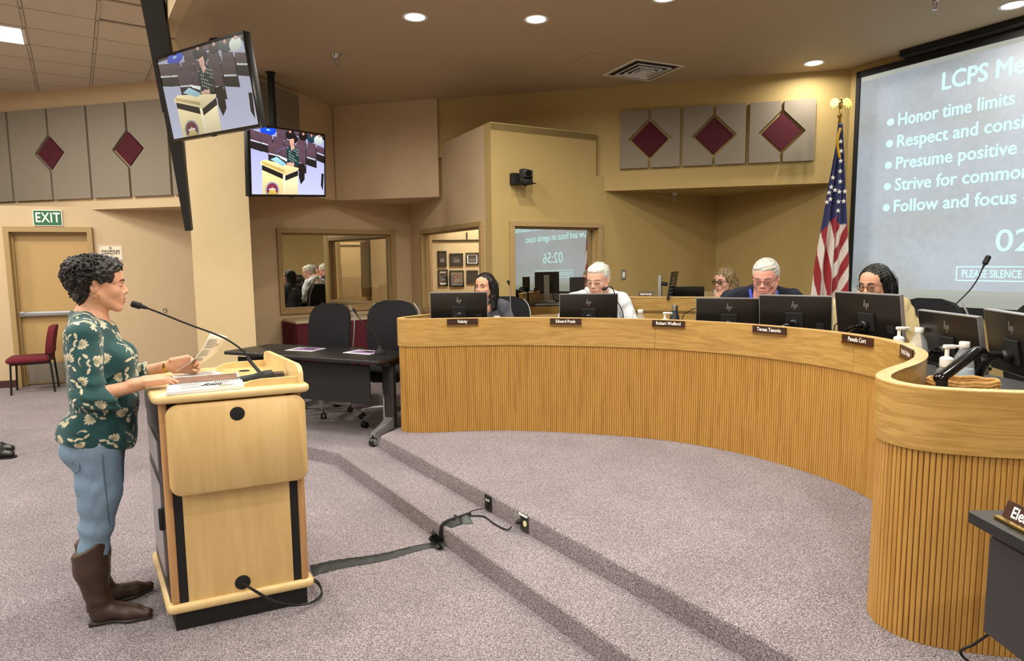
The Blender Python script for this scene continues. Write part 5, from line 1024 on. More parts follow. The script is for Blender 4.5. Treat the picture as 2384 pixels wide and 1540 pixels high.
MB().rbox((0, -0.06, 0.26), (0.32, 0.02, 0.28), 0.004, 1, Matrix.Rotation(R(8), 4, 'X')).build('back_shell', 'mon_black', e); b = MB()
for k in range(6): b.box((-0.1+0.0*k, -0.0735, 0.16+0.035*k), (0.16, 0.002, 0.008), Matrix.Rotation(R(8), 4, 'X'))
b.build('vent_slots', 'silver', e, smooth=False); MB().box((0, 0.03, 0.18), (0.07, 0.03, 0.34)).build('stand', 'silver', e, smooth=False); MB().tube([(0, 0.02, 0.27), (0, -0.04, 0.26)], 0.02, 10).build('hinge', 'blackmat', e); MB().box((0, 0.02, 0.006), (0.22, 0.18, 0.012)).build('foot', 'silver', e, smooth=False)
p = on_rear(1600, zc_, 0.2); e = empty('laptop', (p.x, p.y, DZ+0.916), R(-12), 'open black laptop lid on the rear desk', 'laptop'); MB().rbox((0, 0.12, 0.008), (0.34, 0.24, 0.016), 0.004, 1).build('keyboard_base', 'mon_black', e); MB().rbox((0, 0, 0.125), (0.34, 0.01, 0.235), 0.004, 1, Matrix.Rotation(R(12), 4, 'X')).build('lid', 'mon_black', e)
p = at_y(1352, 668, 6.35); e = empty('small_monitor', (p.x, p.y, DZ+0.916), R(0), 'small black screen behind the man in white', 'monitor'); e.location = (0.80, 6.72, DZ+0.916)
MB().rbox((p.x-0.80, -0.02, p.z-DZ-0.916), (0.155, 0.02, 0.17), 0.003, 1).build('back_shell', 'mon_black', e); MB().tube([(p.x-0.80, 0, 0.0), (p.x-0.80, 0, p.z-DZ-0.95)], 0.012, 8).build('stand', 'blackmat', e); MB().box((p.x-0.80, 0, 0.006), (0.14, 0.12, 0.012)).build('foot', 'blackmat', e, smooth=False)
# ================================================================== flag
fp = Vector((3.262, 6.55, DZ)); fl = empty('flag', fp, 0, 'draped American flag with gold fringe and eagle on a brass pole', 'flag')
ztop = at_y(1957, 290, 6.55).z-DZ; zeag = at_y(1960, 248, 6.55).z-DZ
MB().lathe([(0.14, 0), (0.14, 0.03), (0.05, 0.06), (0.03, 0.12)], 24).build('pole_base', 'brass', fl); MB().tube([(0, 0, 0.1), (0, 0, ztop+0.02)], 0.014, 12).build('pole', 'brass', fl)
MB().lathe([(0.012, ztop), (0.02, ztop+0.02), (0.012, ztop+0.05), (0.022, ztop+0.07), (0.026, ztop+0.085), (0.011, ztop+0.1), (0.011, zeag-0.01)], 16).build('finial', 'brass', fl)
eg = MB().sphere((0, -0.005, zeag+0.015), (0.022, 0.022, 0.045), 14).build('eagle_body', 'brass', fl); MB().sphere((0, -0.02, zeag+0.068), (0.013, 0.018, 0.014), 10).build('eagle_head', 'brass', eg)
for s in (-1, 1):
    poly = [(0.012, 0.035), (0.05, 0.062), (0.09, 0.05), (0.112, 0.01), (0.105, -0.045), (0.092, -0.01), (0.08, -0.05), (0.068, -0.012), (0.056, -0.045), (0.045, -0.008), (0.02, -0.02)]
    mb = MB(); mb.ring_loft([[(s*x, y, zeag+0.02+z) for x, z in poly] for y in (-0.006, 0.004)], True, True); mb.build('eagle_wing', 'brass', eg, smooth=False)
# cloth: two hanging lobes with folds
RED, WHT, BLU = srgb(150, 22, 36), srgb(222, 214, 208), srgb(28, 36, 92)
zb_ = at_y(1920, 725, 6.47).z-DZ; zt_ = ztop-0.01; HH = zt_-zb_
def lobe(name, xl, xr, yo, nf, amp, stripe, seed):
    nu, nv = 90, 130; vs, cols = [], []; u0 = np.linspace(0, 1, nu)
    for j in range(nv):
        v = j/(nv-1); z = zt_-HH*v
        for i in range(nu):
            u = i/(nu-1); a, b_ = xl(v), xr(v); x = a+(b_-a)*u
            y = yo+amp*(0.25+0.75*v)*math.sin(u*nf*2*math.pi+seed+1.2*v)+0.02*math.sin(u*3+seed)
            zz = z+0.02*math.sin(u*5+seed)*v+(0.10*(u-0.5)*v if seed > 2 else 0.12*(0.6-u)*v)
            vs.append((x, y, zz)); cols.append(stripe(u, v, x))
    fs = [(j*nu+i, j*nu+i+1, (j+1)*nu+i+1, (j+1)*nu+i) for j in range(nv-1) for i in range(nu-1)]
    me = bpy.data.meshes.new(name); me.from_pydata(vs, [], fs); ca = me.color_attributes.new('col', 'FLOAT_COLOR', 'POINT'); ca.data.foreach_set('color', np.array(cols, dtype=np.float32).ravel()); me.materials.append(M['flagcloth']); me.shade_smooth()
    o = link(name, me, fl); m_ = o.modifiers.new('thick', 'SOLIDIFY'); m_.thickness = 0.004; return o, vs, nu, nv
M['flagcloth'] = vcol_mat('flag_cloth', 'col', rough=0.7, sheen=0.3)
def ax(px, v): return at_y(px, 292+433*v, 6.46).x-fp.x
# outline of the drape in metres, measured at the pole's depth
def L_edge(v): return ax(float(np.interp(v, [0, 0.12, 0.3, 0.55, 0.75, 1.0], [1951, 1946, 1932, 1915, 1900, 1888])), v)
def M_edge(v): return ax(float(np.interp(v, [0, 0.12, 0.3, 0.55, 0.75, 1.0], [1958, 1957, 1952, 1948, 1943, 1940])), v)
def R_edge(v): return ax(float(np.interp(v, [0, 0.12, 0.3, 0.55, 0.75, 1.0], [1961, 1963, 1966, 1970, 1974, 1972])), v)
def st_left(u, v, x):
    if v < 0.52+0.16*(0.5-u): return BLU
    k = math.floor((x-ax(1888, 1.0))/0.058-(v-0.5)*4.2+0.2*u); return RED if k % 2 else WHT
def st_right(u, v, x):
    if v < 0.50+0.05*u: return BLU
    k = math.floor((v-0.5)*13+u*1.5); return WHT if k % 2 else RED
_, va_, nu_, nv_ = lobe('flag_cloth', L_edge, lambda v: M_edge(v)+0.01, -0.10, 2.2, 0.035, st_left, 0.4); _, vb_, nu2, nv2 = lobe('flag_cloth', lambda v: M_edge(v)-0.01, R_edge, -0.07, 1.3, 0.03, st_right, 2.6)
def star(c, r, n=(0, -1, 0)):
    return [(c[0]+(r if k % 2 == 0 else r*0.4)*math.sin(math.pi*k/5), c[1]-0.008, c[2]+(r if k % 2 == 0 else r*0.4)*math.cos(math.pi*k/5)) for k in range(10)]
rnd = random.Random(11); ns = 0
for px_, py_ in ((1957, 352), (1956, 375), (1955, 399), (1938, 414), (1955, 423), (1943, 443), (1953, 447), (1932, 464), (1929, 449), (1951, 470), (1963, 469), (1924, 471), (1950, 491), (1956, 330), (1934, 436), (1966, 446)):
    p = at_y(px_, py_, 6.40)-fp
    mb = MB(); q = star(p, 0.026); mb.ring_loft([q, [(x, y-0.002, z) for x, y, z in q]], True, True); mb.build('star', 'white', fl, smooth=False)
MB().tube(catmull([Vector(at_y(x, y, 6.40))-fp for x, y in ((1957, 298), (1951, 318), (1950, 340), (1955, 368))], 8), 0.013, 6).build('fringe', 'gold', fl)
bot = [va_[(nv_-1)*nu_+i] for i in range(0, nu_, 4)]; mb = MB(); mb.ring_loft([[(x, y-0.006, z+0.01), (x, y-0.006, z-0.055), (x, y+0.006, z-0.055), (x, y+0.006, z+0.01)] for x, y, z in bot], True, True); mb.build('fringe', 'gold', fl, smooth=False)
bot = [vb_[(nv2-1)*nu2+i] for i in range(0, nu2, 4)]; mb = MB(); mb.ring_loft([[(x, y-0.006, z+0.01), (x, y-0.006, z-0.055), (x, y+0.006, z-0.055), (x, y+0.006, z+0.01)] for x, y, z in bot], True, True); mb.build('fringe', 'gold', fl, smooth=False)
# ================================================================== framed photographs in the room behind the second window
kinds = [('charcoal', 'charcoal'), ('white', 'charcoal'), ('silver', 'brownpage'), ('charcoal', 'blackmat')]
labs = ['black framed dark photograph behind the second window, upper left of four', 'black framed photograph with white mat behind the second window, upper right', 'black framed photograph with grey mat behind the second window, lower left', 'plain dark framed photograph behind the second window, lower right', 'dark frame at the left edge behind the second window, upper', 'dark frame at the left edge behind the second window, lower', 'dark frame at the right jamb behind the second window, upper', 'dark frame at the right jamb behind the second window, lower']
for k, (px, py, wpx, hpx) in enumerate(((1063, 605, 31, 29), (1100, 603, 30, 28), (1064, 649, 33, 38), (1100, 645, 27, 30), (1030, 603, 20, 36), (1032, 647, 22, 38), (1127, 602, 14, 40), (1127, 644, 14, 36))):
    p = at_y(px, py, 9.88); w_, h_ = wpx*9.88/FPX, hpx*9.88/FPX; e = empty('framed_photograph', (p.x, 9.885, p.z), 0, labs[k], 'picture', 'framed photographs behind the second window')
    b = MB(); t_ = 0.022
    for c, d in (((0, 0, h_/2-t_/2), (w_, 0.025, t_)), ((0, 0, -h_/2+t_/2), (w_, 0.025, t_)), ((w_/2-t_/2, 0, 0), (t_, 0.025, h_)), ((-w_/2+t_/2, 0, 0), (t_, 0.025, h_))): b.box(c, d)
    b.build('frame', 'blackmat', e, smooth=False); m1, m2 = kinds[k % 4]; MB().box((0, 0.006, 0), (w_-t_, 0.01, h_-t_)).build('mat_board', m1, e, smooth=False); MB().box((0, -0.001, 0), (w_*0.62, 0.006, h_*0.58)).build('photograph', m2, e, smooth=False)
    b = MB(); rnd = random.Random(k)
    for q in range(4): b.sphere(((q-1.5)*w_*0.12, -0.005, rnd.uniform(-0.01, 0.02)), (w_*0.035, 0.002, h_*0.05), 8); b.box(((q-1.5)*w_*0.12, -0.005, -h_*0.12), (w_*0.08, 0.002, h_*0.16))
    b.build('pictured_group', 'silver' if k != 3 else 'charcoal', e, smooth=False)
for px in (1040, 1100):
    pass
rail = empty('picture_rail', (at_y(1080, 560, 9.88).x, 9.88, at_y(1080, 560, 9.88).z), 0, 'dark rail along the wall above the framed photographs', 'rail'); MB().box((0, 0, 0), (1.6, 0.02, 0.02)).build('rail_bar', 'blackmat', rail, smooth=False); MB().box((0.05, 0, 0.06), (0.02, 0.02, 0.12)).build('rail_post', 'blackmat', rail, smooth=False)
# ================================================================== organic surfaces: smooth-blended distance fields -> mesh
def v3(*a): return np.array(a, dtype=np.float64)
class Blob:
    def __init__(s): s.ops = []
    def cap(s, a, b, ra, rb=None, k=0.02, sub=False, flat=None): s.ops.append(('cap', np.array(a, float), np.array(b, float), ra, ra if rb is None else rb, k, sub, flat)); return s
    def ell(s, c, r, k=0.02, sub=False, rot=None): s.ops.append(('ell', np.array(c, float), np.array(r, float), rot, None, k, sub, None)); return s
    def plane(s, p, n, k=0.005): s.ops.append(('pln', np.array(p, float), np.array(n, float)/np.linalg.norm(n), None, None, k, True, None)); return s   # removes the side n points to
    def box(s, c, hlf, r=0.005, k=0.005, sub=False, rot=None): s.ops.append(('box', np.array(c, float), np.array(hlf, float), r, rot, k, sub, None)); return s
    def bounds(s):
        lo, hi = np.full(3, 1e9), np.full(3, -1e9)
        for o in s.ops:
            if o[6]: continue
            a, b = s._bb(o); lo = np.minimum(lo, a); hi = np.maximum(hi, b)
        return lo, hi
    def _bb(s, o):
        if o[0] == 'cap': r = max(o[3], o[4]); return np.minimum(o[1], o[2])-r, np.maximum(o[1], o[2])+r
        if o[0] == 'ell': r = o[2] if o[3] is None else np.full(3, o[2].max()); return o[1]-r, o[1]+r
        if o[0] == 'box': r = o[2]+o[3] if o[4] is None else np.full(3, np.linalg.norm(o[2])+o[3]); return o[1]-r, o[1]+r
        return np.full(3, -1e9), np.full(3, 1e9)
    def mesh(s, h, lo=None, hi=None, noise=None):
        l0, h0 = s.bounds(); lo = l0-3*h if lo is None else np.maximum(np.array(lo, float), l0-3*h); hi = h0+3*h if hi is None else np.minimum(np.array(hi, float), h0+3*h)
        n = np.ceil((hi-lo)/h).astype(int)+1; ax = [(lo[i]+h*np.arange(n[i])).astype(np.float32) for i in range(3)]
        F = np.full(n, 0.08, dtype=np.float32)
        for o in s.ops:
            a, b = s._bb(o); m = o[5]+4*h+0.012
            i0 = np.clip(np.floor((a-m-lo)/h).astype(int), 0, n); i1 = np.clip(np.ceil((b+m-lo)/h).astype(int)+1, 0, n)
            if (i1 <= i0).any(): continue
            sl = tuple(slice(p, q) for p, q in zip(i0, i1)); X, Y, Z = np.meshgrid(ax[0][sl[0]], ax[1][sl[1]], ax[2][sl[2]], indexing='ij', sparse=True)
            if o[0] == 'cap':
                A, B = o[1], o[2]; d = B-A; L = max(d@d, 1e-9); t = np.clip(((X-A[0])*d[0]+(Y-A[1])*d[1]+(Z-A[2])*d[2])/L, 0, 1)
                qx, qy, qz = X-A[0]-t*d[0], Y-A[1]-t*d[1], Z-A[2]-t*d[2]
                if o[7] is not None:
                    nx, sc = o[7]; nx = np.array(nx, float)/np.linalg.norm(nx); qn = qx*nx[0]+qy*nx[1]+qz*nx[2]; D = np.sqrt(np.maximum(qx*qx+qy*qy+qz*qz-qn*qn+(qn*sc)**2, 0))-(o[3]+(o[4]-o[3])*t)
                else: D = np.sqrt(qx*qx+qy*qy+qz*qz)-(o[3]+(o[4]-o[3])*t)
            elif o[0] == 'ell':
                x, y, z = X-o[1][0], Y-o[1][1], Z-o[1][2]
                if o[3] is not None: Q = o[3]; x, y, z = Q[0][0]*x+Q[1][0]*y+Q[2][0]*z, Q[0][1]*x+Q[1][1]*y+Q[2][1]*z, Q[0][2]*x+Q[1][2]*y+Q[2][2]*z
                r = o[2]; k0 = np.sqrt((x/r[0])**2+(y/r[1])**2+(z/r[2])**2); k1 = np.sqrt((x/r[0]**2)**2+(y/r[1]**2)**2+(z/r[2]**2)**2); D = k0*(k0-1)/np.maximum(k1, 1e-6)
            elif o[0] == 'box':
                x, y, z = X-o[1][0], Y-o[1][1], Z-o[1][2]
                if o[4] is not None: Q = o[4]; x, y, z = Q[0][0]*x+Q[1][0]*y+Q[2][0]*z, Q[0][1]*x+Q[1][1]*y+Q[2][1]*z, Q[0][2]*x+Q[1][2]*y+Q[2][2]*z
                qx, qy, qz = np.abs(x)-o[2][0], np.abs(y)-o[2][1], np.abs(z)-o[2][2]
                D = np.sqrt(np.maximum(qx, 0)**2+np.maximum(qy, 0)**2+np.maximum(qz, 0)**2)+np.minimum(np.maximum(qx, np.maximum(qy, qz)), 0)-o[3]
            else: D = -((X-o[1][0])*o[2][0]+(Y-o[1][1])*o[2][1]+(Z-o[1][2])*o[2][2])
            G = F[sl]; D = np.broadcast_to(D, G.shape).astype(np.float32); k = max(o[5], 1e-4)
            if o[6]: H = np.maximum(k-np.abs(G+D), 0)/k; F[sl] = np.maximum(G, -D)+H*H*k*0.25
            else: H = np.maximum(k-np.abs(G-D), 0)/k; F[sl] = np.minimum(G, D)-H*H*k*0.25
        if noise is not None:
            X, Y, Z = np.meshgrid(*ax, indexing='ij', sparse=True); F = F+noise(X, Y, Z).astype(np.float32)
        F[0], F[-1] = 0.05, 0.05; F[:, 0], F[:, -1] = 0.05, 0.05; F[:, :, 0], F[:, :, -1] = 0.05, 0.05
        return surface_nets(F, lo, h)
def surface_nets(F, lo, h):
    S = F < 0; n = F.shape; c8 = [(i, j, k) for i in (0, 1) for j in (0, 1) for k in (0, 1)]
    cnt = np.zeros([q-1 for q in n], np.int8)
    for i, j, k in c8: cnt += S[i:n[0]-1+i, j:n[1]-1+j, k:n[2]-1+k]
    act = np.argwhere((cnt > 0) & (cnt < 8)); N_ = len(act); idx = np.full(cnt.shape, -1, np.int32); idx[act[:, 0], act[:, 1], act[:, 2]] = np.arange(N_)
    V = np.stack([F[act[:, 0]+i, act[:, 1]+j, act[:, 2]+k] for i, j, k in c8], 1); acc = np.zeros((N_, 3)); num = np.zeros(N_); C = np.array(c8, float)
    for a in range(8):
        for b in range(a+1, 8):
            if np.abs(C[a]-C[b]).sum() != 1: continue
            m = (V[:, a] < 0) != (V[:, b] < 0); t = V[m, a]/(V[m, a]-V[m, b]); acc[m] += C[a]+(C[b]-C[a])*t[:, None]; num[m] += 1
    P = lo+h*(act+acc/num[:, None]); Q = []
    for ax_ in range(3):
        o1, o2 = (ax_+1) % 3, (ax_+2) % 3; sl0 = [slice(None)]*3; sl1 = [slice(None)]*3; sl0[ax_] = slice(0, n[ax_]-1); sl1[ax_] = slice(1, n[ax_])
        A, B = S[tuple(sl0)], S[tuple(sl1)]; e = np.argwhere(A != B); e = e[(e[:, o1] > 0) & (e[:, o2] > 0) & (e[:, o1] < n[o1]-1) & (e[:, o2] < n[o2]-1)]
        ins = A[e[:, 0], e[:, 1], e[:, 2]]
        def cell(d1, d2): q = e.copy(); q[:, o1] -= d1; q[:, o2] -= d2; return idx[q[:, 0], q[:, 1], q[:, 2]]
        f = np.stack([cell(1, 1), cell(0, 1), cell(0, 0), cell(1, 0)], 1); f[~ins] = f[~ins][:, ::-1]; Q.append(f)
    Q = np.concatenate(Q); Q = Q[(Q >= 0).all(1)]; return P, Q
def np_mesh(name, parts, mat, parent, col=None):
    off, Ps, Qs = 0, [], []
    for P, Q in parts: Ps.append(P); Qs.append(Q+off); off += len(P)
    P, Q = np.concatenate(Ps), np.concatenate(Qs); me = bpy.data.meshes.new(name)
    me.vertices.add(len(P)); me.vertices.foreach_set('co', P.astype(np.float32).ravel()); me.loops.add(Q.size); me.loops.foreach_set('vertex_index', Q.astype(np.int32).ravel())
    me.polygons.add(len(Q)); me.polygons.foreach_set('loop_start', np.arange(0, Q.size, 4, dtype=np.int32)); me.update(calc_edges=True); me.validate()
    me.shade_smooth()
    if col is not None: ca = me.color_attributes.new('col', 'FLOAT_COLOR', 'POINT'); ca.data.foreach_set('color', col.astype(np.float32).ravel())
    me.materials.append(M[mat] if isinstance(mat, str) else mat); return link(name, me, parent)
def big_only(PQ, frac=0.04):
    P, Q = PQ; n = len(P); lab = np.arange(n); e = np.concatenate([Q[:, [0, 1]], Q[:, [1, 2]], Q[:, [2, 3]], Q[:, [3, 0]]])
    for _ in range(2000):
        m = np.minimum(lab[e[:, 0]], lab[e[:, 1]]); old = lab.copy(); np.minimum.at(lab, e[:, 0], m); np.minimum.at(lab, e[:, 1], m); lab = lab[lab]
        if (lab == old).all(): break
    cnt = np.bincount(lab, minlength=n); keep = cnt[lab] > frac*n; idx = np.cumsum(keep)-1; q = Q[keep[Q].all(1)]; return P[keep], idx[q]
def rotm(rx=0, ry=0, rz=0): return np.array(Euler((rx, ry, rz), 'XYZ').to_matrix())
class Fr:
    """local frame: x = person's right, y = forward, z = up"""
    def __init__(s, o, Rm, sc=1.0): s.o, s.R, s.s = np.array(o, float), np.array(Rm, float), sc
    def __call__(s, x, y, z): return s.o+s.R @ (np.array((x, y, z))*s.s)
def skin_mat(name, col, rough=0.5):
    m, nt, b = new_mat(name); b.inputs['Roughness'].default_value = rough; b.inputs['Subsurface Weight'].default_value = 0.12; b.inputs['Subsurface Radius'].default_value = (0.012, 0.005, 0.003); b.inputs['Specular IOR Level'].default_value = 0.35
    tc = N(nt, 'ShaderNodeTexCoord'); n1 = N(nt, 'ShaderNodeTexNoise', Scale=22.0, Detail=4.0); mx = N(nt, 'ShaderNodeMixRGB'); mx.inputs[1].default_value = tuple(c*0.93 for c in col[:3])+(1,); mx.inputs[2].default_value = (min(1, col[0]*1.06), col[1]*0.98, col[2]*0.96, 1)
    nt.links.new(tc.outputs['Object'], n1.inputs['Vector']); nt.links.new(n1.outputs['Fac'], mx.inputs[0]); nt.links.new(mx.outputs[0], b.inputs['Base Color']); return m
M['eyewhite'] = plain('eye_white', srgb(226, 218, 210), 0.25); M['iris'] = plain('eye_iris', srgb(46, 30, 22), 0.15); M['brow_dark'] = plain('brow_dark', srgb(48, 36, 30), 0.8); M['brow_grey'] = plain('brow_grey', srgb(150, 140, 130), 0.8)
def head_blob(B, f, s=1.0, male=False, nose=1.0, open_=0.0):
    e = lambda c, r, k=0.02, sub=False, rot=None: B.ell(f(*c), np.array(r)*s, k*s, sub, f.R if rot is None else f.R @ rot)
    c = lambda a, b, ra, rb, k=0.012, sub=False: B.cap(f(*a), f(*b), ra*s, rb*s, k*s, sub)
    e((0, -0.016, 0.034), (0.074, 0.094, 0.084)); e((0, 0.028, -0.02), (0.062, 0.066, 0.085), 0.03); e((0, 0.040, 0.045), (0.058, 0.048, 0.05), 0.03)
    for q in (-1, 1):
        c((q*0.056, -0.004, -0.045), (q*0.022, 0.062, -0.098), 0.018, 0.016, 0.03); e((q*0.036, 0.058, -0.028), (0.024, 0.024, 0.022), 0.025)
        c((q*0.010, 0.086, 0.024), (q*0.042, 0.070, 0.022), 0.009, 0.010, 0.014)
        e((q*0.031, 0.098, 0.002), (0.017, 0.014, 0.012), 0.012, True); e((q*0.031, 0.073, 0.002), (0.016, 0.016, 0.0125), 0.006)
        e((q*0.0135, 0.092, -0.033), (0.0085, 0.010, 0.0075), 0.007); e((q*0.0745, -0.012, -0.004), (0.010, 0.019, 0.031), 0.006, False, rotm(-0.25, 0, q*0.35)); e((q*0.083, -0.006, 0.0), (0.006, 0.011, 0.02), 0.004, True, rotm(-0.25, 0, q*0.35))
    c((0, 0.084, 0.018), (0, 0.103*nose, -0.024), 0.0075, 0.0105, 0.012); e((0, 0.1045*nose, -0.028), (0.0105, 0.0095, 0.0085), 0.008)
    e((0, 0.080, -0.060), (0.030, 0.016, 0.020), 0.02); c((-0.017, 0.087, -0.0605), (0.017, 0.087, -0.0605), 0.0055, 0.0055, 0.006); c((0, 0.0935, -0.058), (0, 0.093, -0.060), 0.0065, 0.006, 0.008); c((-0.014, 0.087, -0.073-open_), (0.014, 0.087, -0.073-open_), 0.0065, 0.0065, 0.007); c((0, 0.0905, -0.073-open_), (0, 0.0905, -0.074-open_), 0.0065, 0.0065, 0.007)
    c((-0.020, 0.0965, -0.0665-open_/2), (0.020, 0.0965, -0.0665-open_/2), 0.0022+open_/3, 0.0022+open_/3, 0.003, True); e((0, 0.074, -0.104), (0.022, 0.017, 0.016), 0.02)
    if male: e((0, 0.060, -0.100), (0.034, 0.026, 0.02), 0.02); e((0, 0.02, -0.08), (0.05, 0.05, 0.04), 0.03)
    c((0, -0.018, -0.06), (0, -0.050, -0.20), 0.052 if not male else 0.06, 0.056 if not male else 0.066, 0.03)
def hand_blob(B, f, side, curl=(0.5, 0.5, 0.5, 0.5), s=1.0, thumb=(0.55, 0.62, -0.25), tcurl=0.3, spread=0.06):
    """f: x lateral, y along fingers, z back of hand; side=+1 thumb on +x"""
    B.box(f(0, 0.045, 0), np.array((0.034, 0.040, 0.009))*s, 0.008*s, 0.012, False, f.R); B.cap(f(0, -0.035, 0.0), f(0, 0.02, 0.0), 0.026*s, 0.026*s, 0.02, False, (f.R @ np.array((0, 0, 1.0)), 1.35))
    for i, (L, r, cv) in enumerate(zip((0.074, 0.082, 0.076, 0.060), (0.0088, 0.0090, 0.0086, 0.0076), curl)):
        x = side*(0.0295-0.0196*i); p = np.array((x, 0.086-(0.004 if i in (0,) else 0.010 if i == 3 else 0), 0.002)); a = 0.12; dx = side*spread*(1.5-i)*0.6
        for sg, fr in enumerate((0.46, 0.30, 0.24)):
            a += cv*(0.85 if sg else 0.55); d = np.array((dx*math.cos(a), math.cos(a), -math.sin(a))); q = p+d*L*fr; B.cap(f(*p), f(*q), r*(1-0.08*sg)*s, r*(0.95-0.09*sg)*s, 0.004); p = q
    p = np.array((side*0.026, 0.018, -0.004)); d = np.array((side*thumb[0], thumb[1], thumb[2])); d /= np.linalg.norm(d); q = p+d*0.040; B.cap(f(*p), f(*q), 0.0145*s, 0.0112*s, 0.012)
    d2 = d+np.array((-side*tcurl, tcurl*0.6, 0)); d2 /= np.linalg.norm(d2); q2 = q+d2*0.032; B.cap(f(*q), f(*q2), 0.0108*s, 0.0098*s, 0.004); B.cap(f(*q2), f(*(q2+d2*0.022)), 0.0098*s, 0.0078*s, 0.004)
def face_parts(root, f, s, brow='brow_dark', gaze=(0, 0), closed=False, lipcol='lip', brows=True):
    for q in (-1, 1):
        b = MB(); c = Vector(f(q*0.031, 0.0735 if closed else 0.0768, 0.0015)); b.sphere(c, 0.0128*s, 14); ey = b.build('eye', 'eyewhite', root)
        d = Vector(f.R @ np.array((gaze[0], 1.0, gaze[1]))).normalized(); MB().sphere(c+d*0.0074*s, 0.0072*s, 12).build('iris', 'iris', ey)
        lz = -0.0045 if closed else 0.0085; rr_ = 0.0162
        MB().tube([Vector(f(q*0.031+0.0155*math.sin(R(w)), 0.0735+0.0168*math.cos(R(w)), 0.002+lz*math.cos(R(w))**0.8 if closed else 0.002+lz*math.cos(R(w)))) for w in (-70, -40, 0, 40, 70)], [0.0006*s, 0.0014*s, 0.0017*s, 0.0014*s, 0.0007*s], 6).build('lash_line', 'brow_dark', root)
        if brows: MB().tube([Vector(f(q*x, y, z)) for x, y, z in ((0.013, 0.0965, 0.0235), (0.027, 0.0950, 0.0290), (0.042, 0.0895, 0.0275), (0.0525, 0.0815, 0.0225))], [0.0028*s, 0.0036*s, 0.003*s, 0.0014*s], 6).build('eyebrow', brow, root)
    MB().tube([Vector(f(x, y, z)) for x, y, z in ((-0.021, 0.0865, -0.0635), (-0.010, 0.0955, -0.0595), (0, 0.0985, -0.0605), (0.010, 0.0955, -0.0595), (0.021, 0.0865, -0.0635))], [0.0016*s, 0.0042*s, 0.0045*s, 0.0042*s, 0.0016*s], 8).build('upper_lip', lipcol, root)
    MB().tube([Vector(f(x, y, z)) for x, y, z in ((-0.018, 0.087, -0.0715), (-0.009, 0.0940, -0.0735), (0, 0.0962, -0.0742), (0.009, 0.0940, -0.0735), (0.018, 0.087, -0.0715))], [0.0018*s, 0.0050*s, 0.0055*s, 0.0050*s, 0.0018*s], 8).build('lower_lip', lipcol, root)
def glasses(root, f, s, mat='blackmat', w=0.024, h=0.018, round_=False, r=0.0016):
    g = None; b = MB()
    for q in (-1, 1):
        pts = []
        for k in range(25):
            a = 2*math.pi*k/24; cx_ = math.cos(a); cz = math.sin(a); pw = 1.0 if round_ else 0.75; pts.append(Vector(f(q*0.033+w*math.copysign(abs(cx_)**pw, cx_), 0.103-0.20*abs(q*0.033+w*cx_)*0.35, -0.002+h*math.copysign(abs(cz)**pw, cz))))
        b.tube(pts, r*s, 6, cap=False)
        b.tube([Vector(f(q*(0.033+w), 0.093, 0.004)), Vector(f(q*0.072, 0.06, 0.006)), Vector(f(q*0.079, 0.0, 0.008)), Vector(f(q*0.077, -0.02, -0.004))], r*s, 6)
    b.tube([Vector(f(-0.010, 0.102, 0.004)), Vector(f(0, 0.107, 0.007)), Vector(f(0.010, 0.102, 0.004))], r*s, 6)
    g = b.build('glasses', mat, root); lb = MB()
    for q in (-1, 1): lb.add([Vector(f(q*0.033+w*0.97*math.cos(2*math.pi*k/16), 0.102-0.07*abs(q*0.033+w*math.cos(2*math.pi*k/16)), -0.002+h*0.97*math.sin(2*math.pi*k/16))) for k in range(16)], [list(range(16))])
    lb.build('lenses', 'lens_glass', g); return g
m, nt, b_ = new_mat('lens_glass'); b_.inputs['Transmission Weight'].default_value = 1.0; b_.inputs['Roughness'].default_value = 0.0; b_.inputs['IOR'].default_value = 1.02; M['lens_glass'] = m
def wob(X, Y, Z, f, a, ph=0.0): return a*(np.sin(f*X+1.3*np.sin(f*0.7*Y)+ph)*np.sin(f*Y*0.9+1.1*np.sin(f*0.6*Z)+1.7)*np.sin(f*Z*1.1+0.9*np.sin(f*0.8*X)+0.6))
def strands(root, mat, f, s, seeds, name='hair_strands', n=5, rad=0.003):
    mb = MB()
    for P, r in seeds: mb.tube([Vector(f(*p)) for p in P], [r*s*(0.5 if i == 0 else 1.0 if i < len(P)-1 else 0.25) for i in range(len(P))], n)
    return mb.build(name, mat, root, sharp=80)
def hair_mat(name, col, col2, bump=0.6):
    m, nt, b = new_mat(name); b.inputs['Roughness'].default_value = 0.45; b.inputs['Specular IOR Level'].default_value = 0.4
    tc = N(nt, 'ShaderNodeTexCoord'); n1 = N(nt, 'ShaderNodeTexNoise', Scale=60.0, Detail=4.0, Distortion=1.2); rp = N(nt, 'ShaderNodeValToRGB'); rp.color_ramp.elements[0].color = col; rp.color_ramp.elements[1].color = col2; rp.color_ramp.elements[0].position = 0.4; rp.color_ramp.elements[1].position = 0.66
    bp = N(nt, 'ShaderNodeBump', Strength=bump, Distance=0.004); nt.links.new(tc.outputs['Object'], n1.inputs['Vector']); nt.links.new(n1.outputs['Fac'], rp.inputs[0]); nt.links.new(rp.outputs[0], b.inputs['Base Color']); nt.links.new(n1.outputs['Fac'], bp.inputs['Height']); nt.links.new(bp.outputs[0], b.inputs['Normal']); return m
M['skin_a'] = skin_mat('skin_light', srgb(208, 160, 130)); M['skin_b'] = skin_mat('skin_fair', srgb(230, 182, 160)); M['skin_c'] = skin_mat('skin_pink', srgb(232, 170, 154)); M['skin_d'] = skin_mat('skin_olive', srgb(218, 168, 140)); M['lip'] = plain('lips', srgb(168, 92, 82), 0.4); M['lip_pale'] = plain('lips_pale', srgb(190, 124, 112), 0.45)
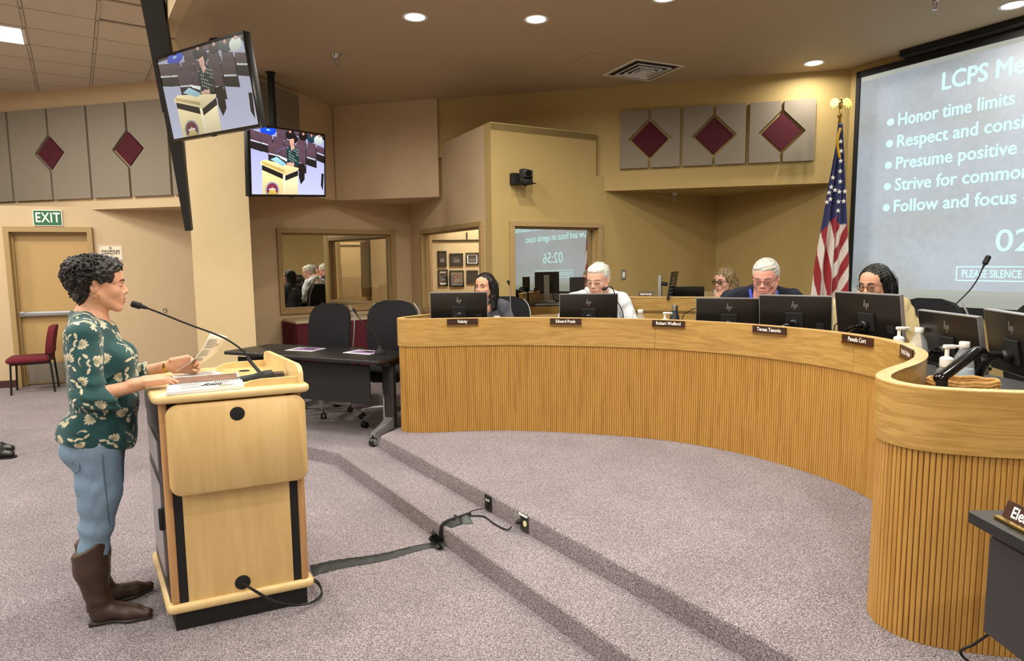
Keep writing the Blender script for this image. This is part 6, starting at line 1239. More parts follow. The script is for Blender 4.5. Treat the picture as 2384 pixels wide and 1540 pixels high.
M['hair_dark'] = hair_mat('hair_dark', srgb(16, 13, 13), srgb(44, 38, 36)); M['hair_black'] = hair_mat('hair_black', srgb(10, 9, 10), srgb(26, 22, 22)); M['hair_white'] = hair_mat('hair_white', srgb(196, 194, 184), srgb(224, 222, 212), 0.15); M['hair_greyw'] = hair_mat('hair_silver', srgb(172, 172, 162), srgb(216, 216, 208), 0.12); M['hair_blond'] = hair_mat('hair_blond', srgb(92, 74, 50), srgb(176, 152, 108)); M['hair_salt'] = hair_mat('hair_salt', srgb(40, 40, 44), srgb(112, 112, 116))
# ------------------------------------------------------------------ the speaker at the lectern
SA = Vector((-1.93, 2.93)); saz = R(26); sF = Vector((math.cos(saz), math.sin(saz), 0)); sR = Vector((math.sin(saz), -math.cos(saz), 0))
sp = empty('person', (SA.x, SA.y, 0), saz-R(90), 'standing woman in teal floral blouse, jeans and tall boots reading at the lectern', 'person')
def sk_(px, py, xo):
    o = Vector((SA.x, SA.y, 0))+sR*xo; p = on_wall(px, py, o, o+sF); return (xo, (p-o).dot(sF), p.z)
hf = Fr((0.0, 0.051, 1.563), rotm(R(-3), 0, R(3)), 1.0)
body = Blob(); head_blob(body, hf, 1.0, open_=0.003)
I3 = Fr((0, 0, 0), np.eye(3))
body.ell((0, 0.015, 1.29), (0.15, 0.085, 0.13), 0.04); body.cap((0, 0.0, 1.40), (0, 0.015, 1.32), 0.068, 0.09, 0.04); body.cap((-0.15, -0.005, 1.35), (0.15, -0.005, 1.35), 0.04, 0.04, 0.03); body.ell((0, 0.02, 1.05), (0.13, 0.09, 0.16), 0.04); body.ell((0, 0.0, 0.88), (0.15, 0.1, 0.1), 0.04)
# near arm (her right) and far arm
nsh, nel, nwr = (0.172, -0.005, 1.345), sk_(206, 925, 0.235), sk_(325, 897, 0.20)
fsh, fel, fwr = (-0.172, 0.0, 1.345), (-0.225, 0.05, 1.095), sk_(392, 853, -0.16)
for a, b, c in ((nsh, nel, nwr), (fsh, fel, fwr)): body.cap(a, b, 0.045, 0.036, 0.02); body.cap(b, c, 0.037, 0.0255, 0.015)
# hands: near one flat on the book, far one pinching the sheet
def frame_from(o, fwd, upv):
    y = np.array(fwd, float); y /= np.linalg.norm(y); z = np.array(upv, float); z -= y*(z@y); z /= np.linalg.norm(z); x = np.cross(y, z); return Fr(o, np.stack([x, y, z], 1))
nw = np.array(nwr); nk = np.array(sk_(392, 886, 0.17)); hn = frame_from(nw+np.array((0, 0.012, 0.014)), (nk-nw)*np.array((1, 1, 0.2)), (0.15, 0.1, 1.0)); hand_blob(body, hn, -1, (0.32, 0.34, 0.36, 0.4), 0.97, thumb=(0.7, 0.75, -0.35))
fwv = np.array(fwr); fk = np.array(sk_(470, 838, -0.16)); hfm = frame_from(fwv+np.array((0, 0.012, 0.0)), fk-fwv, (-0.8, -0.1, 0.25)); hand_blob(body, hfm, 1 if False else -1, (0.75, 0.8, 0.85, 0.9), 0.97, thumb=(0.35, 0.95, -0.15), tcurl=0.05)
parts = [body.mesh(0.0031)]
np_mesh('body', parts, 'skin_a', sp); face_parts(sp, hf, 1.0, gaze=(0.1, -0.6), closed=True)
# blouse
bl = Blob()
bl.ell((0, 0.02, 1.25), (0.170, 0.105, 0.14), 0.03); bl.ell((0, -0.022, 1.29), (0.165, 0.075, 0.12), 0.04); bl.ell((0, -0.02, 1.16), (0.16, 0.075, 0.14), 0.04)
for q in (-1, 1): bl.ell((q*0.072, 0.098, 1.218), (0.078, 0.082, 0.082), 0.04); bl.cap((q*0.062, -0.012, 1.405), (q*0.168, -0.005, 1.358), 0.044, 0.056, 0.03); bl.ell((q*0.085, -0.055, 0.90), (0.105, 0.09, 0.10), 0.05)
bl.ell((0, 0.035, 1.05), (0.163, 0.132, 0.17), 0.05); bl.cap((0, 0.075, 1.12), (0, 0.058, 0.84), 0.098, 0.092, 0.05, False, ((1, 0, 0), 0.62)); bl.ell((0, 0.0, 0.87), (0.188, 0.142, 0.11), 0.05)
bl.cap((0, -0.015, 1.415), (0, -0.01, 1.36), 0.056, 0.09, 0.03)
ncu, fcu = np.array(sk_(268, 930, 0.22)), np.array(sk_(345, 862, -0.175))
bl.cap(nsh, nel, 0.066, 0.060, 0.03); bl.cap(nel, ncu+(np.array(nel)-ncu)*0.25, 0.060, 0.052, 0.02); bl.cap(ncu+(np.array(nel)-ncu)*0.25, ncu, 0.052, 0.047, 0.01); bl.cap(fsh, fel, 0.066, 0.058, 0.03); bl.cap(fel, fcu, 0.057, 0.046, 0.02)
dn = (np.array(nwr)-ncu); dn /= np.linalg.norm(dn); df = (np.array(fwr)-fcu); df /= np.linalg.norm(df)
bl.box(ncu+dn*0.06, (0.08, 0.06, 0.08), 0.0, 0.004, True, frame_from((0, 0, 0), dn, (0, 0, 1)).R); bl.box(fcu+df*0.06, (0.08, 0.06, 0.08), 0.0, 0.004, True, frame_from((0, 0, 0), df, (0, 0, 1)).R)
bl.cap((0, -0.025, 1.412), (0.10, -0.012, 1.385), 0.042, 0.044, 0.03); bl.cap((0, -0.025, 1.412), (-0.10, -0.012, 1.385), 0.042, 0.044, 0.03)
bl.ell((0, 0.035, 1.335), (0.135, 0.075, 0.085), 0.03)
bl.cap((0, 0.135, 1.335), (0, 0.085, 1.45), 0.003, 0.050, 0.006, True); bl.cap((0, 0.0, 1.45), (0, 0.03, 1.56), 0.060, 0.075, 0.006, True)
bl.plane((0, 0.0, 0.846), (0, -0.30, -1.0), 0.012)
def folds(X, Y, Z):
    arm = np.clip((np.abs(X)-0.17)/0.05, 0, 1); low = np.clip((1.05-Z)/0.2, 0, 1)
    return 0.0045*arm*np.sin(120*Z+60*Y+6*np.sin(20*X))*np.clip((1.22-Z)/0.1, 0, 1)+0.0035*low*np.sin(38*Y+55*X+18*Z)+wob(X, Y, Z, 31, 0.0045)
P, Q = bl.mesh(0.0030, noise=folds)
# printed sprays of leaves and berries
nrm = np.zeros_like(P); fn = np.cross(P[Q[:, 2]]-P[Q[:, 0]], P[Q[:, 3]]-P[Q[:, 1]])
for k in range(4): np.add.at(nrm, Q[:, k], fn)
nrm /= np.maximum(np.linalg.norm(nrm, axis=1, keepdims=True), 1e-9)
col = np.tile(np.array(srgb(16, 68, 70)), (len(P), 1)); col[:, :3] *= (1+0.10*np.sin(P[:, 2:3]*70+P[:, 1:2]*50)); rs = np.random.RandomState(12)
def in_ell(u, v, cu, cv, a, b, th): c, s_2 = math.cos(th), math.sin(th); x, y = (u-cu)*c+(v-cv)*s_2, -(u-cu)*s_2+(v-cv)*c; return (x/a)**2+(y/b)**2 < 1
cream, olive = np.array(srgb(206, 196, 168)), np.array(srgb(132, 132, 108))
for dom in range(3):
    if dom == 0: sel = (nrm[:, 0] > 0.45); U, Vv = P[:, 1]+P[:, 0]*0.2, P[:, 2]
    elif dom == 1: sel = (nrm[:, 0] < -0.45); U, Vv = -P[:, 1]+3, P[:, 2]
    else: sel = np.abs(nrm[:, 0]) <= 0.45; U, Vv = P[:, 0]+6+(nrm[:, 1] < 0)*2.0, P[:, 2]
    ids = np.where(sel)[0]; u_, w_ = U[ids], Vv[ids]; cc = col[ids].copy(); base_u = [-0.14, 2.7, 5.75][dom]
    rng = [(u_.min(), u_.max())] if dom < 2 else [(5.78, 6.22), (7.78, 8.22)]
    for ua, ub in rng:
        nz = 0
        for zz in np.arange(0.80, 1.45, 0.088):
            nz += 1
            for uu in np.arange(ua+(0.05 if nz % 2 else 0.0), ub+0.04, 0.108):
                cu, cv = uu+rs.uniform(-0.014, 0.014), zz+rs.uniform(-0.012, 0.012); th0 = rs.uniform(0, 6.28); sc = rs.uniform(0.9, 1.15); near_ = (np.abs(u_-cu) < 0.07) & (np.abs(w_-cv) < 0.07)
                if not near_.any(): continue
                ii = np.where(near_)[0]; a_, b_2 = u_[ii], w_[ii]; mk = np.zeros(len(ii), bool); md = np.zeros(len(ii), bool)
                for q in range(7): # fan of petals
                    t = th0+(q-3)*0.36; ln = (0.030-0.003*abs(q-3))*sc; cxp, cyp = cu+math.cos(t)*ln*0.62, cv+math.sin(t)*ln*0.62; e_ = in_ell(a_, b_2, cxp, cyp, ln*0.55, 0.0050*sc, t+0.25*(q-3)*0.3); mk |= e_; md |= in_ell(a_, b_2, cxp-math.cos(t)*0.004, cyp-math.sin(t)*0.004, ln*0.36, 0.0016, t)
                for q in range(4): # berries and stem
                    t = th0+math.pi+0.5*(q-1.5); mk |= in_ell(a_, b_2, cu+math.cos(t)*0.017*sc, cv+math.sin(t)*0.017*sc, 0.0046, 0.0046, 0)
                for q in range(12): t = th0+2.2+q*0.16; mk |= in_ell(a_, b_2, cu+math.cos(th0+2.7)*0.03+math.cos(t)*0.020*sc, cv+math.sin(th0+2.7)*0.03+math.sin(t)*0.020*sc, 0.0036*(1-q/16), 0.0036*(1-q/16), 0)
                for q in (-1, 1): t = th0+math.pi+q*1.0; mk |= in_ell(a_, b_2, cu+math.cos(t)*0.036*sc, cv+math.sin(t)*0.036*sc, 0.013, 0.0052, t)
                cc[ii[mk]] = cream; cc[ii[md & mk]] = olive
    col[ids] = cc
col[:, 3] = 1; M['blouse'] = vcol_mat('blouse_print', 'col', rough=0.8, bump=0.15, sheen=0.2); np_mesh('blouse', [(P, Q)], 'blouse', sp, col)
# jeans
M['denim'] = plain('denim', srgb(118, 144, 168), 0.85, noise=0.16, scale=55, bump=0.25)
jn = Blob(); jn.ell((0, -0.012, 0.87), (0.172, 0.118, 0.11), 0.03)
for q in (-1, 1):
    x = q*0.088; dy = 0.0 if q > 0 else -0.012
    jn.ell((x, -0.058+dy, 0.835), (0.088, 0.082, 0.088), 0.04); jn.cap((x, 0.0, 0.82), (x*0.98, 0.0+dy, 0.62), 0.102, 0.088, 0.03); jn.cap((x*0.98, 0.0+dy, 0.62), (x*0.96, -0.022+dy, 0.47), 0.088, 0.066, 0.02); jn.cap((x*0.96, -0.022+dy, 0.47), (x*0.96, -0.052+dy, 0.30), 0.065, 0.058, 0.02)
def dfold(X, Y, Z): return 0.0035*np.sin(62*Z-22*Y*np.sign(Y+0.02)+3*np.sin(14*X))*np.clip((0.80-Z)/0.1, 0, 1)*np.clip((-Y+0.05)/0.05, 0.15, 1)+wob(X, Y, Z, 40, 0.002)
jo = np_mesh('jeans', [jn.mesh(0.005, noise=dfold)], 'denim', sp); M['stitch'] = plain('stitching', srgb(82, 100, 120), 0.8)
b = MB()
def surf_x(y, z, x0=0.30, bl_=jn): # outer near-side surface by marching in from +x
    f_ = [(o[1], o[2], o) for o in bl_.ops]; x = x0
    for _ in range(60):
        d = 1.0; p = np.array((x, y, z))
        for o in bl_.ops:
            if o[0] == 'cap': A, B_ = o[1], o[2]; dd = B_-A; t = np.clip((p-A)@dd/(dd@dd), 0, 1); d = min(d, np.linalg.norm(p-A-dd*t)-(o[3]+(o[4]-o[3])*t))
            elif o[0] == 'ell': k0 = np.linalg.norm((p-o[1])/o[2]); k1 = np.linalg.norm((p-o[1])/o[2]**2); d = min(d, k0*(k0-1)/max(k1, 1e-6))
        if d < 0.002: break
        x -= d*0.8
        if x < 0: break
    return x
def on_side(L_): return [(surf_x(y, z)+0.0035, y, z) for y, z in L_]
b.tube(on_side([(0.035, z) for z in np.arange(0.82, 0.42, -0.02)]), 0.0026, 5); b.build('side_seam', 'stitch', jo)
b = MB(); pk = [(-0.055, 0.835), (-0.055, 0.76), (-0.075, 0.742), (-0.10, 0.735)]; b.tube(on_side(pk), 0.0018, 5); b.tube(on_side([(-0.062, 0.815), (-0.075, 0.80), (-0.085, 0.79), (-0.095, 0.765)]), 0.0016, 5); b.build('back_pocket', 'stitch', jo)
# boots
M['boot'] = plain('boot_leather', srgb(62, 44, 34), 0.42, noise=0.25, scale=30, bump=0.25); M['sole'] = plain('boot_sole', srgb(52, 44, 40), 0.7)
for q in (1, -1):
    x = q*0.086; dy = 0.0 if q > 0 else -0.012; B = Blob(); yaw = 0.06*q
    B.cap((x, -0.058+dy, 0.375), (x, -0.056+dy, 0.27), 0.075, 0.069, 0.02); B.cap((x, -0.056+dy, 0.27), (x, -0.040+dy, 0.11), 0.069, 0.047, 0.02); B.cap((x, -0.038+dy, 0.11), (x, -0.034+dy, 0.055), 0.046, 0.045, 0.02); B.cap((x, -0.02+dy, 0.06), (x+yaw*0.6, 0.10+dy, 0.040), 0.044, 0.037, 0.03, False, ((0, 0, 1), 1.1)); B.cap((x+yaw*0.6, 0.09+dy, 0.036), (x+yaw, 0.155+dy, 0.030), 0.036, 0.026, 0.02, False, ((0, 0, 1), 1.2))
    B.plane((x, -0.05, 0.385), (0, -0.55, 1.0), 0.006); B.plane((0, 0, 0.012), (0, 0, -1), 0.002)
    bt = np_mesh('boot', [B.mesh(0.0042, noise=lambda X, Y, Z: 0.003*np.sin(95*Z+30*Y)*np.exp(-((Z-0.12)/0.045)**2)+wob(X, Y, Z, 45, 0.0015))], 'boot', sp)
    S = Blob(); S.cap((x, -0.045+dy, 0.012), (x, 0.0+dy, 0.012), 0.040, 0.036, 0.02, False, ((0, 0, 1), 3.6)); S.cap((x, 0.0+dy, 0.012), (x+yaw*0.6, 0.09+dy, 0.012), 0.034, 0.040, 0.02, False, ((0, 0, 1), 3.8)); S.cap((x+yaw*0.6, 0.09+dy, 0.012), (x+yaw, 0.157+dy, 0.013), 0.040, 0.024, 0.02, False, ((0, 0, 1), 3.4)); S.box((x, -0.05+dy, 0.010), (0.030, 0.030, 0.010), 0.002, 0.004); S.plane((0, 0, 0.0005), (0, 0, -1), 0.001)
    np_mesh('sole', [S.mesh(0.004)], 'sole', bt)
    MB().box((x+q*0.044, -0.055+dy, 0.09), (0.012, 0.05, 0.012)).build('ankle_strap', 'boot', bt, smooth=False); MB().box((x, -0.118+dy, 0.30), (0.05, 0.014, 0.014)).build('calf_strap', 'boot', bt, smooth=False)
# hair: dark cropped curls, greying at the temple
H = Blob(); e_ = lambda c, r, k=0.02, sub=False: H.ell(hf(*c), np.array(r), k, sub, hf.R)
e_((0, -0.030, 0.050), (0.088, 0.100, 0.080)); e_((0, -0.065, 0.02), (0.078, 0.068, 0.075), 0.03); e_((0, 0.03, 0.088), (0.070, 0.062, 0.040), 0.03); e_((0, -0.060, -0.045), (0.060, 0.042, 0.055), 0.03); e_((0, -0.09, 0.065), (0.06, 0.05, 0.05), 0.03)
for q in (-1, 1): e_((q*0.068, 0.018, 0.045), (0.020, 0.040, 0.040), 0.02)
e_((0, 0.100, 0.0), (0.075, 0.060, 0.078), 0.012, True)
for q in (-1, 1): e_((q*0.09, -0.006, -0.022), (0.03, 0.026, 0.040), 0.008, True)
e_((0, 0.06, -0.10), (0.12, 0.10, 0.07), 0.01, True)
np_mesh('hair', [big_only(H.mesh(0.0034, noise=lambda X, Y, Z: wob(X, Y, Z, 150, 0.009)+wob(X, Y, Z, 75, 0.010, 1.0)))], 'hair_dark', sp)
rs = random.Random(9); sd_ = []; sd2 = []
for k in range(430):
    th, ph = rs.uniform(-math.pi, math.pi), math.acos(rs.uniform(-0.55, 1.0)); d = Vector((math.sin(ph)*math.sin(th), -math.sin(ph)*math.cos(th), math.cos(ph)))
    p0 = Vector((d.x*0.082, -0.030+d.y*0.104, 0.042+d.z*0.086))
    if (p0.y > 0.030 and p0.z < 0.08) or (p0.y > 0.012 and p0.z < 0.055): continue
    if abs(p0.x) > 0.05 and -0.03 < p0.y < 0.03 and p0.z < 0.02: continue
    if p0.z < -0.02 and p0.y > -0.05: continue
    n_ = Vector((d.x/0.082, d.y/0.104, d.z/0.086)).normalized(); t_ = n_.cross(Vector((rs.uniform(-1, 1), rs.uniform(-1, 1), rs.uniform(-1, 1)))).normalized(); ww = n_.cross(t_); L_ = rs.uniform(0.018, 0.036); P_ = []
    for i in range(7): a = i/6*rs.uniform(2.5, 4.0); P_.append(tuple(p0+n_*(0.004+0.010*math.sin(a*0.8))+t_*L_*0.5*math.sin(a)+ww*L_*0.4*(1-math.cos(a))))
    grey = (0.0 < p0.y < 0.07 and p0.z < 0.085 and rs.random() < 0.5) or rs.random() < 0.03
    (sd2 if grey else sd_).append((P_, rs.uniform(0.0016, 0.0032)))
strands(sp, 'hair_dark', hf, 1.0, sd_); 
for k in range(26):
    q = 1; p0 = Vector((0.083*q*(1 if k % 2 else -1), rs.uniform(0.015, 0.045), rs.uniform(0.02, 0.07))); sx0 = 1 if p0.x > 0 else -1; sd2.append(([(p0.x-sx0*0.010+sx0*0.002*i, p0.y-0.012*i, p0.z+0.006*math.sin(i+k)) for i in range(5)], 0.0022))
strands(sp, 'hair_salt', hf, 1.0, sd2, 'grey_strands')
for q in (-1, 1):
    c = Vector(hf(q*0.077, -0.008, -0.036)); MB().tube([c+Vector((0, 0.010*math.sin(a), -0.018+0.018*math.cos(a))) for a in [R(w) for w in range(-20, 300, 20)]], 0.0013, 6).build('earring', 'brass', sp)
wv = np.array(fwr); wd = fwv-np.array(fel); wd /= np.linalg.norm(wd); X_ = frame_from(tuple(wv-wd*0.012), wd, (0, 0, 1)); MB().lathe([(0.0285, -0.008), (0.031, -0.006), (0.031, 0.006), (0.0285, 0.008)], 22, Matrix.Translation(X_.o) @ Matrix(X_.R.tolist()).to_4x4() @ Matrix.Rotation(R(-90), 4, 'X'), cap=False).build('bracelet', 'brass', sp)
# the sheet in her far hand
spM = Matrix.Translation((SA.x, SA.y, 0)) @ Matrix.Rotation(saz-R(90), 4, 'Z')
c1, c2, c3, c4 = [Vector(sk_(x, y, xo)) for x, y, xo in ((408, 867, -0.075), (489, 777, -0.075), (529, 784, -0.265), (450, 856, -0.265))]
sh0 = spM @ ((c1+c4)/2); sheet = empty('paper_sheet', sh0, 0, 'white printed sheet held up in the speaker\'s far hand', 'paper')
mb = MB(); rows = []
for j in range(9):
    t = j/8; a, b = c1.lerp(c2, t), c4.lerp(c3, t); row = []
    for i in range(5): s_3 = i/4; p = a.lerp(b, s_3); p = p+Vector((0, 0.014*math.sin(t*math.pi), -0.020*math.sin(t*math.pi)))+Vector((0, -0.010, 0.008))*math.sin(s_3*math.pi); row.append(spM @ p-sh0)
    rows.append(row)
mb.ring_loft(rows, False, False); po = mb.build('sheet', 'paper', sheet, sharp=80); so = po.modifiers.new('thick', 'SOLIDIFY'); so.thickness = 0.0008
nrm_ = (rows[0][4]-rows[0][0]).cross(rows[8][0]-rows[0][0]).normalized(); cam_dir = (Vector((0, 0, CAMH))-sh0).normalized(); nrm_ = nrm_ if nrm_.dot(cam_dir) > 0 else -nrm_
b = MB(); rs = random.Random(2)
for k in range(22):
    t = 0.10+0.036*k
    if k in (4, 9, 15): continue
    def at_(s_4, tt): f = tt*8; j = min(7, int(f)); r0 = [rows[j][i].lerp(rows[j+1][i], f-j) for i in range(5)]; g_ = s_4*4; i = min(3, int(g_)); return r0[i].lerp(r0[i+1], g_-i)+nrm_*0.0014
    e0, e1 = 0.14, rs.uniform(0.55, 0.86); cols_ = 6
    q0 = [at_(e0+(e1-e0)*c/cols_, t) for c in range(cols_+1)]; q1 = [at_(e0+(e1-e0)*c/cols_, t+0.012) for c in range(cols_+1)]; b.ring_loft([q0, q1], False, False)
M['printgrey'] = plain('print_grey', srgb(120, 120, 122), 0.8); b.build('print', 'printgrey', sheet, smooth=False)
# ================================================================== the seated board members
def seated(label, px, py, Y, s, az_body, az_head, pitch, skin, cloth, hair, lean=0.06, male=False, gl=None, brow='brow_dark', arms='desk', coat=False, roll=0.0, width=1.0, closed=False, lip='lip', nose=1.0, gaze=(0, -0.3), hunch=0.0):
    hc = at_y(px, py, Y); d = math.radians(az_body); root = empty('person', (hc.x, hc.y, DZ), d-R(90), label, 'person')
    z0 = hc.z-DZ; f = Fr((0, 0, z0), rotm(0, 0, R(az_head-az_body)) @ rotm(R(pitch), R(roll), 0), s); B = Blob(); head_blob(B, f, s, male, nose)
    T = Fr((0, -lean*s, z0+hunch), np.eye(3), s)           # torso hangs below the head, a little behind it
    w = width
    B.cap(T(0, -0.005, -0.16), T(0, -0.01, -0.26), 0.06*s, 0.10*s, 0.03); B.ell(T(0, -0.02, -0.36), np.array((0.14*w, 0.09, 0.15))*s, 0.03)
    L_el, R_el = T(-0.27*w, 0.06, -0.52), T(0.27*w, 0.06, -0.52)
    if arms == 'desk': L_wr, R_wr = T(-0.13, 0.30, -0.50), T(0.13, 0.30, -0.50)
    else: L_wr, R_wr = f(-0.022, 0.085, -0.20), f(0.028, 0.085, -0.20); L_el, R_el = T(-0.20, 0.16, -0.47), T(0.20, 0.16, -0.47)
    for q, el, wr in ((-1, L_el, L_wr), (1, R_el, R_wr)): B.cap(T(q*0.16*w, -0.01, -0.25), el, 0.042*s, 0.036*s, 0.02); B.cap(el, wr, 0.036*s, 0.026*s, 0.02)
    hands = []
    for q, el, wr in ((-1, L_el, L_wr), (1, R_el, R_wr)):
        if arms == 'desk': hfq = frame_from(wr, (T(0, 0.5, -0.52)-wr)*np.array((0.3, 1, 0.1)), (0, 0.1, 1)); hand_blob(B, hfq, -q if True else q, (0.35, 0.4, 0.45, 0.5), 0.95*s)
        else: hfq = frame_from(wr, (np.array(f(0, 0.10, -0.10))-wr)+np.array((-q*0.02, 0, 0.02)), f.R @ np.array((q*0.9, 0.35, 0.1))); hand_blob(B, hfq, -q, (0.95, 1.0, 1.05, 1.1), 0.9*s)
        hands.append(wr)
    parts = [B.mesh(0.0040*s)]
    np_mesh('body', parts, skin, root); face_parts(root, f, s, brow, gaze, closed, lip)
    # clothing
    C = Blob(); k = 1.0
    C.ell(T(0, -0.02, -0.37), np.array((0.168*w, 0.112, 0.17))*s, 0.04); C.ell(T(0, 0.01, -0.56), np.array((0.165*w, 0.125, 0.17))*s, 0.05); C.ell(T(0, -0.02, -0.70), np.array((0.18*w, 0.14, 0.10))*s, 0.05)
    for q, el, wr in ((-1, L_el, L_wr), (1, R_el, R_wr)):
        C.cap(T(q*0.05, -0.015, -0.185), T(q*0.165*w, -0.012, -0.245), 0.044*s, 0.056*s, 0.03); C.cap(T(q*0.165*w, -0.01, -0.25), el, 0.066*s, 0.055*s, 0.03); C.cap(el, el+(wr-el)*0.86, 0.056*s, 0.038*s, 0.02)
    C.cap(T(0, -0.02, -0.165), T(0, -0.015, -0.24), 0.062*s, 0.085*s, 0.03)
    if coat: C.cap(T(-0.07, 0.01, -0.17), T(-0.03, 0.09, -0.36), 0.03*s, 0.03*s, 0.02); C.cap(T(0.07, 0.01, -0.17), T(0.03, 0.09, -0.36), 0.03*s, 0.03*s, 0.02)
    C.cap(T(0, 0.115, -0.30), T(0, 0.06, -0.15), 0.004*s, 0.05*s, 0.006, True); C.cap(T(0, 0.0, -0.155), T(0, 0.02, -0.05), 0.058*s, 0.07*s, 0.006, True)
    shirt = np_mesh('coat' if coat else 'shirt', [C.mesh(0.0062*s, noise=lambda X, Y, Z: wob(X, Y, Z, 26, 0.006)+0.004*np.sin(60*Z+40*X+5*np.sin(30*Y))*np.clip((np.abs(X)-0.12)/0.06, 0, 1))], cloth, root)
    # lap and legs
    G = Blob(); sz = 0.50
    for q in (-1, 1): G.cap((q*0.09, -lean*s-0.02, sz+0.05), (q*0.11, -lean*s+0.27, sz+0.05), 0.085, 0.07, 0.03); G.cap((q*0.11, -lean*s+0.27, sz+0.05), (q*0.11, -lean*s+0.27, 0.09), 0.065, 0.048, 0.03)
    G.ell((0, -lean*s-0.02, sz+0.09), (0.17, 0.13, 0.11), 0.04); np_mesh('trousers', [G.mesh(0.011)], 'trouser', root)
    for q in (-1, 1): Sh = Blob(); Sh.cap((q*0.11, -lean*s+0.25, 0.045), (q*0.12, -lean*s+0.38, 0.035), 0.045, 0.034, 0.02); Sh.plane((0, 0, 0.002), (0, 0, -1), 0.001); np_mesh('shoe', [Sh.mesh(0.009)], 'blackmat', root)
    if gl: glasses(root, f, s, **gl)
    hair(root, f, s, T); return root, f, T, s, shirt
M['trouser'] = plain('trousers_dark', srgb(40, 40, 46), 0.9)
M['shirt_grey'] = plain('shirt_grey', srgb(74, 76, 84), 0.85, noise=0.12, scale=120, bump=0.2); M['shirt_white'] = plain('shirt_white', srgb(222, 226, 232), 0.8, noise=0.05, scale=20, bump=0.2); M['navy'] = plain('navy_knit', srgb(26, 30, 46), 0.95, noise=0.2, scale=250, bump=0.4); M['cream_coat'] = plain('cream_wool', srgb(206, 188, 142), 0.95, noise=0.12, scale=140, bump=0.5); M['tan_coat'] = plain('tan_coat', srgb(150, 130, 96), 0.9, noise=0.12, scale=100, bump=0.3)
def shell(H, f, s, face=True, big=1.0):
    e = lambda c, r, k=0.02, sub=False: H.ell(f(*c), np.array(r)*s, k*s, sub, f.R)
    e((0, -0.022, 0.042), (0.081*big, 0.101*big, 0.086*big)); e((0, -0.055, -0.01), (0.072, 0.060, 0.07), 0.03)
    return e
def hair_long(mat, length=0.30, part=0.0, front=True, vol=1.0):
    def fn(root, f, s, T):
        H = Blob(); e = shell(H, f, s, big=1.05*vol); e((0, 0.110, -0.03), (0.060, 0.060, 0.085), 0.012, True); e((part, 0.125, 0.02), (0.042, 0.050, 0.050), 0.012, True); e((0, 0.11, -0.13), (0.10, 0.09, 0.10), 0.01, True)
        for q in (-1, 1):
            H.cap(f(q*0.072, -0.005, 0.045), f(q*0.084, -0.005, -0.10), 0.026*s, 0.026*s, 0.03*s); H.cap(f(q*0.084, -0.005, -0.10), f(q*0.098, 0.02, -length), 0.028*s, 0.018*s, 0.02*s); H.cap(f(q*0.055, -0.06, -0.02), f(q*0.07, -0.05, -length-0.02), 0.045*s, 0.030*s, 0.03*s)
        H.cap(f(0, -0.08, 0.0), f(0, -0.075, -length-0.01), 0.055*s, 0.04*s, 0.03*s)
        np_mesh('hair', [big_only(H.mesh(0.0048*s, noise=lambda X, Y, Z: 0.003*np.sin(170*X+9*np.sin(14*Z))*np.sin(150*Y+7*np.sin(16*Z+1))))], mat, root)
        rs = random.Random(5); L_ = []
        for k in range(150):
            q = rs.choice((-1, 1)); x0, y0 = q*rs.uniform(0.07, 0.098), rs.uniform(-0.09, 0.02); ph = rs.uniform(0, 6); L_.append(([(x0*(0.72 if i == 0 else 1.0+0.02*i)+0.004*math.sin(ph+i), y0+0.004*math.cos(ph+i), 0.07-(0.10+length)*i/6*rs.uniform(0.9, 1.0)) for i in range(7)], rs.uniform(0.0018, 0.0034)))
        strands(root, mat, f, s, L_)
    return fn
def hair_short(mat, top=1.0):
    def fn(root, f, s, T):
        H = Blob(); e = shell(H, f, s, big=1.02); e((0, 0.03, 0.085), (0.062, 0.055, 0.032), 0.02); e((0, 0.102, 0.0), (0.068, 0.056, 0.076), 0.010, True)
        for q in (-1, 1): e((q*0.094, 0.0, -0.02), (0.034, 0.034, 0.042), 0.008, True)
        e((0, 0.05, -0.11), (0.12, 0.10, 0.075), 0.01, True); np_mesh('hair', [big_only(H.mesh(0.004*s, noise=lambda X, Y, Z: wob(X, Y, Z, 140, 0.0022)+0.0012*np.sin(260*X+4*np.sin(30*Y))))], mat, root)
        rs = random.Random(8); L_ = []
        for k in range(150):
            th, ph = rs.uniform(-3.1, 3.1), math.acos(rs.uniform(0.0, 1.0)); d = Vector((math.sin(ph)*math.sin(th), -math.sin(ph)*math.cos(th), math.cos(ph))); p = Vector((d.x*0.082, -0.02+d.y*0.102, 0.042+d.z*0.088))
            if p.y > 0.045 and p.z < 0.085: continue
            L_.append(([tuple(p+d*0.002+Vector((rs.uniform(-0.004, 0.004), -0.010*i, 0.004*i-0.0035*i*i))) for i in range(4)], 0.0026))
        strands(root, mat, f, s, L_)
    return fn
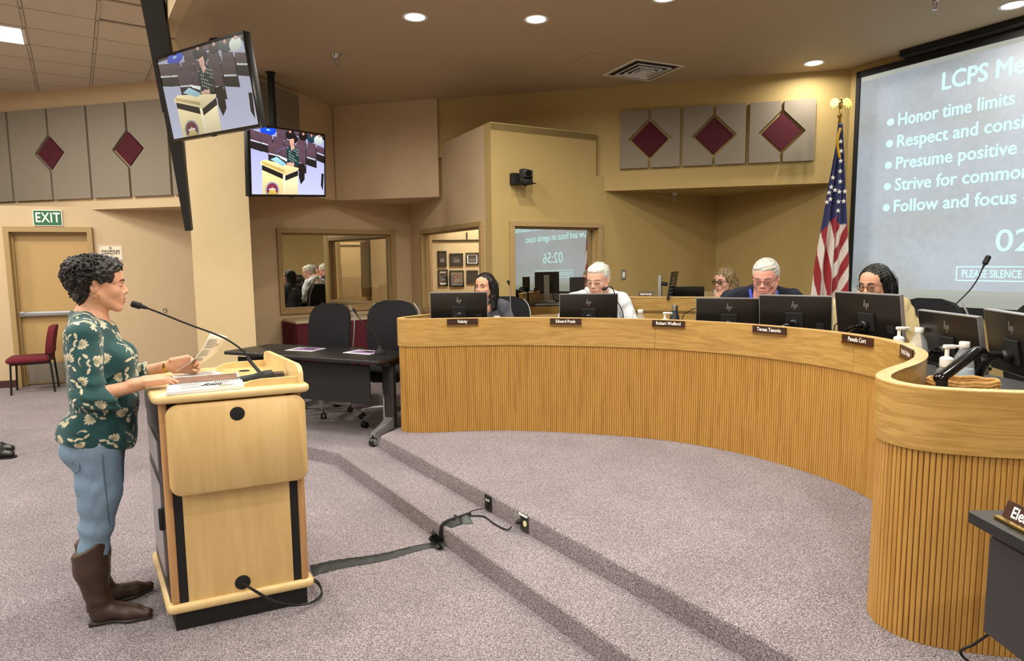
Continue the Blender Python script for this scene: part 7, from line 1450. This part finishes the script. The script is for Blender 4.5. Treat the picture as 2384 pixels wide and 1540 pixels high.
def hair_back(mat):
    def fn(root, f, s, T):
        H = Blob(); e = shell(H, f, s, big=1.03); e((0, 0.03, 0.080), (0.064, 0.052, 0.034), 0.02); e((0, 0.104, -0.004), (0.066, 0.056, 0.078), 0.010, True); e((0, -0.115, -0.055), (0.03, 0.035, 0.05), 0.03); H.cap(f(0, -0.115, -0.06), f(0.03, -0.10, -0.20), 0.026*s, 0.014*s, 0.02)
        for q in (-1, 1): e((q*0.094, 0.0, -0.024), (0.034, 0.030, 0.040), 0.008, True)
        e((0, 0.05, -0.12), (0.12, 0.10, 0.075), 0.01, True); np_mesh('hair', [big_only(H.mesh(0.004*s, noise=lambda X, Y, Z: 0.0022*np.sin(190*Z+60*X+8*np.sin(18*Y))))], mat, root)
        L_ = []; rs = random.Random(3)
        for k in range(70):
            x0 = rs.uniform(-0.055, 0.055); L_.append(([(x0*(1+0.2*math.sin(t*math.pi)), 0.052-0.165*t, 0.043+0.0885*math.sqrt(max(0.02, 1-(x0*(1+0.2*math.sin(t*math.pi))/0.084)**2-((0.074-0.165*t)/0.105)**2))) for t in (0.02, 0.2, 0.4, 0.6, 0.8, 0.95)], 0.0022))
        strands(root, mat, f, s, L_)
    return fn
# young woman in the grey shirt
r_, f, T, s, sh = seated('young woman with long dark hair in a grey collared shirt, looking aside', 1128, 668, 5.98, 1.0, -92, -118, -2, 'skin_d', 'shirt_grey', hair_long('hair_black', 0.20, part=-0.012), lean=0.04, gaze=(-0.6, 0.0), lip='lip', hunch=0.06)
b = MB(); b.lathe([(0.0005, 0.003), (0.018, 0.003), (0.019, 0)], 20, Matrix.Translation(T(-0.055, 0.125, -0.36)) @ Matrix.Rotation(R(-90), 4, 'X')); b.build('round_badge', 'brass', sh)
put_text('Student', Matrix.Translation(T(-0.11, 0.128, -0.335)) @ Matrix.Rotation(R(180), 4, 'Z'), 0.03, 'white', sh, shear=0.2) if False else MB().rbox(T(-0.115, 0.118, -0.335), (0.055, 0.006, 0.018), 0.002, 1).build('embroidered_name', 'white', sh)
for q in (-1, 1): C_ = Blob(); C_.cap(T(q*0.015, 0.075, -0.225), T(q*0.075, 0.02, -0.17), 0.016, 0.018, 0.01); np_mesh('collar', [C_.mesh(0.005)], 'shirt_grey', sh)
for q in (-1, 1): MB().tube([Vector(f(q*0.082, -0.004, -0.034)), Vector(f(q*0.084, 0.0, -0.052))], 0.004, 6).build('earring', 'silver', r_)
# grey-haired man in the white shirt
r_, f, T, s, sh = seated('grey-haired man with glasses in a white shirt looking down', 1392, 652, 5.62, 1.13, -95, -120, -14, 'skin_b', 'shirt_white', hair_short('hair_white'), lean=0.10, male=True, gl=dict(mat='silver', w=0.022, h=0.016, r=0.0013), brow='brow_grey', width=1.15, closed=True, lip='lip_pale', hunch=0.09)
for q in (-1, 1): C_ = Blob(); C_.cap(T(q*0.015, 0.08, -0.215), T(q*0.08, 0.01, -0.155), 0.016*s, 0.02*s, 0.01); np_mesh('collar', [C_.mesh(0.006)], 'shirt_white', sh)
# woman behind, hands clasped
r_, f, T, s, sh = seated('blonde woman with dark glasses resting her chin on clasped hands', 1686, 655, 6.86, 1.12, -112, -148, -6, 'skin_b', 'tan_coat', hair_long('hair_blond', 0.19, vol=1.06), lean=0.08, gl=dict(mat='blackmat', w=0.025, h=0.018, r=0.0026), arms='chin', coat=True, hunch=0.08)
C_ = Blob(); C_.cap(T(-0.07, 0.03, -0.17), T(-0.06, 0.10, -0.38), 0.028, 0.03, 0.01); C_.cap(T(0.07, 0.03, -0.17), T(0.06, 0.10, -0.38), 0.028, 0.03, 0.01); np_mesh('scarf', [C_.mesh(0.006)], 'shirt_white', r_)
# person with white pulled-back hair in navy
r_, f, T, s, sh = seated('person with white pulled-back hair, glasses and navy top reading', 1782, 648, 5.05, 1.17, -100, -122, -15, 'skin_c', 'navy', hair_back('hair_greyw'), lean=0.09, male=True, gl=dict(mat='charcoal', w=0.024, h=0.014, r=0.0018), brow='brow_grey', width=1.22, closed=True, lip='lip_pale', hunch=0.12)
M['lanyard'] = plain('lanyard_blue', srgb(42, 70, 186), 0.6, noise=0.2, scale=80)
P_ = [Vector(T(x, y, z)) for x, y, z in ((-0.075, -0.02, -0.155), (-0.085, 0.05, -0.20), (-0.07, 0.115, -0.30), (-0.03, 0.145, -0.44), (0.0, 0.15, -0.52))]; Q_ = [Vector(T(x, y, z)) for x, y, z in ((0.075, -0.02, -0.155), (0.085, 0.05, -0.20), (0.07, 0.115, -0.30), (0.03, 0.145, -0.44), (0.0, 0.15, -0.52))]
MB().tube(catmull(P_, 5), 0.011, 6, flat=0.3).build('lanyard', 'lanyard', r_); MB().tube(catmull(Q_, 5), 0.011, 6, flat=0.3).build('lanyard', 'lanyard', r_)
# woman in the cream coat
r_, f, T, s, sh = seated('dark-haired woman with round glasses in a cream coat looking down', 2036, 662, 4.50, 1.06, -108, -150, -12, 'skin_d', 'cream_coat', hair_long('hair_black', 0.24, part=0.015), lean=0.07, gl=dict(mat='charcoal', w=0.024, h=0.022, round_=True, r=0.0017), coat=True, closed=True, width=1.08, hunch=0.10)
# ------------------------------------------------------------------ shoe of someone standing just outside the left edge
q = at_z(34, 1066, 0.0); e = empty('person', (q.x, q.y, 0), R(10), 'black leather shoe and trouser leg of someone at the left edge', 'person'); S_ = Blob()
S_.cap((-0.23, 0, 0.055), (-0.12, 0, 0.05), 0.048, 0.045, 0.02); S_.cap((-0.12, 0, 0.045), (-0.028, 0, 0.032), 0.045, 0.03, 0.02); S_.plane((0, 0, 0.012), (0, 0, -1), 0.002); np_mesh('shoe', [S_.mesh(0.005)], 'blackgloss2', e) if False else None
M['shoe_black'] = plain('shoe_leather', srgb(24, 24, 25), 0.3); np_mesh('shoe', [S_.mesh(0.005)], 'shoe_black', e); MB().prism([(p_[0]*1.0-0.135, p_[1]) for p_ in rrect(0.30, 0.09, 0.044, 6)], 0.0, 0.014).build('sole', 'blackmat', e)
Lg = Blob(); Lg.cap((-0.26, 0, 0.10), (-0.31, 0.01, 0.50), 0.055, 0.07, 0.02); Lg.cap((-0.31, 0.01, 0.50), (-0.38, 0.0, 0.92), 0.075, 0.10, 0.03); Lg.cap((-0.31, 0.2, 0.10), (-0.40, 0.19, 0.92), 0.058, 0.10, 0.03); Lg.ell((-0.43, 0.1, 1.15), (0.12, 0.2, 0.32), 0.05); Lg.ell((-0.43, 0.1, 1.36), (0.11, 0.21, 0.12), 0.05); Lg.cap((-0.43, -0.12, 1.38), (-0.45, -0.16, 1.08), 0.055, 0.045, 0.03); Lg.cap((-0.45, -0.16, 1.08), (-0.42, -0.13, 0.85), 0.045, 0.035, 0.03); Lg.cap((-0.43, 0.32, 1.38), (-0.45, 0.36, 1.08), 0.055, 0.045, 0.03); Lg.cap((-0.45, 0.36, 1.08), (-0.42, 0.33, 0.85), 0.045, 0.035, 0.03)
np_mesh('dark_suit', [Lg.mesh(0.012)], 'trouser', e); Bd = Blob(); hd_ = Fr((-0.43, 0.1, 1.62), rotm(0, 0, R(-90)), 1.0); head_blob(Bd, hd_, 1.0, True); np_mesh('body', [Bd.mesh(0.006)], 'skin_b', e); hair_short('hair_dark')(e, hd_, 1.0, None)
S2 = Blob(); S2.cap((-0.33, 0.2, 0.055), (-0.22, 0.2, 0.05), 0.048, 0.045, 0.02); S2.cap((-0.22, 0.2, 0.045), (-0.13, 0.2, 0.032), 0.045, 0.03, 0.02); S2.plane((0, 0, 0.0), (0, 0, -1), 0.002); np_mesh('shoe', [S2.mesh(0.007)], 'shoe_black', e)
